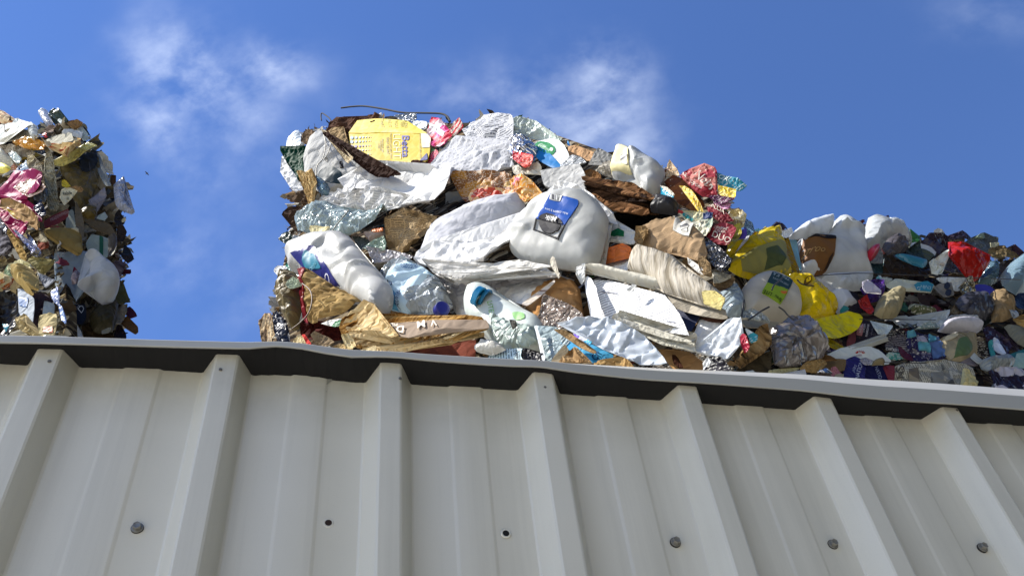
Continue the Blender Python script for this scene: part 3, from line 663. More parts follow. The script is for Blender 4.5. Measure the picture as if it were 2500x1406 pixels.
# the bales each stack stands on, down to the yard
for face, sil in ((FC, SIL_C), (FR, SIL_R), (FM, SIL_M)):
    o, ex, ey, n = frame(face, (sil[:, 0].mean(), 930), -.06); q = to_local((o, ex, ey, n), np.array([[max(sil[:, 0].min(), 0), 930.0], [sil[:, 0].max(), 930.0]])); zc = o[2] - .10; w0, w1 = q[:, 0]
    hx = np.array([ex[0], ex[1], 0]); hx /= np.linalg.norm(hx); hn = np.array([n[0], n[1], 0]); hn /= np.linalg.norm(hn)
    nb = 2
    for i in range(nb):
        z0, z1 = zc*i/nb, zc*(i+1)/nb - .004; bm = bmesh.new(); bmesh.ops.create_cube(bm, size=1); bmesh.ops.subdivide_edges(bm, edges=bm.edges[:], cuts=9, use_grid_fill=True)
        rr = np.random.default_rng(i+int(sil[0, 0])+100); V = []
        for v in bm.verts:
            x, y, z = v.co; j = rr.normal(0, .008, 3); V.append(np.array([o[0], o[1], 0]) + hx*(w0 + (w1-w0)*(x+.5)) - hn*(.62*(y+.5)) + np.array([0, 0, z0 + (z1-z0)*(z+.5)]) + j*(abs(z) < .49))
        bm.verts.index_update(); fs = [tuple(v.index for v in f.verts) for f in bm.faces]; bm.free(); V = np.array(V)
        put(mesh_obj('waste_bale', V, fs, X('4b4038', '6b5a46', '3a322c', '2c2824', '857863', 'a39a88', s=14), V[:, [0, 2]], None, 40), 'plain lower bale of pressed paper standing hidden behind the metal fence', 'waste bale', None, 'lower bales behind the fence')

# ================================================================ things pressed into the tall middle bale
WH, GW, LG = 'dedddA', 'c9c8c6', 'b5b5b6'
BLK = mat('ink', '201e22'); WTX = INK('e4e2dc'); DKT = INK('2a2a30')
t_ = T(FC, 'card_strip', 'cardboard', 'torn dark brown cardboard curling over the top of the yellow carton', K('54392a'), .06, 'A 740,330 790,240 900,200 1060,205 1200,145 1270,165 1265,230 1225,320 1170,240 1060,250 1000,330 960,440 900,330 830,300', cr=.3, e=2.2)
# --- yellow milk carton
yc = T(FC, 'milk_carton', 'carton', 'yellow milk carton with blue and grey lettering lying on its side', INK('bfa40c', r=.6), .085, 'A 955,352 1350,354 1745,358 1788,402 1770,560 1752,622 1592,690 1580,712 1400,712 1180,690 980,560', cr=.016, e=.2, tx=1, ty=0, t=.002, n=500)
D(yc, 'top_panel', INK('cdb938', r=.6), 'A 1000,292 1040,222 1270,207 1560,237 1640,300 1747,358 1350,352 956,350', off=.0035)
D(yc, 'gable_end', INK('c9c6ae'), 'A 1690,362 1745,360 1788,402 1776,500 1700,500', off=.003)
D(yc, 'blue_corner', INK('232a72'), 'A 1748,560 1752,622 1676,632', off=.003)
for j, (yy, cc) in enumerate(((400, '7c93a8'), (443, '8197a6'), (491, '33246e'), (535, '8798a2'), (580, '8b9ba3'))):
    for i, (xx, rr) in enumerate(((990, 17), (1032, 14), (1072, 11.5), (1105, 9), (1136, 7), (1164, 5), (1186, 3.5))):
        if yy > 520 and i < (yy-500)/45: continue
        a = np.linspace(0, 2*math.pi, 14)[:-1]; D(yc, 'dot', INK(cc), np.array([620 + .24184*(xx + rr*np.cos(a)), 240 + .24184*(yy + rr*np.sin(a))]).T, off=.003, e=0)
TX(yc, 'Betta', INK('2b2c86'), 'A 1532,492', 74, 90, .016)
TX(yc, 'LIGHT', INK('e2dcae'), 'A 1446,492', 78, 90, -.012, .82)
TX(yc, 'ONLY 1% FAT', INK('4a431c'), 'A 1357,490', 24, 90, .012, .8)
for x, L in ((1388, 'REDUCED FAT LIGHT MILK 1% FAT'), (1306, 'MADE FROM 100%'), (1286, 'AUSTRALIAN'), (1266, '1 LITRE'), (1682, 'REDUCED FAT LIGHT MILK 1% FAT')): TX(yc, L, INK('5c5424'), 'A %d,490' % x, 15 if x > 1300 else 16, 90, .012, .78)
TX(yc, 'LIGHT', INK('8e8d74'), 'A 1718,440', 34, 90, -.01, .8)
for x, y, L in ((1535, 272, 'AZKI'), (1500, 276, 'TER'), (1440, 272, 'YOU'), (1372, 264, 'KE IT'), (1295, 258, 'THAT')): TX(yc, L, INK('8a7f34'), 'A %d,%d' % (x, y), 34, 82, .0, .8, off=.006)
D(yc, 'ingredients_panel', mat('ink', 'd9b916', pr=.0040, pc='5c5424', wl=.004), 'A 1280,640 1585,632 1580,690 1420,708 1290,672', ang=90)
T(FC, 'card_flap', 'cardboard', 'small dark brown flap torn under the right end of the yellow carton', K('3d251d'), .09, 'A 1600,618 1650,640 1740,650 1760,680 1680,705 1590,690')
# --- big grey card with a dark curled edge
gc = T(FC, 'grey_card', 'cardboard', 'large grey-white sheet of board curling away left of the yellow carton', P('a9a8a4', 'bdbcb7', mot=.1, bs=.3), .09, 'A 520,520 565,400 620,370 680,325 760,372 870,500 1000,680 1110,740 1200,790 1090,810 960,850 900,900 790,960 690,975 640,830 520,850 500,640', cr=.10, tx=-14, ty=2, b=.03, e=1.2)
D(gc, 'damp_patch', INK('33424a'), 'A 690,800 740,760 850,740 920,790 930,840 880,890 780,890 720,900 680,870', sm=True)
D(gc, 'scuff', BLK, 'A 910,680 925,675 935,720 945,745 915,750')
D(gc, 'scuff', INK('77756f'), 'A 765,655 800,648 790,690 770,685')
T(FC, 'curled_edge', 'cardboard', 'long dark torn cardboard edge sweeping below the yellow carton to a point', K('38261f'), .16, 'A 685,322 735,338 805,402 900,482 1000,560 1080,622 1150,672 1250,682 1330,710 1420,735 1505,786 1400,798 1290,790 1195,765 1120,700 1040,645 960,575 880,505 780,415 700,360', cr=.10, tx=-10, t=.003)
T(FC, 'paper_edge', 'paper', 'cream layer of paper peeling along the dark curled cardboard edge', P('d3c3a3'), .165, 'A 700,340 740,350 800,410 850,470 910,560 980,650 1062,685 1050,700 985,690 900,600 830,490 760,420', cr=.2, tx=-5)
T(FC, 'tan_crumple', 'cardboard', 'tan crumpled card wedge between grey sheet and yellow carton', K('a08762'), .085, 'A 760,330 830,300 905,300 915,390 950,450 975,520 960,540 880,470 800,400', cr=.15)
T(FC, 'green_bag', 'bag', 'dark green plastic bag folded at the top left corner of the tall bale', F('123d2c', r=.6, sp=.03, bs=.4), .075, 'A 290,512 340,528 400,535 470,500 540,480 515,640 525,800 480,862 400,760 330,620', cr=.16, tx=-6)
T(FC, 'white_bag', 'bag', 'pale blue-white plastic bag above the dark green bag', F('cfd6d8', r=.4), .045, 'A 310,522 350,430 420,375 475,345 500,420 520,485 430,535 370,540', cr=.16, tx=8, b=.02, sm=True)
T(FC, 'white_sheet', 'paper', 'white sheet hanging down the left edge beside the dark green bag', P(WH), .05, 'A 262,570 300,560 340,650 430,800 500,880 520,960 400,940 370,900 330,790 285,770 305,690', cr=.2)
T(FC, 'brown_scrap', 'cardboard', 'brown and cream crumpled card scrap near the top left corner of the tall bale', K('7b6650'), .10, 'A 480,440 510,330 560,320 625,348 590,400 570,470', cr=.4, e=2.5)
T(FC, 'straw_bundle', 'packaging', 'upright frayed bundle of straw-coloured card strips on the left edge', Y('6d5434', 'b99a66', 'd9c08c', fr=160), .15, 'A 450,770 500,745 560,765 625,758 600,900 600,1030 572,1110 535,1000 490,880', cr=.2, rip=(80, .012, .006), ang=80, e=2.5)
T(FC, 'bottle_end', 'bottle', 'ridged blue-grey end of a clear bottle under the large grey card', CL('8fb0c0'), .11, 'A 625,850 660,828 710,835 750,880 775,960 740,1000 690,990 650,940', b=.03, sm=True, cr=.12)
# --- bright sheets
T(FC, 'white_sheet', 'paper', 'big brilliant white sheet below the yellow carton', P('d2d1ce', mot=.05, dirt=.12), .135, 'A 1180,720 1500,705 1750,682 1960,640 2030,690 2010,780 2042,925 1985,1010 1890,1112 1760,1092 1600,1055 1450,1062 1390,990 1290,965 1100,962 940,945 900,880 1040,820', cr=.2, tx=6, ty=4)
T(FC, 'white_sheet', 'paper', 'ragged white printed sheets bunched under the brilliant white one', P('d8d6d1', pr=.006, pk=.35), .12, 'A 560,1100 640,1040 740,950 880,905 912,945 1000,940 1060,962 1280,955 1400,990 1395,1030 1560,1050 1700,1070 1830,1092 1700,1112 1500,1095 1340,1112 1300,1145 1100,1125 960,1145 860,1125 740,1135 600,1180', cr=.32, rip=(-6, .035, .012), ang=0)
T(FC, 'paper_curl', 'paper', 'thin white paper curl standing up in front of the grey card', P('d4d3d0'), .16, 'A 945,925 990,890 1020,830 1026,768 1036,775 1036,840 1010,905 975,945', cr=.2, n=160)
T(FC, 'clear_film', 'plastic film', 'long crushed clear plastic pack with a steel wire across it', CL('b9cac9', tr=.35), .135, 'A 460,1250 560,1200 650,1150 760,1125 900,1135 1100,1142 1362,1130 1345,1200 1440,1240 1300,1330 1100,1372 900,1406 700,1402 520,1385 450,1330', cr=.26, b=.03, n=800)
_f = T(FC, 'white_card', 'card', 'cream scrap of card showing inside the crushed clear plastic pack', P('e2d6a8'), .175, 'A 585,1310 650,1295 770,1300 740,1345 650,1370 590,1375')
T(FC, 'orange_strip', 'plastic', 'short orange plastic strip under the crushed clear pack', F('d5793a'), .165, 'A 1190,1325 1300,1310 1300,1338 1195,1352')
T(FC, 'folded_newspaper', 'newspaper', 'tan folded newspaper wedge between the clear pack and the big grey rolled paper', mat('news', 'c0a57c', blk='8d744f'), .12, 'P 940,612 948,575 955,553 985,532 1035,523 1070,520 1062,537 1040,562 1025,597 1000,628 968,630', cr=.3, rip=(25, .03, .012), ang=25)
T(FC, 'grey_paper_roll', 'paper', 'big grey-white roll of paper sweeping left from the large milk jug', P('bcbcc0', mot=.06, dirt=.1, bs=.3), .15, 'P 1012,634 1028,600 1050,553 1085,527 1150,503 1205,486 1262,470 1276,482 1278,515 1258,548 1240,590 1160,622 1090,652 1030,648', cr=.10, b=.03, tx=-13, ty=-6, n=800)
T(FC, 'white_fold', 'paper', 'bright folded paper lip along the front of the grey roll', P('dcdbd9', mot=.06, dirt=.15), .185, 'P 1014,640 1060,615 1110,600 1180,580 1225,550 1268,515 1286,520 1266,560 1246,612 1192,642 1112,662 1056,656', cr=.2, tx=8, ty=4)
rgp = T(FC, 'ragged_paper', 'paper', 'bundle of ragged white paper edges lying below the grey roll', Y('a8a49d', 'c9c6c1', 'dedcd8', fr=120), .19, 'P 1040,650 1110,664 1200,642 1265,640 1300,655 1350,664 1372,673 1300,676 1220,672 1180,682 1115,692 1068,672', cr=.32, rip=(-3, .014, .006), ang=-2)
T(FC, 'grey_sheet', 'paper', 'grey sheet lying in shade under the ragged paper bundle', P('b2b0b2', mot=.08), .105, 'P 1060,668 1120,688 1200,672 1350,668 1402,682 1362,692 1312,722 1282,745 1230,738 1180,708 1142,722 1120,742 1112,700', cr=.12, tx=-12)
T(FC, 'white_sheet', 'paper', 'white sheet sloping down behind the neck of the cyan-capped bottle', P('d2d0ce'), .115, 'P 1095,690 1130,705 1160,742 1142,790 1120,778 1100,735 1080,700', cr=.15, tx=4)
T(FC, 'white_sheet', 'paper', 'white torn sheet above the tan kraft dome', P('dad8d4'), .15, 'D 40,560 200,565 400,490 590,475 520,540 430,600 290,705 200,690 100,620', cr=.16, tx=12)
# --- milk jugs
j1 = T(FC, 'milk_jug', 'jug', 'large crushed milk jug in the middle with a blue and black label', HD('c9c9c3', tr=.28), .20, 'P 1245,600 1260,545 1288,506 1335,480 1400,472 1450,487 1484,532 1478,580 1462,638 1430,660 1370,656 1300,645 1258,625', b=.042, R=.6, bb=.03, sm=True, cr=.07, fc_n=12, tx=-5, e=0, n=1300, sharp=30, dents=[('B 330,1000 480,940', -.010, .012), ('B 250,1200 380,1230', .008, .012)])
D(j1, 'label', INK('2350a0', r=.35), 'B 640,950 885,1000 890,1030 760,1228 640,1200 495,1168', off=.004)
D(j1, 'barcode_panel', INK('c9c9c4'), 'B 645,952 742,968 722,1018 626,1002', off=.006)
D(j1, 'barcode', mat('bars', '3a3a40', 'c9c9c4'), 'B 655,965 715,974 700,1008 642,998', off=.008, ang=10)
D(j1, 'black_dome', BLK, 'B 520,1172 545,1140 600,1122 670,1140 725,1185 745,1226 640,1204', off=.006)
LN = INK('27262a')
for q in ('B 490,1170 498,1172 470,1268 462,1266', 'B 462,1262 470,1258 705,1350 700,1362', 'B 700,1354 692,1352 752,1228 762,1230', 'B 515,1178 522,1178 532,1230 560,1272 600,1295 640,1296 690,1270 720,1228 726,1232 696,1278 642,1304 596,1302 552,1280 524,1232', 'B 634,1205 640,1206 622,1260 618,1258'): D(j1, 'outline', LN, q, off=.004, e=0)
TX(j1, 'Milk', WTX, 'B 648,1178', 46, 190, .012, 1.0, .25, off=.009)
TX(j1, 'FULL CREAM 2 Litre', WTX, 'B 692,1112', 19, 192, .0, .95, off=.007)
sh = T(FC, 'handwritten_sheet', 'paper', 'white handwritten sheet wrapped round the right side of the large milk jug', P('cfcdc6', mot=.06), .165, 'P 1385,462 1425,468 1462,488 1498,515 1494,545 1478,590 1478,652 1445,662 1396,652 1440,600 1462,540', cr=.14, ty=-8)
for (x, y, a, w) in ((960, 1040, 25, 'Ann'), (1000, 1062, 12, 'Am'), (915, 1150, 20, 'b'), (960, 1145, 15, 'e n'), (880, 1250, 25, 'Ktrm'), (940, 1265, 15, 'er')): TX(sh, w, INK('77767a'), 'B %d,%d' % (x, y), 26, a, -.01, 1, .3)
T(FC, 'crumpled_paper', 'paper', 'crumpled white paper bunched over the top of the large milk jug', P('dddcd9'), .17, 'P 1315,482 1330,462 1345,456 1400,458 1440,476 1484,503 1494,522 1440,505 1390,486 1345,488', cr=.42, tx=8)
j2 = T(FC, 'milk_jug', 'jug', 'long crushed milk jug near the lower left with a dark blue and teal label', HD('d0cfc9', tr=.28), .20, 'C 365,290 440,200 560,140 700,90 860,65 960,75 1020,130 1060,190 1180,330 1280,440 1380,560 1402,640 1375,780 1330,885 1240,850 1130,800 980,720 860,640 640,540 480,440 385,440 375,350', b=.045, R=.6, bb=.03, sm=True, cr=.10, fc_n=14, tx=2, ty=4, e=0, n=1400, sharp=30, dents=[('C 780,250 960,340', -.012, .02), ('C 960,340 1020,190', -.010, .012), ('C 1050,560 1270,400', .010, .010), ('C 880,430 1150,500', .010, .03)])
D(j2, 'label', INK('262a6c', r=.35), 'C 470,355 715,275 830,460 940,650 860,640 640,530 545,440', off=.004)
D(j2, 'teal_patch', INK('1f6f86'), 'C 585,410 600,370 640,335 700,360 750,420 778,505 690,480 600,470', off=.006, sm=True)
TX(j2, 'NECO', INK('6fa5b4'), 'C 690,475', 26, 160, 0, off=.008)
TX(j2, 'Cit', INK('cfd0dc'), 'C 800,580', 60, 150, .004, off=.008)
j3 = T(FC, 'milk_jug', 'jug', 'clouded white jug at the upper right with a yellowed label', HD('d0d1cd', tr=.28), .10, 'B 1190,520 1215,455 1250,425 1330,440 1450,480 1560,540 1622,600 1605,700 1570,800 1490,852 1400,770 1350,700 1240,700 1175,690 1140,655', b=.038, R=.6, bb=.02, sm=True, cr=.10, fc_n=12, tx=2, ty=2, e=0, n=1200, sharp=30, dents=[('B 1390,520 1430,640', .012, .012), ('B 1420,760 1560,690', -.010, .02)])
D(j3, 'label', mat('ink', 'ddd3a4', 'c9b263'), 'B 1190,492 1300,490 1340,512 1360,545 1352,695 1250,680 1138,662', off=.006)
D(j3, 'barcode', mat('bars', '3b3c46', 'd6cfb0', w=.0022), 'B 1292,580 1350,586 1344,664 1284,654', off=.008, ang=90)
# --- PET bottle
pb = T(FC, 'drink_bottle', 'bottle', 'crushed clear water bottle with pale blue label and navy cap', CL('cdd5d8', tr=.35), .16, 'C 1230,350 1400,312 1560,330 1640,390 1760,400 1880,480 1960,640 1990,740 1900,800 1820,845 1600,830 1480,865 1350,850 1400,700 1400,580 1330,500', cr=.30, b=.035, n=900)
D(pb, 'label', mat('ink', 'b9d0dc', 'c6dbe2'), 'C 1400,570 1500,470 1620,400 1740,415 1840,480 1740,540 1600,600 1560,690 1570,860 1370,850 1410,700', off=.004)
D(pb, 'label_band', INK('5a9cc0'), 'C 1400,640 1500,720 1490,860 1370,850 1395,720', off=.006)
TX(pb, 'SPRING', INK('263256'), 'C 1436,730', 52, -68, .006, .85, off=.009); TX(pb, 'AUSTRAL', INK('263256'), 'C 1530,760', 38, -72, 0, .8, off=.009)
TX(pb, 'natural', INK('466a9a'), 'C 1640,450', 36, -24, 0, 1, .2, off=.008)
lathe_cap(pb['o'], FC, (620+.24*1925, 560+.24*795), 19, .215, (.75, -.35), .55, mat('plain', '23287e', r=.35), 'cap')
cb = T(FC, 'white_bottle', 'bottle', 'frosted white bottle with an open cyan cap and green lettering', HD('c9d0ca', r=.3), .18, 'P 1137,748 1150,714 1185,702 1212,710 1240,737 1300,768 1332,792 1342,830 1300,852 1250,852 1205,842 1172,812 1146,784', b=.04, R=.7, bb=.03, sm=True, cr=.08, fc_n=12, e=0, n=1000, sharp=30)
TX(cb, 'LITE', INK('5f9a3c'), 'P 1222,783', 13, 80, .0, .9, off=.006); D(cb, 'green_patch', mat('ink', '8fbf7c'), 'D 285,915 330,895 385,905 392,960 315,972', sm=True)
ci = lathe_cap(cb['o'], FC, (1160, 719), 25, .235, (-.62, .55), .5, mat('plain', '1f8fc4', r=.35), 'cap', hk=.5)
lathe_cap(cb['o'], FC, (1180, 728), 26, .215, (-.62, .55), .5, mat('plain', '2382b4', r=.4), 'cap_ring', hk=.28)
# --- left lower corner papers
fan = T(FC, 'paper_fan', 'book', 'fanned brown pages of a book beneath the lower left milk jug', Y('6e5836', '9a7f52', 'bfa26c', fr=150), .215, 'C 500,440 590,470 700,520 940,650 1140,790 1070,850 960,900 700,960 560,950 530,800 540,600', cr=.18, rip=(24, .02, .006), ang=24, b=.02)
D(fan, 'cover', INK('8c2a30'), 'C 495,440 590,468 585,560 575,680 555,800 548,940 505,930 500,700', off=.004)
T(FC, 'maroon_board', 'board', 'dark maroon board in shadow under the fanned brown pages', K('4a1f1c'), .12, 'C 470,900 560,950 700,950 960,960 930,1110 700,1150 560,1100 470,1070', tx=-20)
T(FC, 'brown_bag', 'bag', 'stiff brown-green bag bulging on the lower left corner', F('6f6242', r=.5), .20, 'C 245,640 320,520 400,440 500,540 500,700 480,900 400,1010 370,1000 330,900 250,750', b=.04, cr=.28, rip=(80, .03, .008))
T(FC, 'sage_scrap', 'paper', 'pale sage-green crumpled scrap on top of the stiff brown bag', P('9aa58d'), .25, 'C 320,530 400,480 470,510 480,550 420,560 350,600 330,570', cr=.4)
T(FC, 'page_stack', 'paper', 'stack of upright page edges at the far lower left of the tall bale', Y('5a4a3c', 'b59a74', 'd8c8a8', '8a3a32', fr=120), .16, 'C 55,930 120,850 190,880 205,1000 220,1080 185,1165 100,1165 70,1060', cr=.12, rip=(82, .012, .005), ang=82)
nv_ = T(FC, 'navy_packet', 'packet', 'dark navy glossy packet squeezed beside the upright page edges', F('1b2034'), .18, 'C 190,860 240,835 310,920 350,1000 350,1165 260,1165 210,1040', cr=.25)
TX(nv_, 'PROUD', INK('aeb4c0'), 'C 285,960', 26, 75, 0, .8)
T(FC, 'white_tag', 'paper', 'small bright white tag poking out of the left edge', P(WH), .12, 'C 205,420 250,380 320,378 332,440 272,505', cr=.1, tx=8)
T(FC, 'teal_wrapper', 'wrapper', 'small teal wrapper beside the bright white tag', F('2c8a72'), .11, 'C 310,400 345,330 385,360 380,470 330,470', cr=.25)
T(FC, 'striped_leaflet', 'leaflet', 'thin leaflet striped red, white and green under the brown fan', mat('mosaic', 'c43a30', 'd9d6cc', '2f7a4a', s=9), .245, 'C 690,960 850,910 1000,925 985,955 800,972', cr=.15)
T(FC, 'page_wedge', 'paper', 'small wedge of cream pages with a red edge on the fence cap', Y('8a7a58', 'cdbb90', 'dccfa8', fr=140), .24, 'C 400,1170 440,1080 500,1070 580,1185 560,1200 450,1195', rip=(70, .01, .004), ang=65)
T(FC, 'red_strip', 'paper', 'bright red paper strip leaning on the wedge of cream pages', P('c23a34'), .255, 'C 480,1066 515,1068 585,1180 560,1192', n=120)
T(FC, 'kraft_fold', 'paper', 'folded grey-brown kraft paper beside the cream page wedge', K('8d7a60'), .24, 'C 600,1110 660,1070 760,1100 845,1170 760,1212 660,1195', cr=.35)
T(FC, 'kraft_scrap', 'paper', 'torn kraft scrap between the kraft fold and the big newspaper stack', K('b59a6c'), .235, 'C 800,1200 870,1170 950,1175 960,1225 850,1225', cr=.3)
ns = T(FC, 'newspaper_stack', 'newspaper', 'thick stack of folded yellowed newspapers along the fence at the lower left', Y('3d2814', 'a67a40', 'd8b274', '8a6230', 'c99c58', fr=110), .225, 'C 925,1000 960,950 1080,900 1330,960 1500,1095 1600,1090 1800,1040 2000,960 2330,905 2400,1000 2390,1040 2250,1062 2000,1172 1700,1205 1500,1262 1200,1235 1060,1225 935,1145', cr=.06, rip=(-6, .020, .014), ang=-6, n=2200, tx=-3)
pp = T(FC, 'front_page', None, 'grey-brown front page with large pale letters', mat('ink', '8c7a68', '7b6a5a', r=.8), .268, 'C 1330,945 1500,938 1800,945 2100,925 2335,895 2370,950 2110,982 1990,990 1800,1042 1600,1092 1500,1092 1400,1030', cr=.06, tx=4, n=500, parent=ns['o'])
for x, y, L, h_, a in ((1490, 1010, 'D', 70, 188), (1420, 965, 'PID', 34, 180), (1710, 975, 'M', 74, 172), (1840, 965, 'V', 60, 172)): TX(pp, L, INK('d6cbb8'), 'C %d,%d' % (x, y), h_, a, .02, 1.2, off=.005)
T(FC, 'folded_spine', None, 'bright tan folded spine', Y('927750', 'c7ad7c', 'dcc9a0', fr=120), .25, 'C 935,1000 985,960 1080,845 1180,792 1265,812 1310,910 1345,985 1490,1092 1420,1112 1200,1065 1060,1010 980,1050', cr=.22, tx=3, ty=8, curl=.01, parent=ns['o'])
T(FC, 'newspaper_spine', 'newspaper', 'ribbed cream bundle end under the newspaper spine, touching the fence cap', Y('a08a5c', 'cdb888', 'e0d0a6', fr=120), .262, 'C 918,1115 980,1078 1020,1140 1055,1225 945,1225', rip=(70, .01, .004), ang=60)
T(FC, 'cream_scrap', 'paper', 'torn cream paper corner low in front of the newspaper stack', P('cdb98e'), .265, 'C 1090,1235 1170,1205 1228,1178 1240,1240 1150,1245', cr=.25)
T(FC, 'red_board', 'board', 'reddish brown wooden board under the right end of the newspaper stack', K('7d4334'), .12, 'C 1480,1250 1800,1195 2050,1160 2265,1130 2255,1310 1900,1310 1600,1310', cr=.04, tx=-6)
T(FC, 'white_wedge', 'plastic', 'ribbed off-white plastic piece under the green-lettered bottle', HD('cfcabc'), .235, 'P 1160,850 1180,831 1214,838 1233,851 1205,862 1166,861', cr=.2, b=.012)
bx = T(FC, 'printed_card', 'card', 'pale blue card with small black print resting on the fence cap', mat('ink', 'b9ced2', pr=.0055, pc='33424a'), .225, 'P 1190,871 1235,853 1278,852 1281,884 1188,884', cr=.05, ang=90)
TX(bx, 'KEEP', INK('2c3a44'), 'P 1262,866', 7, 90, .01)
T(FC, 'black_wrapper', 'wrapper', 'crumpled black wrapper right of the pale blue printed card', F('2a282a'), .225, 'D 302,1120 370,1135 440,1180 492,1170 495,1240 302,1235', cr=.35)
# --- lower middle
T(FC, 'kraft_dome', 'paper', 'tan kraft paper domed up behind a clear plastic sheet', K('b98a58'), .15, 'D 320,735 400,640 490,560 560,520 680,470 770,500 832,575 832,660 860,850 845,915 500,915 440,860 360,775', cr=.12, b=.025, sm=False, tx=3)
T(FC, 'board_edge', 'board', 'long white and brown layered board edge leaning on the kraft dome', Y('6d4630', 'd8d2c8', 'c9bca8', fr=70), .185, 'D 290,705 430,610 590,478 600,490 480,600 335,720', cr=.06, ang=32, n=200)
T(FC, 'clear_sheet', 'plastic film', 'stiff clear plastic sheet in front of the tan kraft dome', CL('a8988a', tr=.55, r=.2), .20, 'D 415,910 440,830 500,610 540,640 635,695 690,680 740,720 850,780 855,850 845,915 600,915', cr=.10)
T(FC, 'clear_tray', 'plastic tray', 'clear plastic tray panel standing on the fence cap', CL('b5c6c8', tr=.4, r=.2), .215, 'D 408,912 600,914 640,960 735,1055 660,1130 560,1240 500,1235 450,1060', cr=.06)
T(FC, 'clear_lip', 'plastic tray', 'bright narrow folded edge of the clear plastic tray panel', HD('dfe3e2'), .23, 'D 405,912 425,912 500,1200 496,1240 484,1236 440,1040', cr=.04, n=120)
T(FC, 'frosted_film', 'plastic film', 'frosted greenish film trailing below the cyan-capped bottle', CL('b7c6bd', tr=.3, r=.3), .21, 'D 0,800 120,850 300,900 420,920 430,1000 440,1060 330,1120 120,1120 0,1050', cr=.10, b=.02)
T(FC, 'char_scrap', 'paper', 'small charred scrap on the frosted green film', P('4a4842'), .245, 'D 170,850 230,860 245,905 200,920', cr=.4, n=100)
dc = T(FC, 'document', 'document', 'brilliant white typed document lying open in the sun', P('e6e5e2', mot=.03, dirt=.06, pr=.0085, wl=.007, pk=.6, gap=.34, bs=.2), .205, 'D 935,480 1100,480 1400,560 1620,612 1700,700 1780,830 1850,985 1600,932 1300,872 1130,842 945,860 930,700', cr=.04, tx=9, ty=6, ang=12, n=700)
T(FC, 'page_margin', 'document', 'narrow white page margin with a small blue mark left of the typed document', P('dddcda', mot=.04), .212, 'D 880,470 940,470 975,560 1050,852 945,862 925,700', cr=.08, tx=12, ty=10)
D(dc, 'blue_mark', INK('2a4a9a'), 'D 925,610 960,625 955,640 928,632', off=.014)
for q in ('D 1035,585 1180,600 1178,606 1034,592', 'D 1640,850 1722,868 1722,876 1640,858'): D(dc, 'rule', INK('8a8c98'), q, e=0)
TX(dc, '1', INK('8a8a90'), 'D 1380,640', 60, 10, -.012)
T(FC, 'torn_tab', 'paper', 'small torn tab of paper sticking up from the typed document', P('cfcec8'), .225, 'D 1270,570 1325,512 1362,530 1312,592', n=120, tx=-6)
bkb = T(FC, 'book_block', 'book', 'curling grey-white book block under the typed document', Y('8d8878', 'b9b4a6', 'cfcabd', fr=110), .225, 'D 1125,850 1160,800 1222,766 1300,850 1500,892 1840,988 1935,1000 1900,1112 1845,1115 1600,1082 1430,962', cr=.08, rip=(14, .016, .006), ang=14, tx=-4)
T(FC, 'navy_card', 'card', 'navy triangular card tucked right of the typed document', INK('262c48'), .165, 'D 1735,745 1965,800 1900,900 1850,988 1790,840', cr=.05)
T(FC, 'paper_tube', 'paper roll', 'long cream roll of paper above the typed document', P('c6c1b1', mot=.08), .185, 'D 860,375 960,362 1060,365 1300,430 1620,502 1625,572 1500,552 1200,472 950,400', cr=.04, b=.02, tx=-4)
T(FC, 'white_rag', 'paper', 'twisted white paper rag hanging at the left end of the cream paper roll', P('d6d5cf'), .20, 'D 780,330 805,295 820,320 850,310 885,252 890,262 862,320 880,390 862,480 850,530 820,470', cr=.35)
T(FC, 'paper_loop', 'paper', 'thin looped paper ribbon above the tan kraft dome', P('c3bba9'), .235, 'D 552,320 560,262 582,248 604,290 585,330 600,370 640,450 625,458 585,390 560,350', cr=.2, n=140)
bk = T(FC, 'open_book', 'book', 'thick book with vertical grey page lines beside the typed document', Y('8c8270', 'b9b0a0', 'cbc3b4', fr=130), .19, 'D 1285,392 1320,260 1345,200 1400,158 1560,200 1700,250 1850,400 2000,480 2112,560 2182,650 2142,752 1960,692 1620,585 1480,445', cr=.04, b=.022, ang=100, n=800, ty=4, tx=-2)
T(FC, 'yellowed_pages', 'paper', 'yellow stained page ends at the right tip of the thick book', P('c9bd86', 'b2a262'), .215, 'D 1980,590 2050,562 2140,620 2192,660 2152,752 1985,695', cr=.12)
T(FC, 'book_cover', 'book', 'pale grey-beige hard cover under the thick book', K('b0a796'), .18, 'D 1640,598 1980,692 2200,762 2215,832 2090,832 1900,790 1735,742 1690,680', cr=.04)
T(FC, 'brown_strip', 'cardboard', 'dark brown torn edge under the pale hard cover', K('5c4036'), .165, 'D 1900,770 1990,805 2090,830 2190,828 2182,875 2080,870 1990,845', cr=.2)
T(FC, 'white_strip', 'paper', 'white paper strip under the navy triangular card', P('d2d3d4'), .16, 'D 1955,845 2150,885 2130,960 2000,1030 1880,1100 1850,1110 1905,1010', cr=.12)
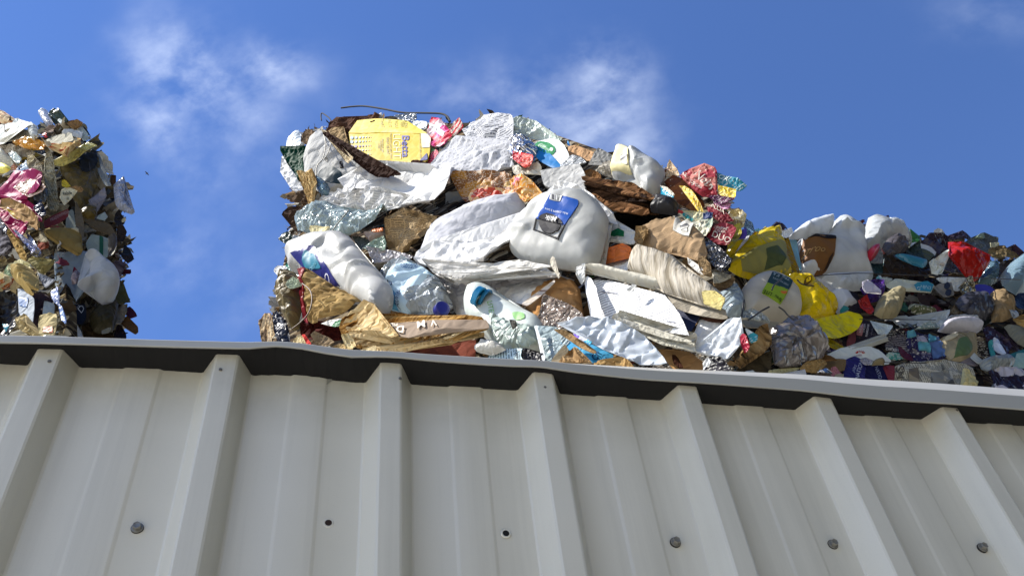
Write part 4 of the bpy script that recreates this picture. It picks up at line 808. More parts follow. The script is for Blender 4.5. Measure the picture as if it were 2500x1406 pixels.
# --- right-hand half
bxk = T(FC, 'cardboard_box', 'box', 'crushed kraft cardboard box with a white barcode label', K('a3896a'), .15, 'P 1550,583 1556,562 1590,541 1640,535 1690,552 1717,575 1723,602 1722,642 1700,634 1660,616 1610,611 1555,599', cr=.10, b=.012, n=700, ty=4)
D(bxk, 'label', INK('c3bfb4'), 'B 1760,1075 1830,1090 1922,1140 1884,1262 1800,1235 1728,1195', off=.005); D(bxk, 'barcode', mat('bars', '35353a', 'c3bfb4', w=.002), 'B 1815,1125 1882,1150 1862,1222 1797,1198', off=.007, ang=105)
TX(bxk, 'AUTHENTIC', INK('3c3a38'), 'B 1775,1150', 16, -62, 0, .9, off=.008); TX(bxk, 'CARTON', INK('4a4038'), 'B 1888,1232', 18, -66, 0, .9, off=.004)
T(FC, 'box_flap', 'cardboard', 'torn and crinkled tan flap at the left corner of the kraft box', K('8f7450'), .165, 'B 1345,1240 1375,1145 1440,1115 1470,1180 1420,1240 1400,1308', cr=.4)
gw = T(FC, 'white_carton', 'carton', 'white carton with a green cap patch left of the kraft box', P('d9dad6', mot=.05, dirt=.1), .125, 'B 1085,1190 1130,1110 1150,1060 1215,1150 1290,1165 1345,1170 1345,1260 1240,1275 1090,1270', cr=.12, tx=6)
D(gw, 'green_patch', INK('1f7a4c'), 'B 1098,1195 1150,1165 1190,1150 1252,1188 1245,1226 1130,1222')
T(FC, 'dark_hollow_card', 'cardboard', 'blackened card in the hollow above the kraft box', K('1d1a19'), .055, 'B 1150,1000 1480,985 1745,1000 1640,1060 1500,1080 1400,1140 1345,1175 1220,1140', tx=-14)  # near-black sheet set into the hollow
T(FC, 'orange_bag', 'bag', 'orange plastic bag rim left of the thick book', F('d7763c'), .155, 'D 1028,262 1060,190 1180,150 1232,138 1302,170 1332,222 1312,262 1260,192 1200,182 1120,212 1065,292 1035,330', cr=.22)
wo = T(FC, 'white_packet', 'packet', 'white packet held inside the orange plastic bag rim', P('d9d8d6', mot=.06), .14, 'D 1055,305 1120,222 1250,228 1315,282 1270,392 1200,372 1075,362', cr=.14, tx=8)
T(FC, 'red_scrap', 'wrapper', 'small crimson scrap beneath the orange bag rim', F('a8332e'), .16, 'D 1030,300 1060,330 1085,362 1030,345', n=100)
bnt = T(FC, 'burnt_bundle', 'paper', 'dark brown bundle of burnt-looking paper fibres under the upper right jug', Y('140f0d', '33241b', '6a4c34', '1d1613', fr=120), .115, 'B 870,800 878,700 940,680 1050,720 1180,705 1350,722 1420,800 1500,850 1560,905 1500,1000 1400,1012 1250,1000 1100,962 1000,880', cr=.22, rip=(20, .022, .008), ang=18, n=900, e=2.5)
T(FC, 'black_tube', 'plastic', 'dull black tube end beside the burnt-looking paper bundle', F('2f2d2e', r=.5), .135, 'B 1500,850 1620,870 1745,895 1755,915 1730,1000 1620,1010 1500,1000 1540,920', b=.025, cr=.1)
T(FC, 'brown_shreds', 'paper', 'brown crumpled shreds right of the grey plaster block', K('8a6440'), .10, 'B 850,640 930,600 1010,630 1030,680 940,700 870,700', cr=.5, e=2.5)
T(FC, 'foil_ball', 'foil', 'crumpled silver foil with a red printed patch', mat('foil', 'd9d9dc'), .12, 'B 130,425 200,312 290,280 392,330 412,400 382,470 300,545 215,505', cr=.5, b=.02)
T(FC, 'red_wrapper', 'wrapper', 'glossy red and white wrapper under the silver foil', mat('mosaic', 'c8283a', 'd8d2cc', 'c43a44', 'd9584e', s=22), .15, 'B 200,420 250,430 300,500 395,458 385,515 320,572 270,540 205,500', cr=.35)
lc = T(FC, 'food_lid', 'lid', 'white food lid with green and blue printing near the top of the bale', P('dbdcd8', mot=.05, dirt=.1), .10, 'B 395,335 430,308 560,312 640,330 685,380 722,440 728,520 640,572 520,500 410,450', cr=.08, tx=8)
D(lc, 'green_print', INK('1f7a45'), 'B 405,352 440,322 530,350 600,400 604,440 562,466 480,440 410,385', sm=True); D(lc, 'blue_print', INK('1c72b0'), 'B 385,455 432,390 470,405 465,440 500,425 560,462 640,540 612,580 560,560 490,500 470,530 420,475')
TX(lc, 'FRESH', INK('d5e0d5'), 'B 485,380', 24, 205, 0, .9); TX(lc, 'RICOTTA', INK('d5e0d5'), 'B 500,405', 24, 205, 0, .9)
a_ = np.linspace(0, 6.28, 13)[:-1]; D(lc, 'round_mark', INK('d5e0d5'), np.array([1200+.26*(575+16*np.cos(a_)), 260+.26*(425+16*np.sin(a_))]).T, off=.004, e=0)
T(FC, 'top_film', 'plastic film', 'rumpled white and pale green film along the top edge of the tall bale', F('c3cdc6', r=.3), .055, 'B 205,120 300,125 425,138 400,188 490,220 560,280 690,345 620,350 540,312 420,292 330,262 205,262', cr=.4, e=2.2)
T(FC, 'tan_board', 'cardboard', 'rough tan cardboard on the ridge between white lid and grey flap', K('c09a74'), .06, 'B 715,372 770,370 832,392 960,432 932,522 860,512 740,475', cr=.16, e=2)
T(FC, 'blue_shred', 'plastic', 'tiny bright blue shred standing on the ridge beside the tan cardboard', F('3a8fd0'), .05, 'B 706,368 716,318 728,340 740,372', n=60, group=None)
T(FC, 'grey_flap', 'cardboard', 'grey cardboard flap standing up near the upper right jug', P('8d8c88', mot=.1), .075, 'B 910,530 955,450 1005,395 1090,440 1195,488 1110,560 1020,505', cr=.1, tx=-10)
T(FC, 'news_scrap', 'newspaper', 'newspaper scrap below the standing grey cardboard flap', mat('news', 'b7b0a2'), .085, 'B 955,575 1030,512 1170,522 1150,600 1135,660 1040,652 985,610', cr=.3)
T(FC, 'clear_cup', 'cup', 'translucent curved film strip above the grey plaster block', CL('d3d6d6', tr=.45, r=.2), .12, 'B 640,562 700,502 760,465 850,480 892,522 795,542 700,572', cr=.1)
T(FC, 'plaster_block', 'block', 'pale grey pitted block above the large milk jug', P('b3b2ae', mot=.12, ms=30), .135, 'B 468,625 620,592 830,533 860,640 872,700 878,812 780,802 700,762 490,742', cr=.05, tx=-4, t=.01)
T(FC, 'paper_cup', 'cup', 'crushed cream paper cup left of the grey plaster block', P('cfc6b2'), .125, 'B 300,640 312,590 362,548 450,558 492,602 472,662 400,622 342,652', cr=.2, curl=.01)
T(FC, 'white_scrap', 'paper', 'white scrap between the foil and the crushed cream cup', P('d6d0c0'), .115, 'B 185,560 240,550 300,600 290,650 220,640', cr=.3)
T(FC, 'kraft_sack', 'sack', 'brown and orange printed sack below the grey printed sheets', X('8a5f38', 'b9863c', '7a4a32', 'a5482e', 'c8a25c', s=16), .115, 'P 1106,432 1150,417 1200,417 1240,420 1262,455 1222,487 1180,502 1128,482', cr=.3, tx=-10)
T(FC, 'red_print_bag', 'bag', 'red and cream printed paper bag crumpled above the grey paper roll', X('b23a30', 'd0a476', 'c98f62', 'bb5040', 'd8bb90', s=30), .135, 'P 1148,490 1172,472 1205,464 1260,468 1302,484 1250,502 1160,508', cr=.35)
T(FC, 'orange_packet', 'packet', 'crumpled orange and pink packet left of the grey plaster block', X('c98a3a', 'e0a850', 'b8732e', 'c95f7a', 'd9b070', s=34), .15, 'B 165,672 270,648 350,690 465,800 402,832 342,882 322,918 268,822 165,762', cr=.5)
# --- top printed papers and pink carton
T(FC, 'printed_sheet', 'paper', 'crumpled white sheet of dark print at the top of the bale', P('c9c9ca', pr=.0085, pk=.8, mot=.06, bs=.22), .105, 'P 1128,315 1146,295 1170,277 1206,284 1248,280 1258,300 1252,345 1204,378 1150,352', cr=.24, tx=4, ang=14, n=900)
T(FC, 'printed_sheet', 'paper', 'grey-white sheet of faint handwriting below the dark printed sheet', P('bebec0', bs=.22, mot=.06, pr=.016, wl=.006, gap=.56, pk=.4), .125, 'P 1050,402 1080,365 1112,330 1142,340 1204,376 1250,345 1248,370 1253,402 1192,414 1106,422 1068,412', cr=.14, tx=-4, ang=8, n=700)
pk = T(FC, 'pink_carton', 'carton', 'bright pink and magenta carton right of the yellow milk carton', X('c92a6a', 'd8478a', 'b3285a', 'cf3a50', 'd9c0c4', s=14, gap=.62), .085, 'A 1740,312 1800,200 1880,200 1922,262 1992,362 1922,482 1880,494 1780,472', cr=.12, ty=6)
D(pk, 'white_panel', INK('cfc8c8'), 'A 1772,250 1930,345 1905,392 1762,290'); TX(pk, 'WARNING', INK('3a2a30'), 'A 1838,318', 26, 33, 0, .9)
T(FC, 'cream_carton', 'carton', 'cream and red rolled card between pink carton and printed sheets', P('d6c6b8', stripe='c0404a', sp=.022), .09, 'A 1985,362 2010,242 2080,218 2118,275 2030,375', cr=.16, ang=120)
T(FC, 'crimson_card', 'card', 'crimson card below the pink carton with a small green mark', mat('mosaic', 'a81f4a', 'b92a50', '98203e', '4f8a4e', s=12), .075, 'A 1780,500 1850,528 1872,570 1800,660 1700,690 1740,610', cr=.2)
T(FC, 'barcode_label', 'label', 'small white striped label on the top edge left of the pink carton', mat('bars', '5a6a70', 'd2d4d0', w=.004), .06, 'A 1590,240 1650,228 1752,240 1740,295 1665,318 1620,290', cr=.12, ang=80)
T(FC, 'clear_scrap', 'plastic film', 'thin clear film scrap on the ridge behind the yellow carton', CL('c6d0d8', tr=.6), .045, 'A 1440,208 1545,165 1640,158 1642,222 1560,242', cr=.2)
# --- colourful boxes at the right-hand top corner
T(FC, 'torn_box', 'box', 'torn cream and brown box corner with spikes beside the upper right jug', X('b59a76', 'd8c8a8', '8a5f48', '6d4636', s=20), .085, 'B 1615,615 1640,560 1680,518 1692,570 1742,590 1762,642 1700,650 1640,660', cr=.4, e=2)
rb = T(FC, 'snack_box', 'box', 'crushed crimson snack box with a white script name', mat('mosaic', '92303a', '7a3a34', '8a2a32', 'a8665c', s=16, gap=.72), .115, 'B 1740,602 1800,600 1850,582 1920,622 1960,580 2000,540 2022,560 1992,640 2040,590 2100,572 2112,642 2062,722 2082,802 2112,832 1982,852 1880,762', cr=.26, n=800)
TX(rb, 'Nain', INK('c9bcae'), 'B 2000,705', 90, 38, .0, .8, .3, off=.006); TX(rb, 'COCOA', INK('dcd4c8'), 'B 1935,762', 26, 36, .01, 1, off=.006); TX(rb, 'ING', INK('dcd4c8'), 'B 1808,640', 30, 40, .01, 1, off=.006)
tb = T(FC, 'teal_box', 'box', 'teal and blue box end with pale letters at the top right tip', X('2f7f92', '3a6f86', '4a8fa0', '8a8a80', s=16), .10, 'B 2110,650 2140,632 2202,640 2300,690 2395,724 2372,745 2302,782 2200,772 2098,702', cr=.3, e=2)
TX(tb, 'OX', INK('d6dcd4'), 'B 2190,690', 56, 28, .01, .9, off=.006)
T(FC, 'yellow_box', 'box', 'yellow box edge under the teal box', X('c9b03a', 'b89a2c', 'd8c85a', s=18), .11, 'B 2130,760 2200,772 2302,788 2292,852 2200,850 2140,832', cr=.3)
T(FC, 'plum_box', 'box', 'plum-coloured carton folded under the yellow box edge', X('5a2a4a', '6d3350', '482238', '8d6a78', s=12), .12, 'B 2050,850 2120,840 2290,860 2240,905 2180,918 2100,912', cr=.3)
T(FC, 'pink_box', 'box', 'mauve pink carton wedge under the plum one', X('b56a98', 'a05a86', 'c98aae', s=12), .115, 'B 2085,898 2160,905 2242,896 2225,965 2160,972', cr=.25)
bb_ = T(FC, 'brown_box', 'box', 'open brown box with dark hollow and yellow rim among the bright boxes', X('5a3420', '7a4a2a', '48281a', '8d5c34', s=12, gap=.75), .075, 'B 1610,690 1700,642 1780,690 1900,762 1985,905 1935,985 1850,950 1760,905 1700,840', cr=.2, tx=-16)
T(FC, 'yellow_rim', None, 'curved yellow rim', X('c9a53a', 'b8922c', 'd9c060', s=14), .125, 'B 1755,735 1800,742 1885,795 1962,905 1985,1005 1945,985 1925,920 1870,840', cr=.15, parent=bb_['o'])
cy = T(FC, 'cyan_tag', 'tag', 'small bright cyan tag with white lettering left of the brown box', INK('2aa0bc'), .135, 'B 1592,752 1650,772 1715,832 1695,884 1640,872 1600,840', cr=.1, tx=6)
D(cy, 'border', INK('ccc6b4'), 'B 1588,748 1650,766 1722,830 1712,842 1648,782 1600,765'); TX(cy, 'KOPA', WTX, 'B 1655,828', 40, 48, .01, .8)
ct_ = T(FC, 'cream_box', 'box', 'cream packet with teal lettering above the kraft box', X('c9c2a2', 'b9b08c', 'd2ccb4', '9aa08c', s=14, pc='2d7a80'), .13, 'B 1745,962 1850,985 1990,1010 2092,1030 2082,1112 2005,1200 1920,1130 1840,1082', cr=.2)
TX(ct_, 'ezze', INK('1f8a90'), 'B 1850,1040', 50, 32, .02, .9); TX(ct_, 'KCB', INK('3a3a34'), 'B 1990,1085', 30, 8, .02, 1)
D(ct_, 'navy_square', INK('27365e'), 'B 1990,1005 2085,1015 2080,1062 1985,1050'); D(ct_, 'red_corner', INK('b03a34'), 'B 1748,965 1800,985 1790,1010 1752,1000')
du = T(FC, 'red_box', 'box', 'dark red box with large white letters at the right edge', mat('mosaic', '7a262e', '843038', '70222a', '6a3a30', s=12, gap=.75), .12, 'B 2048,1092 2160,1100 2262,1112 2292,1152 2242,1232 2222,1300 2100,1290 2005,1208', cr=.14)
TX(du, 'DUO', INK('c2b6a8'), 'B 2160,1235', 60, 22, .0, 1); TX(du, 'ORIGINAL', INK('cfc0b4'), 'B 2155,1150', 22, 8, .01, .9); TX(du, 'COCOA', INK('cfc0b4'), 'B 2150,1178', 22, 10, .01, .9)
co_ = T(FC, 'maroon_box', 'box', 'maroon box with cream lettering between plum carton and dark red box', mat('mosaic', '7a2430', '86303a', '6a2028', 'a8876a', s=10, gap=.75), .115, 'B 2005,922 2080,930 2200,990 2265,1055 2150,1085 2030,985', cr=.25)
TX(co_, 'COCOA', INK('d8ccb8'), 'B 2110,965', 34, 24, .015, 1)
T(FC, 'shredded_box', 'box', 'shredded cream carton bits at the right outline under the yellow box', X('cfc3a0', 'b7a878', 'dcd4bc', '8a7a5a', s=40), .09, 'B 2250,972 2330,960 2402,1022 2362,1112 2290,1135 2242,1062', cr=.6, e=3)
T(FC, 'olive_wrapper', 'wrapper', 'olive yellow wrapper right of the large white letters', F('a39a3a'), .10, 'B 2260,1120 2330,1090 2350,1180 2300,1250 2240,1220', cr=.3)
T(FC, 'purple_card', 'card', 'purple card with pale blue film at the right foot of the bright boxes', INK('4a3a86'), .095, 'B 2300,1195 2390,1140 2395,1200 2380,1240 2330,1235', cr=.12)
T(FC, 'blue_film', 'plastic film', 'pale blue crinkled film sticking out right of the bright boxes', CL('8fb4dc', tr=.4), .06, 'B 2370,1060 2450,1090 2470,1160 2440,1220 2370,1230', cr=.3)
T(FC, 'black_box', 'box', 'dark box side with fine vertical print under the large white letters', X('2a222c', '352a34', '221c24', s=8, pc='5a5058'), .10, 'B 1990,1205 2100,1275 2215,1290 2200,1360 2100,1420 2000,1380', ang=80, cr=.1)
T(FC, 'silver_packet', 'packet', 'shiny black and silver packet right of the kraft box', mat('foil', '8d8d90', '2a2a2c', me=.7), .145, 'D 1970,120 2030,90 2100,180 2240,260 2240,340 2150,400 2060,300 1990,250', cr=.45)
T(FC, 'brown_bag', 'bag', 'crumpled brown paper twist at the lower right corner of the kraft box', K('8d7656'), .17, 'D 1940,300 1980,245 2050,330 2062,420 2000,430 1960,380', cr=.4)
T(FC, 'white_paper', 'paper', 'white paper wedge over a dark hollow beside the kraft box', P('d8d4cb'), .165, 'D 1845,265 1880,300 1990,380 2050,440 1960,420 1850,330', cr=.12)
pages(ns, FC, 'page', 'C 945,985 1080,905 1330,965 1500,1092 1600,1090 1800,1040 2000,965 2330,907 2395,1000', 'C 945,1150 1060,1222 1200,1237 1500,1262 1700,1205 2000,1172 2250,1062 2395,1032', 14, .226, [Y('7d6440', 'c8ad80', 'e0cfaa', fr=190), Y('5d462a', 'aa8c60', 'cfb68a', fr=190), P('d3bd92', 'b59a6c'), P('bfa478', '97804f'), P('dfcfa9')], jit=.014, ang=-6, seed=4)
pages(rgp, FC, 'page', 'P 1040,648 1110,660 1200,640 1270,638 1340,662 1374,671', 'P 1040,655 1068,671 1115,692 1180,682 1250,677 1300,677 1374,674', 5, .20, [P('c9c6bf'), P('b5b2aa'), P('dad8d2')], seed=5)
pages(bnt, FC, 'paper_strip', 'B 872,705 940,682 1050,722 1180,707 1350,724 1500,850 1560,905', 'B 872,800 1000,880 1100,962 1250,1000 1400,1012 1500,1000 1560,915', 10, .128, [Y('17110e', '3a281c', '5c4230', fr=140), K('2c201a'), K('7a5638'), Y('241812', '6d4c32', '8d6a48', fr=140)], seed=6, ang=18, cr=.2)
pages(bkb, FC, 'page', 'D 1130,850 1222,770 1300,850 1500,892 1840,988 1930,1000', 'D 1130,862 1430,962 1600,1082 1845,1116 1930,1104', 6, .232, [Y('a8a494', 'c2beb0', fr=160), P('bdb8a8'), P('a9a494'), P('cfcabc')], seed=7, ang=14)
# --- bottom right of the tall bale
wp_ = T(FC, 'white_bag', 'bag', 'big smooth bluish white plastic bag on the fence cap below the typed document', HD('c2cad2', r=.42, tr=.15), .25, 'D 640,905 760,900 940,850 1120,850 1300,932 1430,982 1480,1062 1560,1152 1680,1310 1540,1310 1400,1280 1250,1212 1100,1152 960,1092 900,1002', cr=.2, tx=-4, n=1200)
bc = T(FC, 'blue_carton', 'carton', 'flattened sky-blue carton with dark letters on the fence cap', X('2f86b4', '3a92bc', '2a7aa6', s=7, gap=.75), .215, 'D 590,975 690,958 800,1010 940,1130 1130,1172 1112,1245 930,1250 800,1085 660,1095', cr=.08)
TX(bc, 'OI', INK('16406a'), 'D 985,1190', 60, -75, .01); TX(bc, 'G', INK('16406a'), 'D 1060,1200', 40, -20, .0)
T(FC, 'card_edge', 'card', 'brown card edge with purple and blue strip beside the big white bag', K('9a7e58'), .245, 'D 600,950 690,950 780,1010 930,1110 1000,1160 960,1172 800,1080 690,985', cr=.1)
T(FC, 'printed_strip', 'card', 'narrow purple and cyan printed strip beside the big white bag', mat('mosaic', '4a3a9a', '3a9ac0', 'd6d4dc', '6a4ab0', s=34), .26, 'D 765,975 800,952 860,990 940,1055 925,1078 850,1040', cr=.1)
T(FC, 'kraft_roll', 'paper', 'rolled kraft paper standing on the fence cap left of the sky-blue carton', Y('7d6040', 'b3946a', 'c9ac80', fr=60), .255, 'D 640,1260 720,1190 800,1130 842,1150 870,1200 950,1262', cr=.15, rip=(75, .03, .01), ang=75)
T(FC, 'kraft_strips', 'paper', 'torn kraft strips lying along the fence cap under the sky-blue carton', K('ac8c5c'), .26, 'D 935,1262 960,1235 1100,1232 1240,1208 1290,1250 1345,1300 1150,1300', cr=.4)
T(FC, 'grey_wedge', 'board', 'grey-brown triangular board behind the rolled kraft paper', K('827660'), .235, 'D 560,1240 620,1160 690,1085 720,1130 690,1190 650,1250', cr=.05)
T(FC, 'kraft_card', 'cardboard', 'kraft board with dark torn holes right of the big white bag', K('b58c5e'), .185, 'D 1565,1140 1640,1130 1700,1130 1750,1170 1860,1150 1985,1252 1968,1340 1730,1330 1640,1222', cr=.08)
T(FC, 'dark_curl', 'cardboard', 'dark brown curl of torn card over the kraft board with holes', K('40261c'), .205, 'D 1690,1190 1720,1170 1760,1240 1800,1290 1760,1300 1710,1250', cr=.2)
T(FC, 'white_crumple', 'plastic bag', 'crumpled grey-white bag at the foot of the boundary with the low bale', P('c6cacd', mot=.07), .215, 'D 1865,1125 2000,1060 2130,960 2230,842 2300,828 2355,845 2365,1000 2305,1082 2210,1225 2100,1195', cr=.22, n=700)
T(FC, 'zebra_bag', 'bag', 'black and white printed bag low on the fence cap near the bale boundary', X('1e1c22', '2b2930', 'c8c8c6', '26242a', '2e8a94', s=20), .235, 'D 1980,1240 2060,1188 2150,1202 2210,1270 2270,1350 1985,1345', cr=.3)
T(FC, 'red_scrap', 'wrapper', 'glossy crimson scrap right of the crumpled grey-white bag', F('a8243a'), .225, 'D 2335,1010 2360,978 2390,990 2422,1100 2400,1140 2370,1150', cr=.3)
T(FC, 'teal_scrap', 'wrapper', 'teal and white printed triangle beside the glossy crimson scrap', X('4fb0b0', 'd2dad8', '3a8f94', s=18), .205, 'D 2380,930 2440,960 2500,985 2480,1060 2440,1070', cr=.15)
# --- left outline
T(FC, 'brown_crumple', 'cardboard', 'dark brown crumple on the left outline beside the straw bundle', K('5c4a3a'), .06, 'A 335,965 430,935 545,955 562,1062 420,1060 360,1030', cr=.5, e=3)
T(FC, 'charred_card', 'cardboard', 'blackish brown torn card on the left outline above the clear pack', K('4a382c'), .08, 'A 318,1190 330,1150 420,1080 570,1080 582,1172 460,1222 452,1320 380,1295', cr=.4, e=3)
T(FC, 'dark_green_scrap', 'bag', 'dark green scrap sticking out of the left outline above the lower left jug', F('2c3b30'), .075, 'C 242,82 300,25 362,40 402,92 370,172 305,142', cr=.3)
T(FC, 'grey_film', 'plastic film', 'grey film hanging on the left outline beside the lower left jug', F('a8adb0'), .11, 'C 365,275 370,205 430,85 500,80 545,160 440,222', cr=.3)
T(FC, 'green_knot', 'bag', 'shiny emerald green knot on top of the lower left jug', F('1c7a52'), .20, 'C 495,140 530,92 620,90 575,145 510,172', cr=.4)
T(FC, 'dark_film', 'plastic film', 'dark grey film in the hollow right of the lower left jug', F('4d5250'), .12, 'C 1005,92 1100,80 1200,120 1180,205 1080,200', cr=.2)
T(FC, 'green_film', 'plastic film', 'pale green film left of the tan newspaper wedge', CL('a3b8a6', tr=.2), .14, 'C 1125,195 1220,110 1330,80 1335,205 1200,222', cr=.35)
T(FC, 'tan_shell', 'plastic', 'pinkish tan rounded plastic piece above the pale green film', HD('b09a8a'), .13, 'C 1140,62 1220,40 1305,18 1335,70 1250,115 1180,122', b=.02)
T(FC, 'shiny_film', 'plastic film', 'glossy wrinkled clear film above the crushed water bottle', CL('c8c4c6', tr=.2), .13, 'C 1195,240 1300,232 1400,230 1645,302 1632,342 1400,315 1225,342', cr=.4)
T(FC, 'kraft_shreds', 'paper', 'tan kraft shreds above the big newspaper stack', K('a3835c'), .20, 'C 1330,880 1440,845 1490,890 1620,880 1640,940 1500,942 1340,948', cr=.45, e=2.5)
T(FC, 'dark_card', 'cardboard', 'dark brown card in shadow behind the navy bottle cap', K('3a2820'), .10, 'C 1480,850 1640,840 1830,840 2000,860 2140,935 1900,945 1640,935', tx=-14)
# --- wires
WIRE = mat('plain', '030304', r=.9); WIR2 = mat('plain', '5a5850', r=.45, me=.6)
wire(FC, 'A 882,99 1000,85 1120,82 1300,108 1500,146 1700,150 1880,156 1950,185 1980,235', .03, .0036, WIRE, BALE_C)
wire(FC, 'A 682,225 676,185 684,152 720,170 765,208 785,250', .02, .0026, WIRE, BALE_C)
wire(FC, 'A 690,330 720,430 715,540 690,620 640,680 628,760 640,880', .145, .0016, WIR2, BALE_C)
wire(FC, 'A 778,460 745,560 700,630', .15, .0014, WIR2, BALE_C)
wire(FC, 'A 955,1130 900,1200 840,1270 770,1370', .205, .0015, WIR2, BALE_C)
wire(FC, 'C 490,550 570,620 590,720 560,840 490,930 390,1010', .275, .0016, mat('plain', '5a4a3e', r=.6, me=.3), BALE_C)

# ================================================================ things pressed into the low bale (in shade)
w1 = T(FR, 'milk_bag', 'bag', 'large white plastic sack with a brown printed panel on top of the low bale', HD('ccd0d2', r=.42, tr=.2), .06, 'E 1290,452 1560,440 1700,392 1830,175 1900,130 2120,250 2240,340 2252,432 2300,560 2372,720 2402,860 2400,925 1650,965 1350,905 1312,700', b=.04, R=.6, bb=.03, cr=.11, fc_n=14, sm=True, e=0, n=1300, sharp=30, dents=[('E 1690,400 1850,370 '.strip(), .012, .012), ('E 1850,365 2230,440', .012, .012), ('E 2300,500 2390,860', -.010, .02)])
D(w1, 'printed_panel', mat('ink', '6d4a28', '7e5a34'), 'E 1312,500 1400,540 1730,592 1728,700 1722,842 1690,950 1650,962 1555,962 1500,890 1332,842 1302,700', off=.003)
D(w1, 'black_band', BLK, 'E 1312,500 1350,490 1400,530 1520,575 1728,592 1728,632 1560,618 1500,602 1312,540', off=.005)
TX(w1, 'aroo', INK('b08a50'), 'E 1440,760', 90, 14, -.005, 1.1, .3, off=.006); TX(w1, 'coffee', INK('a37c48'), 'E 1520,600', 24, 10, 0, 1, off=.008); D(w1, 'dark_patch', INK('33241a'), 'E 1660,880 1705,820 1690,940 1650,950', off=.005)
T(FR, 'white_film', 'plastic film', 'smooth white plastic film folded over the top of the large white sack', HD('ccd2d8', r=.4), .085, 'E 1155,372 1370,212 1560,140 1700,95 1802,84 1832,150 1800,275 1660,392 1570,437 1400,432 1240,392', b=.03, cr=.10, sm=True, e=0, dents=[('E 1370,310 1360,410', .01, .008)])
yb = T(FR, 'yellow_bag', 'bag', 'torn mustard-yellow bag at the top corner of the low bale beside the bright boxes', F('c6ae12'), .10, 'E 172,585 240,480 300,380 360,345 430,362 452,432 550,460 620,372 740,280 770,300 800,352 1000,356 1012,480 1042,560 1092,762 1132,950 1172,1012 960,1062 700,992 400,1000 270,962 198,882 262,780 290,702 180,680', b=.05, cr=.16, n=1000, tx=3)
D(yb, 'torn_edge', P('c9c9d2'), 'E 278,718 340,680 378,640 372,610 408,598 445,520 500,482 560,450 612,372 622,392 570,470 505,500 455,560 415,615 405,670 340,700', off=.006); D(yb, 'print_panel', mat('ink', '8a8752', '7d7a48'), 'E 300,882 460,810 640,742 860,670 1030,602 1085,700 1120,822 1150,942 1000,1052 860,1020 720,985 400,985', off=.003)
D(yb, 'picture', mat('ink', '3f4a34', '5b6238'), 'E 680,800 860,750 960,800 1000,900 960,980 740,975', off=.005)
T(FR, 'yellow_flap', 'bag', 'mustard-brown side flap standing up right of the torn yellow bag', F('93771a'), .115, 'E 1030,482 1142,385 1172,432 1150,532 1222,640 1212,712 1332,962 1200,995 1102,802 1080,620', cr=.18, ty=-12)
T(FR, 'blue_card', 'card', 'pale blue card between the yellow flap and the large white sack', INK('7fb0c4'), .075, 'E 1140,402 1252,396 1292,482 1302,702 1335,872 1230,702 1212,622 1150,540', cr=.08, ty=-6)
cp = T(FR, 'cyan_paper', 'paper', 'pale cyan printed paper behind the torn yellow bag', P('8cc6cc', mot=.08), .055, 'E 580,292 640,255 702,238 745,280 800,290 1002,290 1068,382 1042,440 1000,360 800,352 650,370', cr=.14)
TX(cp, 'OK', INK('2a3a4a'), 'E 935,325', 40, 30, .01); TX(cp, 'gE', INK('4a6a78'), 'E 850,330', 30, 10, 0)
T(FR, 'twig_scrap', 'bag', 'dark purple scrap with a twisted knot sticking up from the top of the low bale', F('2c2232'), .03, 'E 805,275 900,225 972,200 948,175 975,140 1000,145 1010,108 1022,150 1100,168 1142,200 1162,245 1000,275', cr=.4, e=2)
T(FR, 'white_scrap', 'paper', 'crumpled white paper below the dark purple knot', P('cdd0d2'), .04, 'E 1008,284 1080,262 1182,256 1230,300 1150,350 1070,385', cr=.35)
T(FR, 'tape_ball', 'plastic film', 'crumpled grey tape on the ridge right of the white film', F('8b8f90'), .04, 'E 1875,112 1960,95 2052,78 2130,140 2202,205 2190,300 2080,240 2000,165', cr=.5, e=2)
T(FR, 'mauve_card', 'card', 'mauve-grey card on the ridge between the two white bags', K('8d7c82'), .03, 'E 2170,205 2260,195 2382,172 2378,285 2302,345 2200,290', cr=.15)
T(FR, 'clear_flap', 'plastic film', 'grey-beige translucent flap right of the large white sack', HD('a8a6a2'), .045, 'E 2185,300 2290,255 2345,290 2370,380 2330,560 2290,480', cr=.1)
w2 = T(FR, 'white_bag', 'bag', 'second white plastic bag with a square flat panel on the ridge of the low bale', HD('cbcfcf', r=.42, tr=.2), .055, 'F 135,85 250,110 380,132 540,160 662,192 700,322 742,452 620,402 500,382 330,422 282,502 172,542 38,545 60,402 100,230', b=.03, cr=.16, n=1000)
D(w2, 'flat_panel', INK('cdd4da'), 'F 380,140 540,165 650,195 662,250 560,285 520,260 385,205', off=.003)
T(FR, 'grey_film', 'plastic film', 'grey translucent film hanging below the second white bag', HD('86898a', r=.35), .05, 'F 40,548 172,542 282,500 335,640 340,760 250,735 150,760 100,705', cr=.15)
T(FR, 'dark_bag_knot', 'bag', 'gathered dark grey bag mouth below the second white bag', F('4a4648'), .085, 'F 358,505 400,422 470,395 540,378 620,400 702,442 735,562 650,600 600,645 430,655 365,585', b=.02, cr=.35)
rc = T(FR, 'bottle_stopper', 'bottle cap', 'glossy red screw cap beside the large white sack', mat('plain', 'a51e30', r=.3), .085, 'F 75,645 100,600 150,583 232,590 242,655 205,700 150,725 112,690', b=.03, bb=.01, sm=True, cr=.03, e=0, n=300)
T(FR, 'purple_nub', 'plastic', 'small dark purple knob on the top of the second white bag', F('2f2444'), .035, 'F 343,125 352,90 385,68 415,85 422,125 400,132', b=.012, sm=True, e=0, n=140)
T(FR, 'plum_nub', 'plastic', 'small dark plum knob left of the second white bag', F('3c2440'), .03, 'F 78,180 105,166 133,180 128,218 92,212', b=.01, n=100)
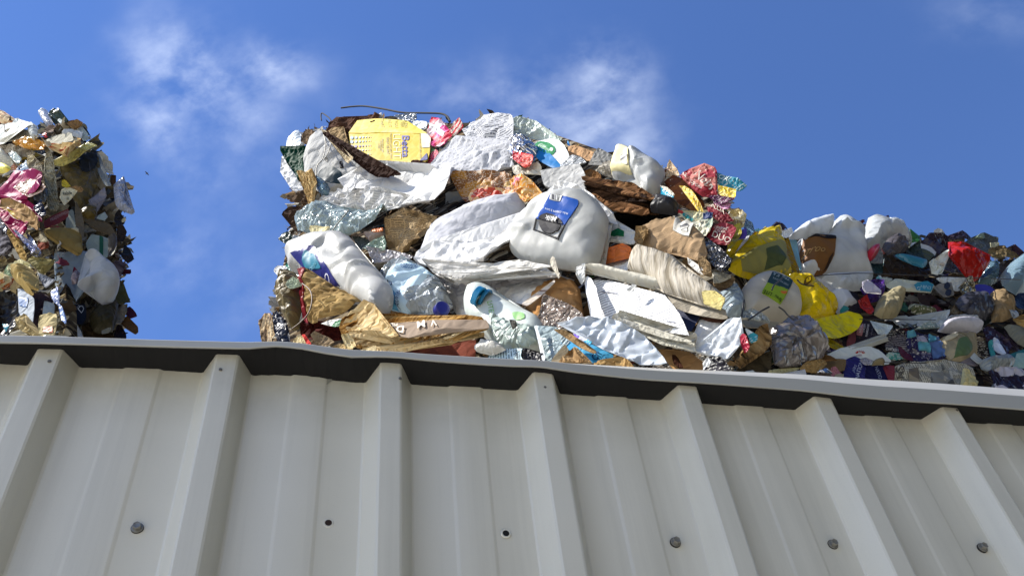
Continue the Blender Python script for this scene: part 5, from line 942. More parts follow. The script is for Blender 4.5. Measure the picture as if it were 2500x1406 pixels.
T(FR, 'green_leaflet', 'wrapper', 'green wrapper standing right of the second white bag', F('3f7a40'), .035, 'F 755,248 822,322 920,348 905,442 792,442 780,350', cr=.25)
T(FR, 'grey_strip', 'paper', 'pale grey-green paper strip along the right side of the second white bag', P('a9b0a6'), .05, 'F 668,202 722,198 765,300 795,432 760,535 738,442 700,300', cr=.15)
T(FR, 'blue_tray', 'tray', 'teal-blue plastic tray edge slanting below the dark grey bag mouth', mat('plain', '2f7088', r=.35), .095, 'F 535,642 622,636 800,680 1002,735 1025,770 960,830 880,795 720,742', cr=.05, b=.01)
T(FR, 'teal_bag', 'bag', 'very dark teal bag above the teal-blue tray edge', F('2c3a3c'), .085, 'F 678,605 720,560 785,528 872,470 905,562 950,640 1002,722 850,695', cr=.25)
T(FR, 'white_tub', 'tub', 'curved white tub rim behind the very dark teal bag', HD('c3cbc9'), .075, 'F 770,525 790,462 862,450 1022,500 1110,550 1165,602 1142,645 1060,602 920,522 872,470', cr=.08)
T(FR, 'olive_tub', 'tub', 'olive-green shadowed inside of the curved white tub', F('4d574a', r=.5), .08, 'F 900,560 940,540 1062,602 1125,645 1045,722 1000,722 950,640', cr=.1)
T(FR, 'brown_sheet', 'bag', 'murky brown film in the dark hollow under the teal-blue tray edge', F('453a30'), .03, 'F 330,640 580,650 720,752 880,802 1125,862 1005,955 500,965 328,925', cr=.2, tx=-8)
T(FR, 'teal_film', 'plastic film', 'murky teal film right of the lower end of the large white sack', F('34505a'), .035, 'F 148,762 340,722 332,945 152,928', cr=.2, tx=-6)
T(FR, 'purple_film', 'plastic film', 'glossy black-purple film ridge left of the red bag', F('2f2833', r=.18), .07, 'F 945,432 985,370 1042,358 1085,402 1220,385 1352,392 1382,562 1332,685 1182,602 1082,502', cr=.5)
T(FR, 'dark_rag', 'bag', 'dark purple rag lying along the ridge above the red bag', F('352b38'), .05, 'F 1295,335 1480,342 1520,290 1562,268 1612,282 1645,325 1725,382 1600,420 1500,405 1360,385', cr=.35, e=2)
T(FR, 'grey_bag', 'bag', 'dark grey-green film over the ridge right of the red bag', F('52575a'), .055, 'F 1600,450 1720,382 1882,318 1905,372 2042,382 2115,442 2015,502 1985,622 1762,592', cr=.3)
T(FR, 'pale_leaf', 'plastic', 'pale sage corner standing on the dark grey-green film', F('8b9a80'), .06, 'F 1728,382 1800,345 1882,316 1908,374 1820,372', n=140)
T(FR, 'tan_sheet', 'paper', 'rumpled tan-brown sheet at the top right end of the low bale', K('7a6a4e'), .065, 'F 1975,522 2100,500 2180,530 2255,572 2370,600 2482,642 2400,680 2300,702 2150,670 2000,642', cr=.3)
T(FR, 'pale_scrap', 'paper', 'pale beige scrap above the rumpled tan-brown sheet', P('a8a488'), .075, 'F 1978,465 2050,450 2115,440 2112,492 2002,512', cr=.2)
T(FR, 'maroon_tuft', 'bag', 'dark maroon tuft of shreds on the far right ridge', F('3c2a34'), .06, 'F 2235,582 2300,570 2335,515 2335,570 2462,622 2510,702 2380,685 2300,640', cr=.5, e=3)
rbg = T(FR, 'red_bag', 'bag', 'glossy red plastic bag in the upper right of the low bale', F('951c16', r=.25), .10, 'F 1368,422 1460,418 1562,432 1622,542 1742,622 1822,682 1962,680 1932,802 1882,932 1840,965 1780,952 1642,852 1520,772 1422,722 1328,702 1392,560', cr=.36, n=700, b=.015)
T(FR, 'smoky_film', 'plastic film', 'smoky grey film below the red bag', CL('6a6a6c', tr=.2), .06, 'F 1278,762 1350,725 1422,735 1562,802 1702,922 1400,925 1238,905', cr=.2)
T(FR, 'shredded_paper', 'paper', 'crumpled white shredded paper beside the teal-blue tray edge', P('c9cfc9'), .085, 'F 1028,775 1100,720 1222,660 1302,702 1285,842 1242,935 1130,872', cr=.6, e=2.5)
T(FR, 'blue_jug', 'jug', 'dim blue-grey clear plastic container below the red bag', CL('5d7886', tr=.25), .05, 'F 1888,822 1980,795 2062,802 2062,1062 1960,1115 1820,1045 1842,962', b=.03, cr=.2)
T(FR, 'blue_sack', 'bag', 'big blue-grey plastic sack at the right edge of the picture', HD('6f8894', r=.3), .06, 'F 2098,1050 2160,930 2242,822 2330,770 2402,762 2492,902 2540,1260 2330,1295 2150,1185', b=.05, cr=.14, n=600)
T(FR, 'dark_drape', 'bag', 'dark brown-grey film draped above the big blue-grey sack', F('4a4244'), .05, 'F 2055,802 2200,740 2382,702 2490,740 2470,770 2300,782 2180,900 2122,1002 2055,1062', cr=.25)
# second layer down
T(FR, 'white_sack', 'bag', 'long white plastic sack squeezed under the steel strap', HD('bcc2c4', r=.42), .085, 'E 1680,995 1800,965 1950,962 2200,945 2402,938 2425,1022 2380,1090 2290,1165 2120,1175 1950,1172 1820,1080', b=.02, cr=.18, sm=True, e=1.8, n=900)
T(FR, 'white_card', 'card', 'long off-white card with a maroon edge above the second yellow bag', P('bcb8b2', mot=.08), .10, 'E 1478,1012 1622,1000 1760,1080 1902,1172 1995,1255 1800,1262 1700,1180 1600,1112', cr=.08)
T(FR, 'maroon_edge', 'card', 'narrow maroon edge under the long off-white card', K('4a2428'), .095, 'E 1515,1080 1622,1122 1805,1262 1720,1255 1600,1160', n=160)
y2 = T(FR, 'yellow_bag', 'bag', 'bright yellow printed bag right of the round translucent jug', F('d1b410', r=.2), .125, 'P 1900,692 1925,688 1950,680 1968,688 1985,702 2002,716 2018,732 2032,748 2041,762 2022,765 2032,780 2000,784 1975,787 1935,782 1946,760 1950,742 1938,716', b=.035, cr=.22, n=900)
a_ = np.linspace(0, 6.28, 19)[:-1]
D(y2, 'round_logo', INK('5a4312'), np.array([1740+.16*(1328+46*np.cos(a_)), 520+.16*(1228+46*np.sin(a_))]).T, off=.004, e=0); D(y2, 'logo_centre', INK('c9a81a'), np.array([1740+.16*(1328+30*np.cos(a_)), 520+.16*(1228+30*np.sin(a_))]).T, off=.006, e=0)
TX(y2, 'C', INK('5a4312'), 'E 1328,1228', 36, 20, .01, off=.008); TX(y2, 'PUT', INK('5a4312'), 'E 1372,1305', 26, 20, .02, off=.005); TX(y2, 'IT', INK('5a4312'), 'E 1390,1345', 26, 20, .02, off=.005); TX(y2, 'RECYCLE ME IN THE BIN', INK('6a5218'), 'E 1455,1270', 20, 60, .01, .8, off=.005)
T(FR, 'yellow_sheet', 'bag', 'flat lemon-yellow plastic sheet below the bright yellow printed bag', F('d0c21a', r=.3), .14, 'G 1445,352 1620,345 1800,300 1930,260 2062,218 2160,270 2282,332 2250,400 2202,455 2082,512 1960,560 1872,592 1832,625 1720,580 1600,512', cr=.08, n=500, tx=3)
T(FR, 'yellow_spike', 'bag', 'long dark yellow point of plastic under the lemon-yellow sheet', F('8f7f14'), .135, 'G 1585,540 1720,562 1820,625 1902,682 1985,730 2062,772 2042,804 1900,762 1760,700 1640,622', cr=.1)
jr = T(FR, 'milk_jug', 'jug', 'round cream translucent jug with a slate and green label tied by steel wire', HD('cdc6b6', r=.4, tr=.25), .15, 'P 1806,768 1800,737 1815,701 1838,683 1864,678 1900,691 1930,714 1948,740 1951,772 1926,792 1860,789 1815,784', b=.04, R=.6, bb=.03, sm=True, cr=.06, fc_n=10, e=0, n=1100, sharp=30)
D(jr, 'label', INK('27404a', r=.4), 'E 780,1120 930,1195 1088,1270 1050,1340 1012,1408 850,1350 690,1300', off=.003); D(jr, 'green_panel', mat('ink', '7f9a2e', '93ab3c'), 'G 690,-10 1012,90 960,210 905,290 760,200 610,140', off=.003); D(jr, 'orange_flash', INK('c9703a'), 'G 890,130 985,130 960,165 905,150', off=.005)
for x, y, L, h_, a in ((820, 1195, 'KA', 60, 26), (965, 1245, 'ZPA', 52, 26)): TX(jr, L, INK('7e8f96'), 'E %d,%d' % (x, y), h_, a+180, .02, 1, off=.006)
TX(jr, 'KEEP ME COOL', INK('8fa0a6'), 'E 880,1300', 28, 206, .0, 1, off=.006); TX(jr, 'LITE', INK('2c3a12'), 'G 690,160', 60, 200, .01, .9, .2, off=.006); TX(jr, 'farms', INK('2c3a12'), 'G 850,235', 46, 215, .01, .9, .2, off=.006)
T(FR, 'white_film', 'plastic film', 'crinkled pale film tucked in front of the round translucent jug', CL('b9beb8', tr=.25), .205, 'G 470,165 600,150 680,215 760,240 900,310 880,330 700,320 545,322 455,310', cr=.3)
T(FR, 'clear_dome', 'plastic', 'pale blue clear plastic dome between the thick book and the round jug', CL('b4c6d2', tr=.35), .15, 'P 1755,716 1775,706 1794,714 1812,745 1813,776 1782,774 1757,746', b=.03, sm=True, cr=.08, e=0)
T(FR, 'cream_card', 'cardboard', 'torn cream card fringe left of the torn yellow bag', P('c0bcac'), .19, 'E 0,925 60,900 200,905 262,960 275,1000 120,1030 25,1060', cr=.3, e=2.2)
T(FR, 'corrugated_scrap', 'cardboard', 'brown corrugated cardboard scrap with a shredded lower edge', Y('3c3024', '6d5a44', '8a765a', fr=90), .18, 'E 20,1062 120,1030 282,1002 335,1030 252,1105 200,1150 60,1185', cr=.25, e=2.5)
T(FR, 'cracked_packet', 'packet', 'black and silver crinkled packet left of the torn yellow bag', mat('foil', '6a6a6e', '1c1c1f', me=.7), .16, 'E 125,722 200,700 265,705 262,822 182,892 80,852', cr=.5)
T(FR, 'cream_plank', 'card', 'cream strip of board running under the round translucent jug', K('a9a08c'), .17, 'G 445,318 700,328 1002,370 885,432 700,425 500,435', cr=.06)
T(FR, 'white_jug', 'jug', 'small white jug shoulder right of the bright yellow printed bag', HD('c5c8ca'), .095, 'P 2019,722 2045,719 2065,728 2077,745 2088,762 2050,768 2035,752', b=.03, sm=True, cr=.04, e=0)
T(FR, 'teal_tab', 'plastic', 'small teal tab on the white jug shoulder', mat('plain', '1f7a74', r=.4), .13, 'G 1960,150 2000,95 2065,120 2045,190 1955,205', n=120, cr=.05)
T(FR, 'black_packet', 'packet', 'black packet with white edge marks right of the white jug shoulder', X('1a171c', '221e25', '2a252c', s=8, gap=.85), .115, 'P 2058,718 2072,712 2090,708 2104,745 2101,768 2085,764 2068,742', cr=.18)
pw = T(FR, 'purple_wrapper', 'wrapper', 'shiny purple and red wrapper in the middle of the low bale', mat('mosaic', '37225a', '43286a', '8e1f34', '2e1c4c', '50307a', s=11, gap=.85, r=.22), .125, 'F 165,1010 262,1000 332,1062 335,1252 282,1335 200,1370 130,1395 40,1302 -10,1170 60,1185', cr=.45, n=700)
T(FR, 'red_wrapper', 'wrapper', 'crimson foil-like corner under the shiny purple wrapper', F('992a2c', r=.18), .135, 'G 2230,40 2340,-30 2420,60 2450,180 2420,245 2330,205 2280,130', cr=.5)
T(FR, 'curved_strip', 'plastic', 'white and lilac curved plastic rim on the shiny purple wrapper', HD('b9b4c4'), .16, 'F 38,1055 120,1020 202,1082 192,1162 312,1182 322,1232 250,1205 90,1192 42,1132', cr=.1)
T(FR, 'paper_ball', 'paper', 'big crumpled tan paper ball below the shiny purple wrapper', K('9c9274'), .135, 'P 2132,772 2140,745 2150,727 2172,715 2196,721 2203,735 2197,757 2185,780 2150,778', b=.03, cr=.3, n=700, ty=4)
T(FR, 'teal_pack', 'packet', 'small turquoise and white packet right of the long white sack', X('4a98a0', 'b9c6c8', '38808a', s=22), .09, 'F 235,990 300,945 345,990 340,1060 300,1070', cr=.3)
T(FR, 'white_crumple', 'paper', 'grey-white crumple left of the mint-labelled pack', P('a8ada6'), .095, 'F 335,965 480,975 500,1020 420,1080 345,1085', cr=.4)
mp = T(FR, 'mint_pack', 'packet', 'long white and green pack with a blue mint label', X('b4b8aa', 'c2c6bc', '9aa690', s=7, gap=.8), .10, 'F 398,1092 530,1010 742,1060 832,1072 1002,1050 1120,1085 1095,1192 800,1165 540,1162', cr=.12, n=500)
D(mp, 'blue_label', INK('3a8aa6'), 'F 820,1092 920,1060 1022,1050 1122,1100 1082,1192 862,1182'); TX(mp, 'MINT', INK('b9d2d8'), 'F 1000,1140', 52, 6, -.005, 1); TX(mp, 'G', INK('c9d6d8'), 'F 885,1160', 60, 10, .0)
gb = T(FR, 'grey_carton', 'carton', 'grey-brown carton with two dark round marks beside the mint-labelled pack', K('8a8680'), .11, 'F 1130,1122 1250,1085 1392,1058 1432,1252 1400,1265 1270,1262 1180,1200', cr=.1)
for x, y in ((1322, 1115), (1345, 1215)): D(gb, 'round_mark', INK('2a3040'), np.array([2100+.16*(x+44*np.cos(a_)), 520+.16*(y+48*np.sin(a_))]).T, off=.003, e=0)
T(FR, 'white_carton', 'carton', 'crumpled white carton tops above the grey-brown carton', P('c2c4c0'), .095, 'F 1165,1002 1262,970 1442,1012 1605,1000 1645,1092 1560,1150 1462,1165 1402,1062 1250,1050', cr=.3)
T(FR, 'gold_foil', 'foil', 'crinkled gold and silver foil wrapper left of the violet-blue card', mat('foil', '8a7a48', 'a8a69c', me=.8), .115, 'F 1498,1125 1560,1090 1622,1080 1642,970 1712,982 1725,1082 1772,1202 1700,1245 1620,1252', cr=.6)
T(FR, 'violet_card', 'card', 'plain violet-blue card in the right half of the low bale', INK('3f3f9e'), .10, 'F 1778,1102 1922,1100 2082,1200 2122,1252 1900,1242 1768,1222', cr=.06)
T(FR, 'black_bag', 'bag', 'dark charcoal bag with faint letters below the gold foil', F('3a3a42', r=.3), .12, 'P 2332,742 2340,728 2360,721 2400,718 2416,735 2426,760 2412,773 2370,773 2345,760', b=.02, cr=.35, n=600)
T(FR, 'brown_rag', 'paper', 'brownish paper bundle left of the dark charcoal bag', K('6d6252'), .115, 'H 1350,215 1420,110 1500,50 1600,70 1640,200 1500,250 1400,250', cr=.4)
T(FR, 'tan_box', 'box', 'crushed tan cardboard box below the big blue-grey sack', K('8f7a5c'), .115, 'P 2417,718 2435,711 2455,724 2475,745 2474,772 2456,781 2424,785 2420,752', b=.02, cr=.3)
T(FR, 'navy_bag', 'bag', 'deep navy bag at the right picture edge', F('1d2c48'), .085, 'F 2395,1240 2520,1250 2540,1500 2400,1480 2330,1330', cr=.2)
T(FR, 'clear_strip', 'plastic film', 'pale clear strip curling out of the crushed tan box', CL('a8b0b8', tr=.3), .13, 'H 2270,160 2310,125 2380,190 2420,260 2360,270 2300,220', cr=.2, n=160)
# third layer down
T(FR, 'olive_tube', 'tube', 'olive and green printed tube below the mint-labelled pack', X('4d543c', '3c4a3a', '5d6248', s=9), .085, 'H 735,112 870,128 1062,168 1155,222 1120,245 1000,242 762,185', b=.015, cr=.08)
T(FR, 'red_triangle', 'card', 'dark red triangular card in the shadow of the dark charcoal bag', INK('5c1c26'), .07, 'H 1055,125 1182,90 1295,252 1170,265', cr=.06)
T(FR, 'green_scrap', 'wrapper', 'small dark green scrap beside the big crumpled tan ball', F('23503c'), .10, 'H 610,70 680,60 730,120 720,200 630,130', cr=.4)
T(FR, 'white_film', 'plastic film', 'long pale grey-white film stretched under the lower steel strap', HD('b4bec0', r=.4), .10, 'H 355,372 560,300 540,282 760,240 1002,282 1192,270 1302,265 1285,362 1222,452 1100,425 860,402 640,402 430,405', cr=.22, n=800)
T(FR, 'white_bag', 'bag', 'plump lilac-white bag below the dark charcoal bag', HD('bcb9c0', r=.45), .13, 'H 1205,452 1282,372 1450,345 1642,342 1842,442 1790,490 1742,522 1500,518 1240,512', b=.025, cr=.16, sm=True, e=1.8, n=900)
T(FR, 'grey_bag', 'bag', 'thin grey bag lying over the plump lilac-white bag', HD('9fa5aa', r=.45), .115, 'H 1285,335 1500,308 1702,330 1802,422 1645,362 1300,372', cr=.15, b=.02)
T(FR, 'black_flap', 'bag', 'black plastic flap right of the torn white crescent', F('23222a'), .115, 'H 598,412 860,402 1100,432 1205,465 1080,502 780,462', cr=.2)
T(FR, 'silver_scrap', 'foil', 'small silver striped scrap on the black plastic flap', mat('foil', '9aa4a8', '4a5054', me=.8), .125, 'H 610,420 660,390 860,385 870,420 740,440', cr=.4)
T(FR, 'teal_foil', 'packet', 'grey and mint-green printed packet corner above the black plastic flap', X('7a8a88', '8fa29e', '5ab0a0', s=12), .125, 'H 855,432 1000,370 1082,330 1172,330 1215,442 1100,432', cr=.2)
T(FR, 'dark_wrapper', 'wrapper', 'dark green-black film at the foot of the dark charcoal bag', F('222a2c'), .10, 'H 1700,330 1850,290 2010,330 1900,400 1860,440 1800,420', cr=.35)
cp2 = T(FR, 'dinner_box', 'box', 'dark navy dinner box with white sideways lettering and a pink band', mat('mosaic', '2a2530', '322c38', '26222c', s=6, gap=.9), .115, 'G 1955,692 2010,590 2082,502 2180,410 2290,332 2420,352 2560,420 2560,560 2300,640 2042,722', cr=.08, n=500)
D(cp2, 'pink_band', mat('ink', '6a3440', '9a6a72'), 'G 2078,505 2162,470 2172,580 2162,692 2045,720 2050,620'); D(cp2, 'pink_label', INK('b07a80'), 'G 2195,455 2292,375 2285,470 2268,565 2188,552')
TX(cp2, 'MEAL', INK('dccfce'), 'G 2240,480', 40, -82, .0, 1, off=.006); TX(cp2, 'CHICKEN', INK('c9c4c4'), 'G 2302,455', 30, -78, .012, .8); TX(cp2, 'PARMIGIANA', INK('c9c4c4'), 'G 2352,490', 34, -78, .016, .75); TX(cp2, 'crumbed fillet', INK('8f8a90'), 'G 2420,510', 18, -78, 0, .8)
T(FR, 'white_crescent', 'paper', 'torn white crescent of paper beside the dark navy dinner box', P('bcc8cc'), .135, 'H 150,335 185,322 222,335 260,385 302,402 380,395 482,422 470,480 422,525 330,522 260,490 200,442', cr=.2, e=2.2)
T(FR, 'grey_packet', 'packet', 'dark grey printed packet between torn crescent and blue striped box', X('3a373e', '46424a', '2f2c34', s=10), .105, 'H 440,470 520,440 690,480 700,540 600,560 440,600 400,540', cr=.2)
T(FR, 'grey_tray', 'plastic tray', 'grey-white plastic channel strip slanting below the dinner box', HD('a9aaa0', r=.45), .15, 'P 2062,851 2100,838 2158,817 2166,831 2112,850 2078,858', cr=.04, b=.01, dents=[('P 2075,852 2160,824', -.008, .004)], n=400)
wc = T(FR, 'white_carton', 'carton', 'white carton with red sunburst mark low in the bale', P('ccd0ca', mot=.06, bs=.3), .155, 'P 2008,872 2035,860 2062,850 2130,847 2156,862 2173,880 2171,888 2120,884 2060,880', cr=.07, n=500)
TX(wc, 'coles', INK('8a5a6a'), 'P 2096,868', 5, -8, .01); 
for i in range(6):
    a = rad(200 + i*28); c_ = np.array([2099 + 9*math.cos(a), 864 + 6*math.sin(a)]); d_ = np.array([math.cos(a), .7*math.sin(a)])*2.6; p_ = np.array([-d_[1], d_[0]])*.28; D(wc, 'sun_ray', INK('b03434'), np.array([c_-d_-p_, c_+d_-p_, c_+d_+p_, c_-d_+p_]), e=0)
tbx = T(FR, 'text_box', 'box', 'dark packet covered with fine white print left of the blue striped box', X('37333c', '413c46', '2e2a33', s=7, gap=.38, pr=.005, pc='a5a2a6'), .115, 'H 375,725 440,602 640,562 722,742 802,945 700,900 620,862 480,800', cr=.1, n=400)
TX(tbx, 'CHICKEN', INK('c6c6c2'), 'H 480,785', 40, 6, .02, .85)
T(FR, 'teal_carton', 'carton', 'pale teal and white carton under the dark fine-print packet', X('8fb4b0', 'c6cdc8', '4a8f86', s=9), .125, 'H 395,850 480,805 622,835 655,905 560,925 455,912', cr=.12)
T(FR, 'maroon_packet', 'packet', 'maroon wedge packet between fine-print packet and blue striped box', INK('4d2234'), .13, 'H 575,740 620,735 700,800 772,870 802,945 700,905 620,842', cr=.12)
bt = T(FR, 'striped_box', 'box', 'navy box with turquoise and lilac blocks in the lower middle of the bale', mat('mosaic', '23203c', '2a2648', '1e1c34', s=5, gap=.62, pr=.006), .12, 'H 680,522 780,505 1032,520 1162,542 1222,642 1270,760 1312,892 1242,945 900,972 802,935 740,762', cr=.16, n=600, rip=(82, .035, .004))
for nm, c_, s_ in (('turquoise_block', '5a94a2', 'H 688,532 792,530 812,620 722,622'), ('lilac_block', '9c98a8', 'H 830,592 1002,592 1022,692 850,682'), ('turquoise_block', '5a98a4', 'H 850,690 1032,692 1062,822 892,802'), ('blue_block', '566f9c', 'H 1040,542 1132,545 1222,652 1260,770 1290,888 1112,930 1052,682'), ('turquoise_block', '4f8c9c', 'H 1040,545 1130,560 1140,650 1045,670')): D(bt, nm, INK(c_), s_, off=.003 if nm != 'turquoise_block' else .005)
for y, L in ((860, 'HEAT AND'), (895, 'STIR WELL'), (925, 'SERVES 2')): TX(bt, L, INK('9d9ab0'), 'H 985,%d' % y, 22, 10, 0, 1, off=.005)
bp = T(FR, 'paper_pouch', 'bag', 'beige paper pouch with a green leaf picture right of the blue striped box', K('9d9278'), .125, 'H 1218,602 1320,575 1442,560 1600,548 1752,545 1765,700 1772,852 1692,882 1522,972 1382,942 1302,852 1260,702', cr=.12, b=.02, n=500)
D(bp, 'leaf_picture', mat('ink', '4d6244', '5f6f4e'), 'H 1420,722 1480,700 1542,690 1600,770 1642,852 1600,900 1560,932 1470,930 1388,922', sm=True); D(bp, 'fold_line', INK('6f664e'), 'H 1430,575 1448,575 1560,690 1650,850 1640,855 1545,700', e=0)
D(bp, 'oval_mark', INK('b4a98c'), np.array([2100+.16*(1330+75*np.cos(a_)), 730+.16*(650+45*np.sin(a_))]).T, off=.003, e=0)
T(FR, 'dark_carton', 'carton', 'dark brown speckled carton side right of the beige pouch', X('3c3632', '2e2a28', '4d453e', '857c6c', s=40), .115, 'H 1762,602 1872,572 1920,720 1965,862 1900,905 1770,855', cr=.2)
dp = T(FR, 'plum_film', 'wrapper', 'dark plum glossy wrapper with a white and blue swoosh', F('2e2334', r=.18), .12, 'H 1858,452 1935,435 2002,440 2122,532 2262,622 2305,722 2202,852 2080,890 1988,882 1948,702', cr=.3, n=500)
D(dp, 'white_swoosh', INK('b9c6dc'), 'H 2008,622 2085,640 2085,722 2130,790 2205,855 2170,862 2100,802 2040,745', off=.005); D(dp, 'teal_print', INK('3a8a92'), 'H 1950,655 2010,645 2030,740 2062,872 1990,875', off=.004)
T(FR, 'card_layers', 'cardboard', 'splayed tan card layers at the right picture edge', Y('6d5636', 'a68a58', 'c0a470', fr=100), .12, 'H 2325,292 2420,262 2540,255 2540,450 2430,420 2340,385', cr=.2, rip=(-8, .02, .006))
T(FR, 'grey_roll', 'cardboard', 'grey-green rolled card at the right picture edge below the tan layers', K('75766c'), .11, 'H 2195,432 2362,450 2540,530 2540,722 2400,665 2290,562', cr=.14, b=.02)
T(FR, 'plum_strip', 'bag', 'narrow black-plum film beside the grey-green rolled card', F('2a1f28'), .105, 'H 2195,442 2292,562 2380,660 2465,775 2300,745 2240,620', cr=.2)
T(FR, 'teal_sheet', 'card', 'flat teal card at the bottom right of the picture', INK('2f6a72'), .12, 'H 2185,892 2300,840 2402,800 2540,760 2540,1045 2400,1035 2300,952', cr=.05)
T(FR, 'pale_card', 'card', 'pale sea-green card panel in front of the flat teal card', P('93b0ac', mot=.08), .13, 'H 2400,822 2540,822 2540,1052 2330,1060 2400,1000', cr=.06)
T(FR, 'smoky_film', 'plastic film', 'grey smoky translucent film above the dark print film on the cap', CL('8d9496', tr=.2, r=.3), .14, 'H 1788,992 1860,950 1952,922 2190,882 2332,1002 2252,1055 2090,1062 1952,1142 1900,1102', cr=.14, b=.02)
T(FR, 'print_film', 'plastic film', 'dark purple film with white printed strokes at the right end of the fence cap', mat('mosaic', '2c2634', '352e3e', '262030', 'aaa8b4', s=30, gap=.8, r=.25), .15, 'H 1958,1085 2080,1050 2302,1062 2540,1050 2540,1450 2100,1420 1990,1192', cr=.25, n=500)
T(FR, 'grey_bar', 'card', 'pale grey card bar slanting above the newspaper', P('a9aeab', mot=.06), .145, 'H 1688,872 1742,830 1882,972 1802,985', cr=.04, n=160)
T(FR, 'mauve_triangle', 'card', 'mauve-grey card triangle above the newspaper', K('847c80'), .135, 'H 1535,975 1692,888 1795,1002 1660,1005', cr=.05)
nw = T(FR, 'newspaper', 'newspaper', 'large printed newspaper sheet standing along the fence cap', mat('news', 'b5b1a2', blk='6a6862'), .15, 'H 518,1035 680,992 850,972 1182,962 1282,910 1402,972 1602,1002 1722,1052 1782,1202 1765,1400 900,1400 518,1400', cr=.12, n=900, ang=88)
D(nw, 'photograph', mat('mosaic', '4a4a4a', '5c5c5a', '3a3a3a', '7a7a76', s=16, gap=.9), 'H 1062,1142 1352,1140 1422,1330 1080,1330'); D(nw, 'photograph', mat('mosaic', '6a6258', '8a8272', '4a443c', s=20, gap=.9), 'H 720,1090 860,1075 900,1280 860,1330 760,1330'); D(nw, 'column', INK('b9b5a6'), 'H 1352,1100 1392,1100 1402,1240 1366,1245')
TX(nw, 'SN', INK('5a5650'), 'H 590,1140', 120, 80, .02, .9); TX(nw, 'OUR', INK('4a4844'), 'H 1250,1050', 40, 84, .03, .9)
T(FR, 'newspaper', 'newspaper', 'yellowed crumpled newspaper end right of the large printed sheet', P('c0b78c', 'aa9f70'), .165, 'H 1560,1065 1640,1045 1722,1062 1785,1202 1755,1400 1560,1400 1590,1200', cr=.35)
np1 = T(FR, 'navy_box', 'box', 'navy carton with tall sideways lettering on the fence cap', INK('2a2a66', r=.4), .16, 'G 1985,1400 2000,1100 2032,932 2100,900 2182,890 2300,960 2320,1080 2300,1400', cr=.10, n=500)
TX(np1, 'NATION', INK('a9b0c8'), 'G 2225,1100', 62, -78, .01, .8, .2); TX(np1, 'ples', INK('9aa2c0'), 'G 2145,1075', 58, -70, .0, .9, .4)
np2 = T(FR, 'navy_box', 'box', 'second darker navy carton with pale letters and a red end', INK('20204e', r=.4), .15, 'H 25,965 90,975 182,1012 342,1032 420,1110 462,1235 450,1400 40,1400', cr=.10, n=500)
TX(np2, 'NATIO', INK('8d96b8'), 'H 270,1130', 56, 66, .01, .8)
D(np2, 'red_end', INK('6e2430'), 'H 350,1040 420,1070 440,1130 455,1200 430,1150 400,1100', off=.003)
T(FR, 'red_carton', 'carton', 'dull red carton flap between navy carton and newspaper', INK('77303a'), .155, 'H 350,1025 430,1010 515,1022 512,1400 470,1300 460,1205 420,1105', cr=.08)
T(FR, 'tan_scrap', 'cardboard', 'tan curled card above the second darker navy carton', K('8d8266'), .165, 'H 178,1002 200,950 242,930 312,920 362,992 330,1010', cr=.2, b=.01)
T(FR, 'bubble_film', 'plastic film', 'whitish clear bubble film above the navy carton', CL('a9a8b4', tr=.3), .17, 'G 2250,930 2340,885 2420,950 2400,1000 2300,985', cr=.4, n=200)
# low left of the low bale
ds = T(FR, 'silver_film', 'plastic film', 'big crumpled dark silver plastic film in front of the low bale', mat('film', '6f6864', '4d4744', r=.14, sp=.7, bs=.9), .19, 'G 878,432 960,400 1052,370 1202,332 1322,310 1432,352 1500,440 1562,522 1605,610 1642,682 1752,782 1680,860 1602,932 1352,992 1292,1062 1020,1085 918,1062 932,902 880,702', b=.03, cr=.4, n=1400)
T(FR, 'paper_layers', 'paper', 'torn brown layered paper stack left of the dark silver film', Y('4d3c28', '8a6d48', 'a88c62', fr=120), .20, 'G 640,642 672,520 702,428 772,430 882,562 885,702 762,812 562,932 400,1065 328,962 500,832', cr=.15, rip=(40, .02, .008), ang=42, n=700)
T(FR, 'brown_sack', 'bag', 'dark brown paper sack on the fence cap under the torn layered stack', K('4f4636'), .185, 'G 372,1105 400,1050 560,935 702,862 882,800 885,1052 860,1240 660,1240 380,1240', cr=.14, tx=-6)
T(FR, 'kraft_crumple', 'paper', 'small kraft paper crumple right of the dark silver film', K('a08458'), .20, 'G 1335,1052 1402,970 1622,942 1702,908 1765,962 1642,1085 1500,1105', cr=.35)
T(FR, 'brown_box', 'box', 'flattened tan-brown box between kraft crumple and navy carton', K('7d6a50'), .165, 'G 1695,922 1850,915 2022,932 2015,1085 1850,1080 1655,1042', cr=.1)
T(FR, 'brown_flap', 'cardboard', 'brown cardboard flap under the long dark yellow point', K('6d5236'), .18, 'G 1560,940 1640,880 1702,838 1765,850 1905,925 1732,912', cr=.15)
ld = T(FR, 'tin_lid', 'lid', 'round lid with a shiny silver rim on the fence cap', mat('plain', '3a2e28', r=.4), .185, 'G 1455,1260 1480,1170 1540,1112 1642,1098 1720,1140 1775,1190 1790,1260', sm=True, b=.012, cr=0, e=0)
D(ld, 'rim', mat('foil', 'c9c9cc', me=1.0), 'G 1530,1200 1580,1165 1650,1155 1720,1165 1770,1195 1765,1210 1710,1185 1640,1178 1580,1188', off=.006)
T(FR, 'pink_crumple', 'paper', 'dusty pink crumpled paper right of the round tin lid', P('9a6a78'), .17, 'G 1768,1135 1800,1080 1852,1060 1972,1082 1985,1165 1900,1180 1800,1175', cr=.5)
T(FR, 'cream_box', 'carton', 'small cream carton corner between round lid and navy carton', K('aaa190'), .18, 'G 1835,1260 1870,1160 1940,1140 1990,1150 1988,1260', cr=.1)
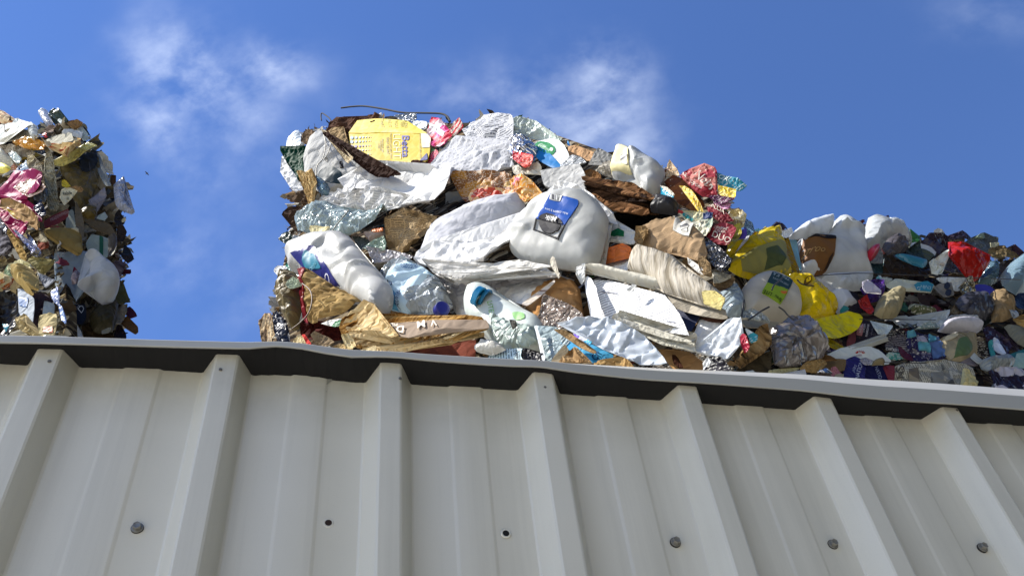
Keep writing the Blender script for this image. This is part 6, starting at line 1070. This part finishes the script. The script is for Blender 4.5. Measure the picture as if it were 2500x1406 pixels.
T(FR, 'white_film', 'plastic film', 'low white film along the fence cap under the dark silver film', HD('b9bdc4', r=.45), .20, 'G 845,1165 1000,1158 1100,1140 1250,1112 1395,1088 1425,1185 1420,1260 845,1260', cr=.12)
T(FR, 'straw_paper', 'paper', 'straw-yellow paper strip between the dark silver film and the low white film', P('b3ad84'), .195, 'G 858,1085 1020,1072 1180,1065 1335,1060 1240,1105 1100,1142 850,1158', cr=.3)
T(FR, 'purple_print', 'wrapper', 'small purple printed scrap under the lemon-yellow sheet', X('3c3468', '4a4080', '2c2850', s=24), .125, 'G 1745,790 1800,720 1860,740 1890,770 1780,805', cr=.3)
T(FR, 'brown_wrapper', 'wrapper', 'dull brown wrapper bits below the lemon-yellow sheet', F('5c4438'), .12, 'G 1845,612 1900,590 1960,645 1985,700 1900,680', cr=.4)
T(FR, 'white_lump', 'paper', 'small bright white lump on the fence cap left of the dark silver film', P('c9d4dc'), .205, 'G 440,1130 520,1102 600,1095 665,1140 660,1230 430,1230', cr=.2)
SWI = mat('plain', '3c3a38', r=.4, me=.6)
for s_, d_, r_, nm in (('E 1070,985 1010,1040 985,1060 930,1110 905,1175', .225, .0015, 'baling_wire'), ('G 540,320 640,255 740,185 860,120', .23, .0017, 'baling_wire'), ('G 1005,120 1080,170 1150,250 1240,320', .23, .0015, 'baling_wire'), ('E 480,1330 465,1400 460,1480 440,1590', .215, .0013, 'baling_wire'), ('E 1240,1000 1700,950 2000,932 2500,925 4700,1020', .125, .0010, 'steel_strap'), ('G 2240,310 2800,310 3400,318', .165, .0009, 'steel_strap'), ('H 370,965 700,972 1000,975', .175, .0009, 'steel_strap'), ('E 1290,1020 1340,1070 1420,1100 1540,1110', .19, .0014, 'baling_wire')): wire(FR, s_, d_, r_, SWI, BALE_R, nm)

# ================================================================ things pressed into the shaggy bale at the picture's left
T(FL, 'striped_paper', 'paper', 'red-striped tan paper roll at the top left corner of the picture', Y('a06a4a', 'd6bf98', 'e0d0b0', 'b0503a', fr=60), .03, 'I -60,80 20,88 62,112 182,192 315,242 202,305 60,315 -60,315', cr=.2, ang=32, b=.02)
T(FL, 'white_scrap', 'paper', 'small white paper scraps right of the red-striped roll', P('d0d6d6'), .03, 'I 208,312 332,218 392,272 382,335 242,340', cr=.4, e=2)
wl = T(FL, 'white_carton', 'carton', 'flattened white carton with a grey end near the top of the shaggy bale', P('d2d4cc', mot=.08), .06, 'I -60,470 100,352 260,315 402,290 572,310 620,350 540,440 400,410 300,470 60,620 -60,640', cr=.1, tx=6)
T(FL, 'end_panel', None, 'grey rounded end panel', P('a4a8a4', mot=.1), .075, 'I 540,425 600,305 640,340 682,422 692,545 640,580 585,590 550,520', b=.02, cr=.1, parent=wl['o'])
T(FL, 'under_side', None, 'beige underside', P('aaa695', mot=.08), .065, 'I -60,640 60,620 300,470 400,410 545,440 580,585 400,545 200,595 60,640', cr=.06, tx=-14, parent=wl['o'])
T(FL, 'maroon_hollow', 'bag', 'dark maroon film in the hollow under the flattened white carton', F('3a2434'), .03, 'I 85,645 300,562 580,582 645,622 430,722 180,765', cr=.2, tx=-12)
T(FL, 'orange_foil', 'wrapper', 'crinkled orange-gold wrapper near the top of the shaggy bale', mat('film', 'b8822c', 'd2a04c', r=.3), .065, 'I 255,692 380,580 505,582 560,600 640,662 700,600 782,640 885,695 742,745 640,740 560,742 300,725', cr=.55)
T(FL, 'white_cup', 'cup', 'upright white plastic piece sticking up from the shaggy bale', HD('ccd0dc'), .03, 'I 718,105 760,85 802,78 882,112 890,180 905,252 935,292 862,345 798,292 770,180 722,180 765,150', cr=.15, b=.02)
T(FL, 'twig_cluster', 'plastic', 'dark green spiky cluster on the top ridge of the shaggy bale', F('3c4a40'), .03, 'I 898,235 950,205 1002,168 990,150 1045,140 1050,108 1078,92 1100,125 1150,120 1140,160 1155,262 1060,252 960,245', cr=.6, e=3)
T(FL, 'mauve_layers', 'paper', 'mauve-brown crumpled layers below the dark green spiky cluster', Y('5a463c', '8a786a', 'a8988a', fr=90), .05, 'I 748,512 780,440 822,372 962,300 1062,312 1145,332 1100,420 1080,485 960,522 850,515', cr=.35)
T(FL, 'white_corner', 'paper', 'small white paper corner on the mauve-brown layers', P('d2d8d4'), .075, 'I 1050,272 1100,242 1175,300 1150,345 1090,310', n=140)
T(FM, 'tan_lump', 'cardboard', 'tan-brown cardboard lump on the right top shoulder of the shaggy bale', K('96744c'), .06, 'I 1232,300 1240,260 1292,248 1402,268 1485,312 1450,360 1372,372 1362,415 1242,365', cr=.4, e=2)
T(FM, 'white_sheet', 'paper', 'curved white paper sheet above the beige card bar', P('d6d8d4'), .06, 'I 1110,442 1152,410 1400,420 1485,462 1465,565 1400,540 1312,512 1290,462', cr=.12, tx=6)
T(FM, 'pale_sheet', 'paper', 'pale grey-green sheet on the right shoulder of the shaggy bale', P('b4bfba'), .05, 'I 1368,342 1482,382 1530,440 1572,502 1595,575 1502,625 1480,462 1382,402', cr=.12)
T(FM, 'black_edge', 'bag', 'thin black plastic edge on the right shoulder outline', F('1a1c24'), .045, 'I 1488,358 1520,380 1562,422 1592,470 1618,530 1562,505 1530,430', n=160)
T(FL, 'card_bar', 'card', 'flat beige card bar slanting upward near the top of the shaggy bale', P('aaa694', mot=.08), .095, 'I 835,612 1040,535 1242,458 1275,500 1315,605 1100,655 872,705', cr=.03, tx=-8)
T(FL, 'red_wrapper', 'wrapper', 'small bright red wrapper beside the beige card bar', F('b3242c'), .085, 'I 785,545 850,515 905,508 945,550 840,585', cr=.4)
T(FL, 'tan_folds', 'paper', 'folded tan paper with red stripes below the beige card bar', Y('9a7448', 'cdb27c', 'dcc796', 'ab5a40', fr=70), .09, 'I 855,745 960,715 1052,690 1332,628 1545,682 1442,795 1392,832 1330,880 1262,935 1182,892 1080,805', cr=.25, rip=(12, .03, .012), ang=10, n=700)
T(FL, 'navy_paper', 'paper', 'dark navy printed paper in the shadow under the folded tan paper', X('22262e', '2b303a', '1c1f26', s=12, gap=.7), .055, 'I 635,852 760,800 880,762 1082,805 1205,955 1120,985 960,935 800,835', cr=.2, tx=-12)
T(FM, 'yellow_bag', 'bag', 'twisted pale yellow bag rim gathered at the right shoulder of the shaggy bale', mat('film', 'b9ac5c', 'cfc680', r=.35), .13, 'I 945,985 1180,980 1300,930 1380,885 1440,800 1552,702 1565,622 1605,590 1642,558 1732,622 1742,720 1690,770 1645,805 1530,870 1420,925 1300,975 1180,1000 1000,1005', cr=.4, n=800)
ob = T(FM, 'olive_bag', 'bag', 'large olive-brown translucent bag hanging below the twisted yellow rim', F('5c5234', r=.35), .075, 'P 128,397 150,394 165,392 180,389 196,384 215,374 232,366 241,377 242,420 238,455 218,492 196,502 182,480 168,452 150,427', b=.02, cr=.16, n=800)
D(ob, 'dark_panel', mat('ink', '26282a', '3a3b3a'), 'I 1395,965 1550,880 1702,802 1735,1055 1682,1185 1590,1250 1500,1302 1380,1202', off=.003)
T(FL, 'plastic_bag', 'bag', 'white and green crinkled bag in the left middle of the shaggy bale', mat('film', 'b4c0bc', 'cdd4d2', r=.3), .055, 'I 168,825 230,830 302,852 382,932 350,990 302,1035 230,945', cr=.4)
T(FL, 'blue_white_film', 'plastic film', 'bluish white crinkled film beside the tan newspaper', mat('film', 'b5c3d0', 'd0d8e0', r=.3), .065, 'I 255,1205 300,1130 342,1052 442,932 525,1005 502,1095 430,1080 362,1105 300,1210', cr=.4)
T(FL, 'navy_scrap', 'bag', 'dark navy scrap under the bluish white crinkled film', F('232a4a'), .06, 'I 330,1210 370,1110 440,1095 470,1140 420,1205', cr=.2)
T(FL, 'newspaper', 'newspaper', 'cream newspaper hanging in the left middle of the shaggy bale', mat('news', 'c4b48a'), .085, 'I 528,915 580,905 622,912 720,1010 802,1122 795,1285 735,1260 702,1155 630,1160 560,1185 530,1040', cr=.3, ang=60)
n2 = T(FM, 'newspaper', 'newspaper', 'long grey newspaper strip hanging at the corner of the shaggy bale', mat('news', 'b0aa90'), .12, 'P 109,382 122,376 128,395 133,430 131,460 145,500 140,514 134,520 115,520 118,480 125,460 118,440 110,428', cr=.3, ang=85, n=600)
T(FL, 'yellow_tub', 'tub', 'white and yellow tub lid at the left picture edge', mat('ink', 'd0c432', 'd8d4b8'), .08, 'I -60,1040 60,1042 122,1052 195,1105 190,1155 102,1195 -60,1180', b=.02, sm=True, cr=.05, e=0)
T(FL, 'grey_layers', 'paper', 'band of grey-brown crushed paper edges above the white and green bag', Y('5d554a', '948a78', 'b5ac9a', fr=90), .04, 'I -60,735 150,735 350,765 542,802 622,832 535,905 420,870 300,825 100,805 -60,810', cr=.4, rip=(-8, .03, .012))
T(FL, 'orange_print', 'packet', 'crumpled grey and orange printed packet at the left picture edge', X('8d8d84', 'b0b0a4', 'a86a4a', '5d5d58', s=26), .05, 'I -60,850 120,850 220,950 260,1090 180,1090 60,1030 -60,1030', cr=.4)
mg = T(FL, 'magenta_bag', 'bag', 'pale magenta film bag spread across the left edge of the shaggy bale', F('96305a', r=.55, sp=.04, bs=.4), .10, 'P -10,447 20,431 60,424 95,415 100,437 104,457 75,472 40,477 -10,482', cr=.14, ty=6)
T(FL, 'cream_film', 'plastic film', 'cream-pink translucent film over the pale magenta bag', mat('film', 'b59a84', 'c7ac98', r=.3), .115, 'J 250,130 300,52 480,20 702,0 790,60 852,152 720,210 602,245 480,280 342,182', cr=.14)
mg2 = T(FL, 'magenta_bag', 'bag', 'deep magenta film with a yellow mark just under the pale magenta bag', F('861a40', r=.55, sp=.04, bs=.4), .085, 'J -60,205 120,185 242,190 402,272 522,380 605,422 622,602 500,520 402,432 180,422 60,545 -60,545', cr=.22)
D(mg2, 'yellow_mark', INK('c9a42c'), 'J 20,270 90,210 200,225 215,245 110,260', off=.004)
T(FL, 'tan_sheet', 'paper', 'curved tan paper sheet between the two lower magenta bags', K('a3845a'), .125, 'J 48,545 90,470 152,420 252,408 370,440 482,490 642,622 720,730 765,850 742,965 690,920 622,872 560,780 482,702 430,562 300,540 200,555', cr=.12, curl=.008, n=600)
mg3 = T(FL, 'magenta_bag', 'bag', 'lowest magenta bag with a round yellow and white mark', F('8a1444', r=.55, sp=.04, bs=.4), .13, 'J -60,545 60,540 202,550 350,600 482,640 502,722 542,852 500,980 462,1095 380,1102 300,1020 252,902 160,820 80,722 -60,620', cr=.25, n=600)
D(mg3, 'round_mark', INK('d0b0a8'), 'J 200,570 270,585 340,640 345,675 280,690 225,660', sm=True, off=.004); D(mg3, 'yellow_mark', INK('c9a82c'), 'J 225,610 270,600 325,640 310,680 260,668', sm=True, off=.006)
T(FL, 'navy_film', 'plastic film', 'small dark navy film pocket beside the grey newspaper strip', F('1d2238'), .09, 'J 618,372 700,362 772,372 772,592 702,622 640,562', cr=.2)
T(FL, 'grey_crumple', 'plastic film', 'dark grey crinkled film above the navy pocket', F('5d6264'), .085, 'J 620,340 640,240 720,190 850,165 855,300 780,370 700,362', cr=.5)
tt = T(FM, 'cream_note', 'paper', 'sunlit cream paper clipping with two printed words', P('d6cba6', mot=.06), .155, 'J 1085,225 1122,150 1252,148 1378,212 1300,290 1245,345 1162,446 1120,390 1075,332 1100,250', cr=.12, tx=6)
TX(tt, 'table', INK('3a3020'), 'J 1205,240', 62, -2, .005, 1); TX(tt, 'it', INK('3a3020'), 'J 1215,332', 56, 0, .005, 1)
T(FM, 'yellow_scraps', 'paper', 'yellow paper scraps above the sunlit cream clipping', P('c9b544'), .15, 'J 1105,15 1150,0 1182,12 1275,112 1185,132 1120,120', cr=.4)
T(FM, 'tan_scraps', 'cardboard', 'tan and brown curled scraps right of the sunlit cream clipping', K('a07f56'), .15, 'J 1265,105 1340,100 1425,112 1450,100 1495,175 1480,192 1385,192 1300,160', cr=.5, e=2.2)
rs = T(FM, 'label_strip', 'label', 'maroon paper strip with white lettering below the sunlit clipping', mat('ink', '6e2e30', '7d3a3a'), .13, 'J 795,728 920,670 1100,590 1222,520 1235,655 1130,720 1010,785 800,835', cr=.06, n=400)
TX(rs, 'MEADOWFRESH', INK('b59a98'), 'J 1065,650', 58, -27, .0, .62)
T(FM, 'grey_wrap', 'paper', 'grey-beige shaded paper above the maroon lettered strip', P('8f8872'), .11, 'J 840,560 880,400 1040,560 1100,460 1230,440 1225,520 1040,610 900,660 830,640', cr=.2)
T(FM, 'blue_grey_strip', 'plastic', 'blue-grey upright strip right of the maroon lettered strip', HD('7d8c8c'), .10, 'J 1228,562 1300,520 1335,642 1352,862 1200,865 1215,700', cr=.05)
T(FM, 'grey_board', 'cardboard', 'tall grey-brown board edge in the middle of the shaded side', K('6f6656'), .13, 'J 1355,380 1400,440 1445,562 1502,722 1505,1055 1440,1002 1380,802 1370,600', cr=.08)
sb = T(FM, 'cardboard_slab', 'cardboard', 'thick tan cardboard slab slanting across the shaded side', K('8d7a4c'), .165, 'J 785,885 900,868 1042,862 1200,870 1392,870 1425,962 1460,1120 1495,1275 1400,1305 1300,1250 1200,1202 1050,1090 900,992', cr=.06, b=.01, t=.01, n=500)
D(sb, 'bright_edge', INK('c9bc94'), 'J 1255,915 1330,890 1398,880 1412,965 1330,940', off=.003)
T(FL, 'rust_card', 'cardboard', 'small rusty red-brown card left of the blue-white film', K('7a3f2c'), .12, 'J 685,1065 760,1100 855,1092 882,1202 742,1265 678,1182', cr=.2)
T(FL, 'kraft_triangle', 'cardboard', 'small tan triangular scrap above the rusty red-brown card', K('a09478'), .135, 'J 700,950 790,1010 850,1080 800,1110 715,1105', cr=.1)
T(FL, 'silver_foil', 'foil', 'bright crinkled silver foil strip below the lowest magenta bag', mat('foil', 'c4c4d4'), .145, 'J 455,1105 515,1088 560,1130 602,1182 702,1272 780,1290 835,1355 750,1400 690,1420 600,1332 520,1220', cr=.5)
T(FL, 'blue_film', 'plastic film', 'thin blue-grey film edge right of the lowest magenta bag', F('7d8ba8'), .12, 'J 480,950 540,990 600,1060 660,1200 700,1270 610,1190 520,1090', cr=.15)
T(FL, 'tan_straps', 'paper', 'tan paper strips trailing at the far left below the magenta bags', Y('4f4028', '9a7d44', 'b0935a', fr=60), .11, 'J 140,880 220,900 290,950 310,1020 340,1120 420,1250 440,1420 360,1420 300,1250 230,1080 150,980', cr=.25, ang=-60)
T(FL, 'silver_wrapper', 'wrapper', 'silver and white crushed wrappers at the left picture edge', mat('foil', 'b5b5b8', '6a6a70', me=.7), .115, 'J -60,650 30,650 80,730 100,850 160,880 110,980 -60,960', cr=.6)
T(FL, 'dark_strips', 'plastic film', 'dark tangled plastic strips low at the left picture edge', Y('1e1a1c', '4a4648', '8a868a', fr=70), .10, 'J -60,960 120,980 240,1120 280,1300 300,1420 -60,1420', cr=.35, ang=-70)
bw = T(FM, 'blue_white_bag', 'bag', 'large blue-grey plastic bag on the shaded lower side', HD('8396a6', r=.35), .115, 'K 838,-5 1050,-20 1332,-5 1365,130 1362,275 1302,332 1270,502 1305,602 1132,802 1082,905 1005,855 960,700 900,502 868,330', cr=.2, n=900)
gt = T(FM, 'white_bag', 'bag', 'drooping greyish white plastic bag on the shaded side of the shaggy bale', HD('b0b4b4', r=.3), .16, 'K 1335,-20 1482,0 1582,90 1682,182 1770,290 1842,402 1845,562 1810,660 1762,722 1645,752 1560,710 1488,642 1468,560 1382,592 1290,560 1198,492 1290,420 1372,342 1402,152', b=.045, cr=.16, sm=True, e=0, n=1400)
T(FM, 'crimson_scrap', 'bag', 'tiny crimson triangle peeping through the large blue-grey bag', F('7a1c34'), .14, 'K 1128,300 1150,195 1205,262', n=80, cr=.1)
T(FM, 'mauve_film', 'plastic film', 'mauve-grey translucent film beside the tiny crimson triangle', CL('9a8f98', tr=.2), .14, 'K 1100,420 1120,310 1180,272 1270,340 1280,440 1180,480', b=.015, cr=.15)
dkc = T(FM, 'navy_card', 'card', 'black-navy card with a pale letter on the shaded lower side', INK('141a28'), .135, 'K 1085,985 1120,890 1165,800 1335,780 1352,950 1320,1020 1285,1085 1150,1062', cr=.06)
TX(dkc, 'D', INK('b9c0c8'), 'K 1262,875', 95, -55, -.012, 1.2, .2); TX(dkc, 'CA', INK('9aa2ac'), 'K 1222,830', 34, -55, .0, 1)
T(FL, 'blue_strip', 'plastic film', 'pale lilac-blue film strip with fine wrinkles low on the shaggy bale', F('a3aed0'), .16, 'K 798,595 840,540 882,498 932,602 922,722 880,772 828,702', cr=.2)
T(FL, 'lilac_strip', 'plastic film', 'second pale blue film strip hanging lower toward the fence', F('94a8cc'), .165, 'K 918,775 965,832 1000,950 1042,1105 985,1055 930,982', cr=.2)
T(FM, 'white_strip', 'paper', 'blue-grey card tongue reaching down to the fence cap', HD('8d98a4'), .15, 'K 995,1035 1112,1020 1192,1102 1250,1200 1300,1330 1130,1330 1050,1182', cr=.1)
tb2 = T(FL, 'paper_ball', 'paper', 'sunlit crumpled tan paper ball with part of a printed word', K('b89f66'), .17, 'K 318,432 370,350 440,282 542,280 590,340 622,402 622,582 565,635 440,612 342,522', b=.03, cr=.4, n=700)
TX(tb2, 'ipe', INK('3c3222'), 'K 375,460', 56, 80, .0, .9, off=.006)
T(FL, 'kraft_flap', 'paper', 'curled white-edged kraft flap above the sunlit crumpled ball', P('a8a47c', 'c9c09a'), .155, 'K 180,222 250,160 420,158 500,190 572,232 585,302 480,262 380,215 300,222 200,312', cr=.25, curl=.01)
T(FL, 'green_carton', 'carton', 'sage green carton patch left of the sunlit crumpled ball', P('8a9a78'), .13, 'K 70,180 180,160 190,290 150,345 70,330', cr=.15)
T(FL, 'cream_carton', 'carton', 'small cream carton lumps at the left picture edge', X('c4b88c', 'd2c8a4', 'b06a3c', 'c9bd90', s=26), .14, 'K -60,310 60,315 190,350 200,440 150,500 60,570 -60,600', cr=.4)
mb = T(FL, 'milk_box', 'carton', 'tall pale grey milk box with a blue square low on the shaggy bale', P('9da4ac', mot=.08), .135, 'K 310,562 380,575 442,602 525,682 525,1145 430,1135 360,1000 298,902', cr=.06)
D(mb, 'blue_square', INK('27558a'), 'K 312,690 442,692 440,770 420,832 308,812')
T(FL, 'dark_gap_card', 'cardboard', 'dark plum upright card between milk box and tan printed box', K('33262a'), .11, 'K 525,640 640,600 830,700 700,800 660,950 600,1150 525,1145', cr=.1)
tb3 = T(FL, 'cardboard_box', 'box', 'tan box with a red printed panel standing by the fence cap', K('b5a67c'), .16, 'K 640,962 720,945 802,940 892,930 885,1105 860,1200 832,1330 640,1330 598,1122', cr=.1, n=400)
D(tb3, 'red_panel', mat('ink', '9a5038', 'b4785a', pr=.012, pc='c9bc9a'), 'K 700,1152 835,1140 832,1235 700,1235')
T(FL, 'grey_carton', 'carton', 'small grey-blue carton above the tan printed box', P('7d868a'), .14, 'K 678,722 760,750 842,792 832,922 680,932', cr=.05)
T(FL, 'grey_scrap', 'paper', 'grey pointed paper right of the sunlit crumpled ball', P('8c9098'), .145, 'K 640,330 720,360 830,400 915,460 850,500 760,560 680,500 650,430', cr=.15)
T(FL, 'olive_crumple', 'paper', 'khaki crumpled paper under the bright silver foil', K('8d8458'), .125, 'K 430,60 540,30 640,140 760,130 835,60 850,180 760,290 640,300 590,260 480,130', cr=.35)
T(FL, 'kraft_twist', 'paper', 'twisted kraft paper strand low on the shaggy bale', K('a8966c'), .165, 'K 208,892 290,880 385,922 332,1012 380,1060 445,1120 540,1200 635,1310 520,1300 430,1240 330,1205 262,1065', cr=.4)
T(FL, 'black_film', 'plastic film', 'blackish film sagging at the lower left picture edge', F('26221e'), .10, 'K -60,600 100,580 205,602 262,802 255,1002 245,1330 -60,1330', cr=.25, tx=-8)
T(FL, 'teal_scrap', 'wrapper', 'small teal scrap in the blackish film', F('2f7a86'), .125, 'K 50,1100 120,1090 160,1150 110,1235', n=100)
T(FM, 'grey_paper', 'paper', 'grey pleated paper high on the shaded side', P('84828a'), .10, 'J 1578,405 1650,330 1742,262 1800,190 1882,128 1905,302 1845,370 1785,425 1762,525 1690,470', cr=.25)
cb2 = T(FM, 'clear_bottle', 'plastic film', 'whitish clear plastic bottle neck sticking out of the right outline', CL('c4cce0', tr=.35), .08, 'P 280,446 291,440 300,434 304,445 306,464 305,494 310,505 325,509 329,518 320,526 307,518 293,511 282,500 281,468', b=.02, cr=.3, n=400)
T(FM, 'cream_edge', 'card', 'small sunlit cream card edge on the right outline', P('d2c8ac'), .05, 'I 1775,882 1812,872 1852,880 1845,950 1838,1000', n=100)
T(FM, 'white_edge', 'paper', 'white and tan fluttering paper on the upper right outline', P('c4bfb0'), .06, 'I 1845,1005 1900,990 1955,988 2000,1060 2035,1142 2022,1255 1965,1230 1920,1202 1880,1085', cr=.35, e=2.5)
T(FM, 'grey_slab', 'plastic', 'long grey-blue slab edge beside the olive-brown bag', HD('7a8286'), .085, 'I 1715,960 1790,880 1850,1182 1920,1300 1985,1420 1900,1420 1800,1255 1760,1180', cr=.08)
T(FM, 'brown_edge', 'cardboard', 'brown cardboard pieces on the right outline above the clear neck', K('5f4634'), .055, 'I 1995,1232 2068,1250 2082,1320 2085,1420 1990,1382', cr=.25)
T(FM, 'brown_tongue', 'cardboard', 'big grey-brown cardboard tongue on the shaded side', K('5f5340'), .12, 'J 1500,720 1600,770 1700,870 1960,985 2095,1015 2015,822 1880,742 1700,722 1600,715', cr=.12, n=400)
T(FM, 'olive_patch', 'bag', 'yellow-brown film swelling above the grey-brown tongue', F('5a4c22'), .105, 'J 1430,560 1520,500 1650,480 1740,520 1740,660 1690,720 1580,705 1470,670', b=.02, cr=.15)
T(FM, 'pale_patch', 'plastic', 'small pale grey-green plastic wedge right of the yellow-brown film', HD('85928e'), .11, 'J 1730,690 1790,620 1880,580 1930,650 1880,720', cr=.1)
T(FM, 'black_fold', 'bag', 'black folded film on the right outline under the clear neck', F('221f22'), .075, 'J 2065,605 2110,560 2155,580 2200,650 2255,722 2195,822 2100,805 2050,720', cr=.35, e=2)
T(FM, 'tan_tip', 'cardboard', 'tiny sunlit cream tip on the black folded film', P('cdbf94'), .095, 'J 2190,700 2235,688 2250,720 2220,755 2190,750', n=60)
T(FM, 'dark_plates', 'cardboard', 'dark grey-brown plates layered on the right outline', K('3d3430'), .075, 'J 2100,835 2200,822 2262,902 2250,1000 2222,1105 2160,1130 2100,1105', cr=.3, e=2.2)
T(FM, 'black_point', 'bag', 'black pointed flap jutting from the right outline', F('191b22', r=.5), .07, 'J 2235,1152 2290,1210 2332,1265 2370,1330 2405,1415 2340,1400 2280,1385 2200,1285', cr=.1)
gs = T(FM, 'striped_carton', 'carton', 'pale grey-green carton with a dark green stripe on the shaded side', P('86918a', mot=.08), .125, 'J 1540,1105 1700,1110 1640,1030 1655,962 1790,1000 1925,1052 1932,1385 1800,1412 1680,1320 1560,1205', cr=.05, n=400)
D(gs, 'green_stripe', INK('23503c'), 'J 1788,1012 1842,1022 1842,1392 1786,1385', off=.003)
T(FM, 'dark_round', 'plastic', 'dark rounded container side right of the green-striped carton', HD('4a443c'), .10, 'J 1925,1060 2010,1040 2080,1100 2090,1200 2040,1310 1935,1380', b=.03, cr=.06)
T(FM, 'navy_flap', 'bag', 'dark navy-black flap at the outline beside the drooping white bag', F('1f1c26'), .07, 'K 1845,-10 1960,-15 2055,0 2095,62 2055,100 2010,135 1965,100 1915,62', cr=.25)
T(FM, 'mauve_layers', 'cardboard', 'mauve-grey torn layers right of the drooping white bag', Y('3c343a', '5d5258', '786c70', fr=70), .09, 'K 1730,200 1790,120 1900,80 1990,130 1910,210 1900,330 1840,390 1780,300', cr=.3)
T(FM, 'maroon_tab', 'card', 'small maroon tab jutting from the outline', K('4f2430'), .07, 'K 1890,255 1960,240 2042,238 2045,292 1965,305 1915,315', n=140, cr=.1)
T(FM, 'olive_flap', 'cardboard', 'olive-green pointed flap below the drooping white bag', K('5c5a3c'), .10, 'K 1840,562 1890,500 1935,478 1975,652 2038,745 1900,765 1785,765', cr=.12)
T(FM, 'plum_flap', 'card', 'dark plum-red card jutting from the lower outline', INK('46182a'), .07, 'K 1955,872 2010,808 2085,872 2140,965 2080,985 2018,1012', cr=.1)
T(FM, 'brown_flap', 'cardboard', 'long brown cardboard flap pointing down at the lower outline', K('6a4f34'), .085, 'K 1875,1085 1930,1010 1975,970 2060,1050 2155,1142 2155,1222 2115,1265 1990,1170', cr=.1)
T(FM, 'black_curl', 'bag', 'black-purple curled film at the foot of the right outline', F('241c26'), .075, 'K 1775,1340 1800,1200 1835,1108 1880,1140 1935,1192 1975,1315 1960,1350', cr=.2)
T(FM, 'grey_curl', 'paper', 'grey twisted paper above the long brown flap', P('85827a'), .10, 'K 1785,1102 1800,1000 1832,882 1900,820 1992,778 1962,955 1872,1105', cr=.35)
T(FM, 'olive_sack', 'bag', 'dark olive sack filling the lower shaded corner', F('353222', r=.45), .11, 'K 1380,1000 1500,822 1640,762 1802,802 1835,882 1790,1060 1752,1205 1602,1255 1450,1200', b=.04, cr=.2, n=600)
T(FM, 'brown_board', 'cardboard', 'dark brown board at the foot of the shaded corner', K('46392a'), .10, 'K 1290,1105 1450,1052 1600,1250 1760,1220 1770,1350 1330,1340', cr=.15)
T(FM, 'grey_fleck', 'paper', 'small grey torn paper fleck on the dark olive sack', P('8a887a'), .165, 'K 1588,1185 1735,1148 1722,1205 1640,1245 1588,1242', cr=.2, n=120)
WR3 = mat('plain', '3a3834', r=.5, me=.4)
wire(FM, 'I 1600,1000 1620,1200 1560,1400', .14, .0012, WR3, BALE_L)

# a distant bird crossing the sky
bo = EYEP + px_dir(358.5, 423.8)*46; fw_ = px_dir(366, 418) - px_dir(351, 430); fw_ /= np.linalg.norm(fw_); sd_ = np.cross(fw_, px_dir(358, 424)); sd_ /= np.linalg.norm(sd_); up_ = np.cross(sd_, fw_)
V, Fc = [], []
for i, (u, r) in enumerate(((-.085, .004), (-.06, .011), (-.02, .019), (.025, .018), (.05, .011), (.062, .012), (.078, .006), (.09, .001))):
    for k in range(8): V.append(bo + fw_*u + r*(sd_*math.cos(k*math.pi/4) + up_*math.sin(k*math.pi/4)))
Fc = [(i*8+k, i*8+(k+1) % 8, (i+1)*8+(k+1) % 8, (i+1)*8+k) for i in range(7) for k in range(8)] + [tuple(range(8))[::-1], tuple(range(56, 64))]
brd = mesh_obj('bird', V, Fc, mat('plain', '1a1c24', r=.8), np.array(V)[:, :2], None, 60); put(brd, 'tiny dark bird alone against the sky between the shaggy bale and the clouds', 'bird')
for sg in (-1, 1):
    W = [bo + fw_*a + sd_*sg*b + up_*c for a, b, c in ((.03, .012, .006), (-.02, .012, .006), (.035, .06, .03), (-.012, .06, .028), (.012, .125, .02), (-.004, .125, .018))]
    W += [w - up_*.003 for w in W]
    mesh_obj('wing', W, [(0, 1, 3, 2), (2, 3, 5, 4), (6, 8, 9, 7), (8, 10, 11, 9), (0, 2, 8, 6), (2, 4, 10, 8), (1, 7, 9, 3), (3, 9, 11, 5), (4, 5, 11, 10)], brd.data.materials[0], np.array(W)[:, :2], brd)
flush_text()
for o in bpy.data.objects:
    for k in ('_w', '_p'):
        if k in o: del o[k]
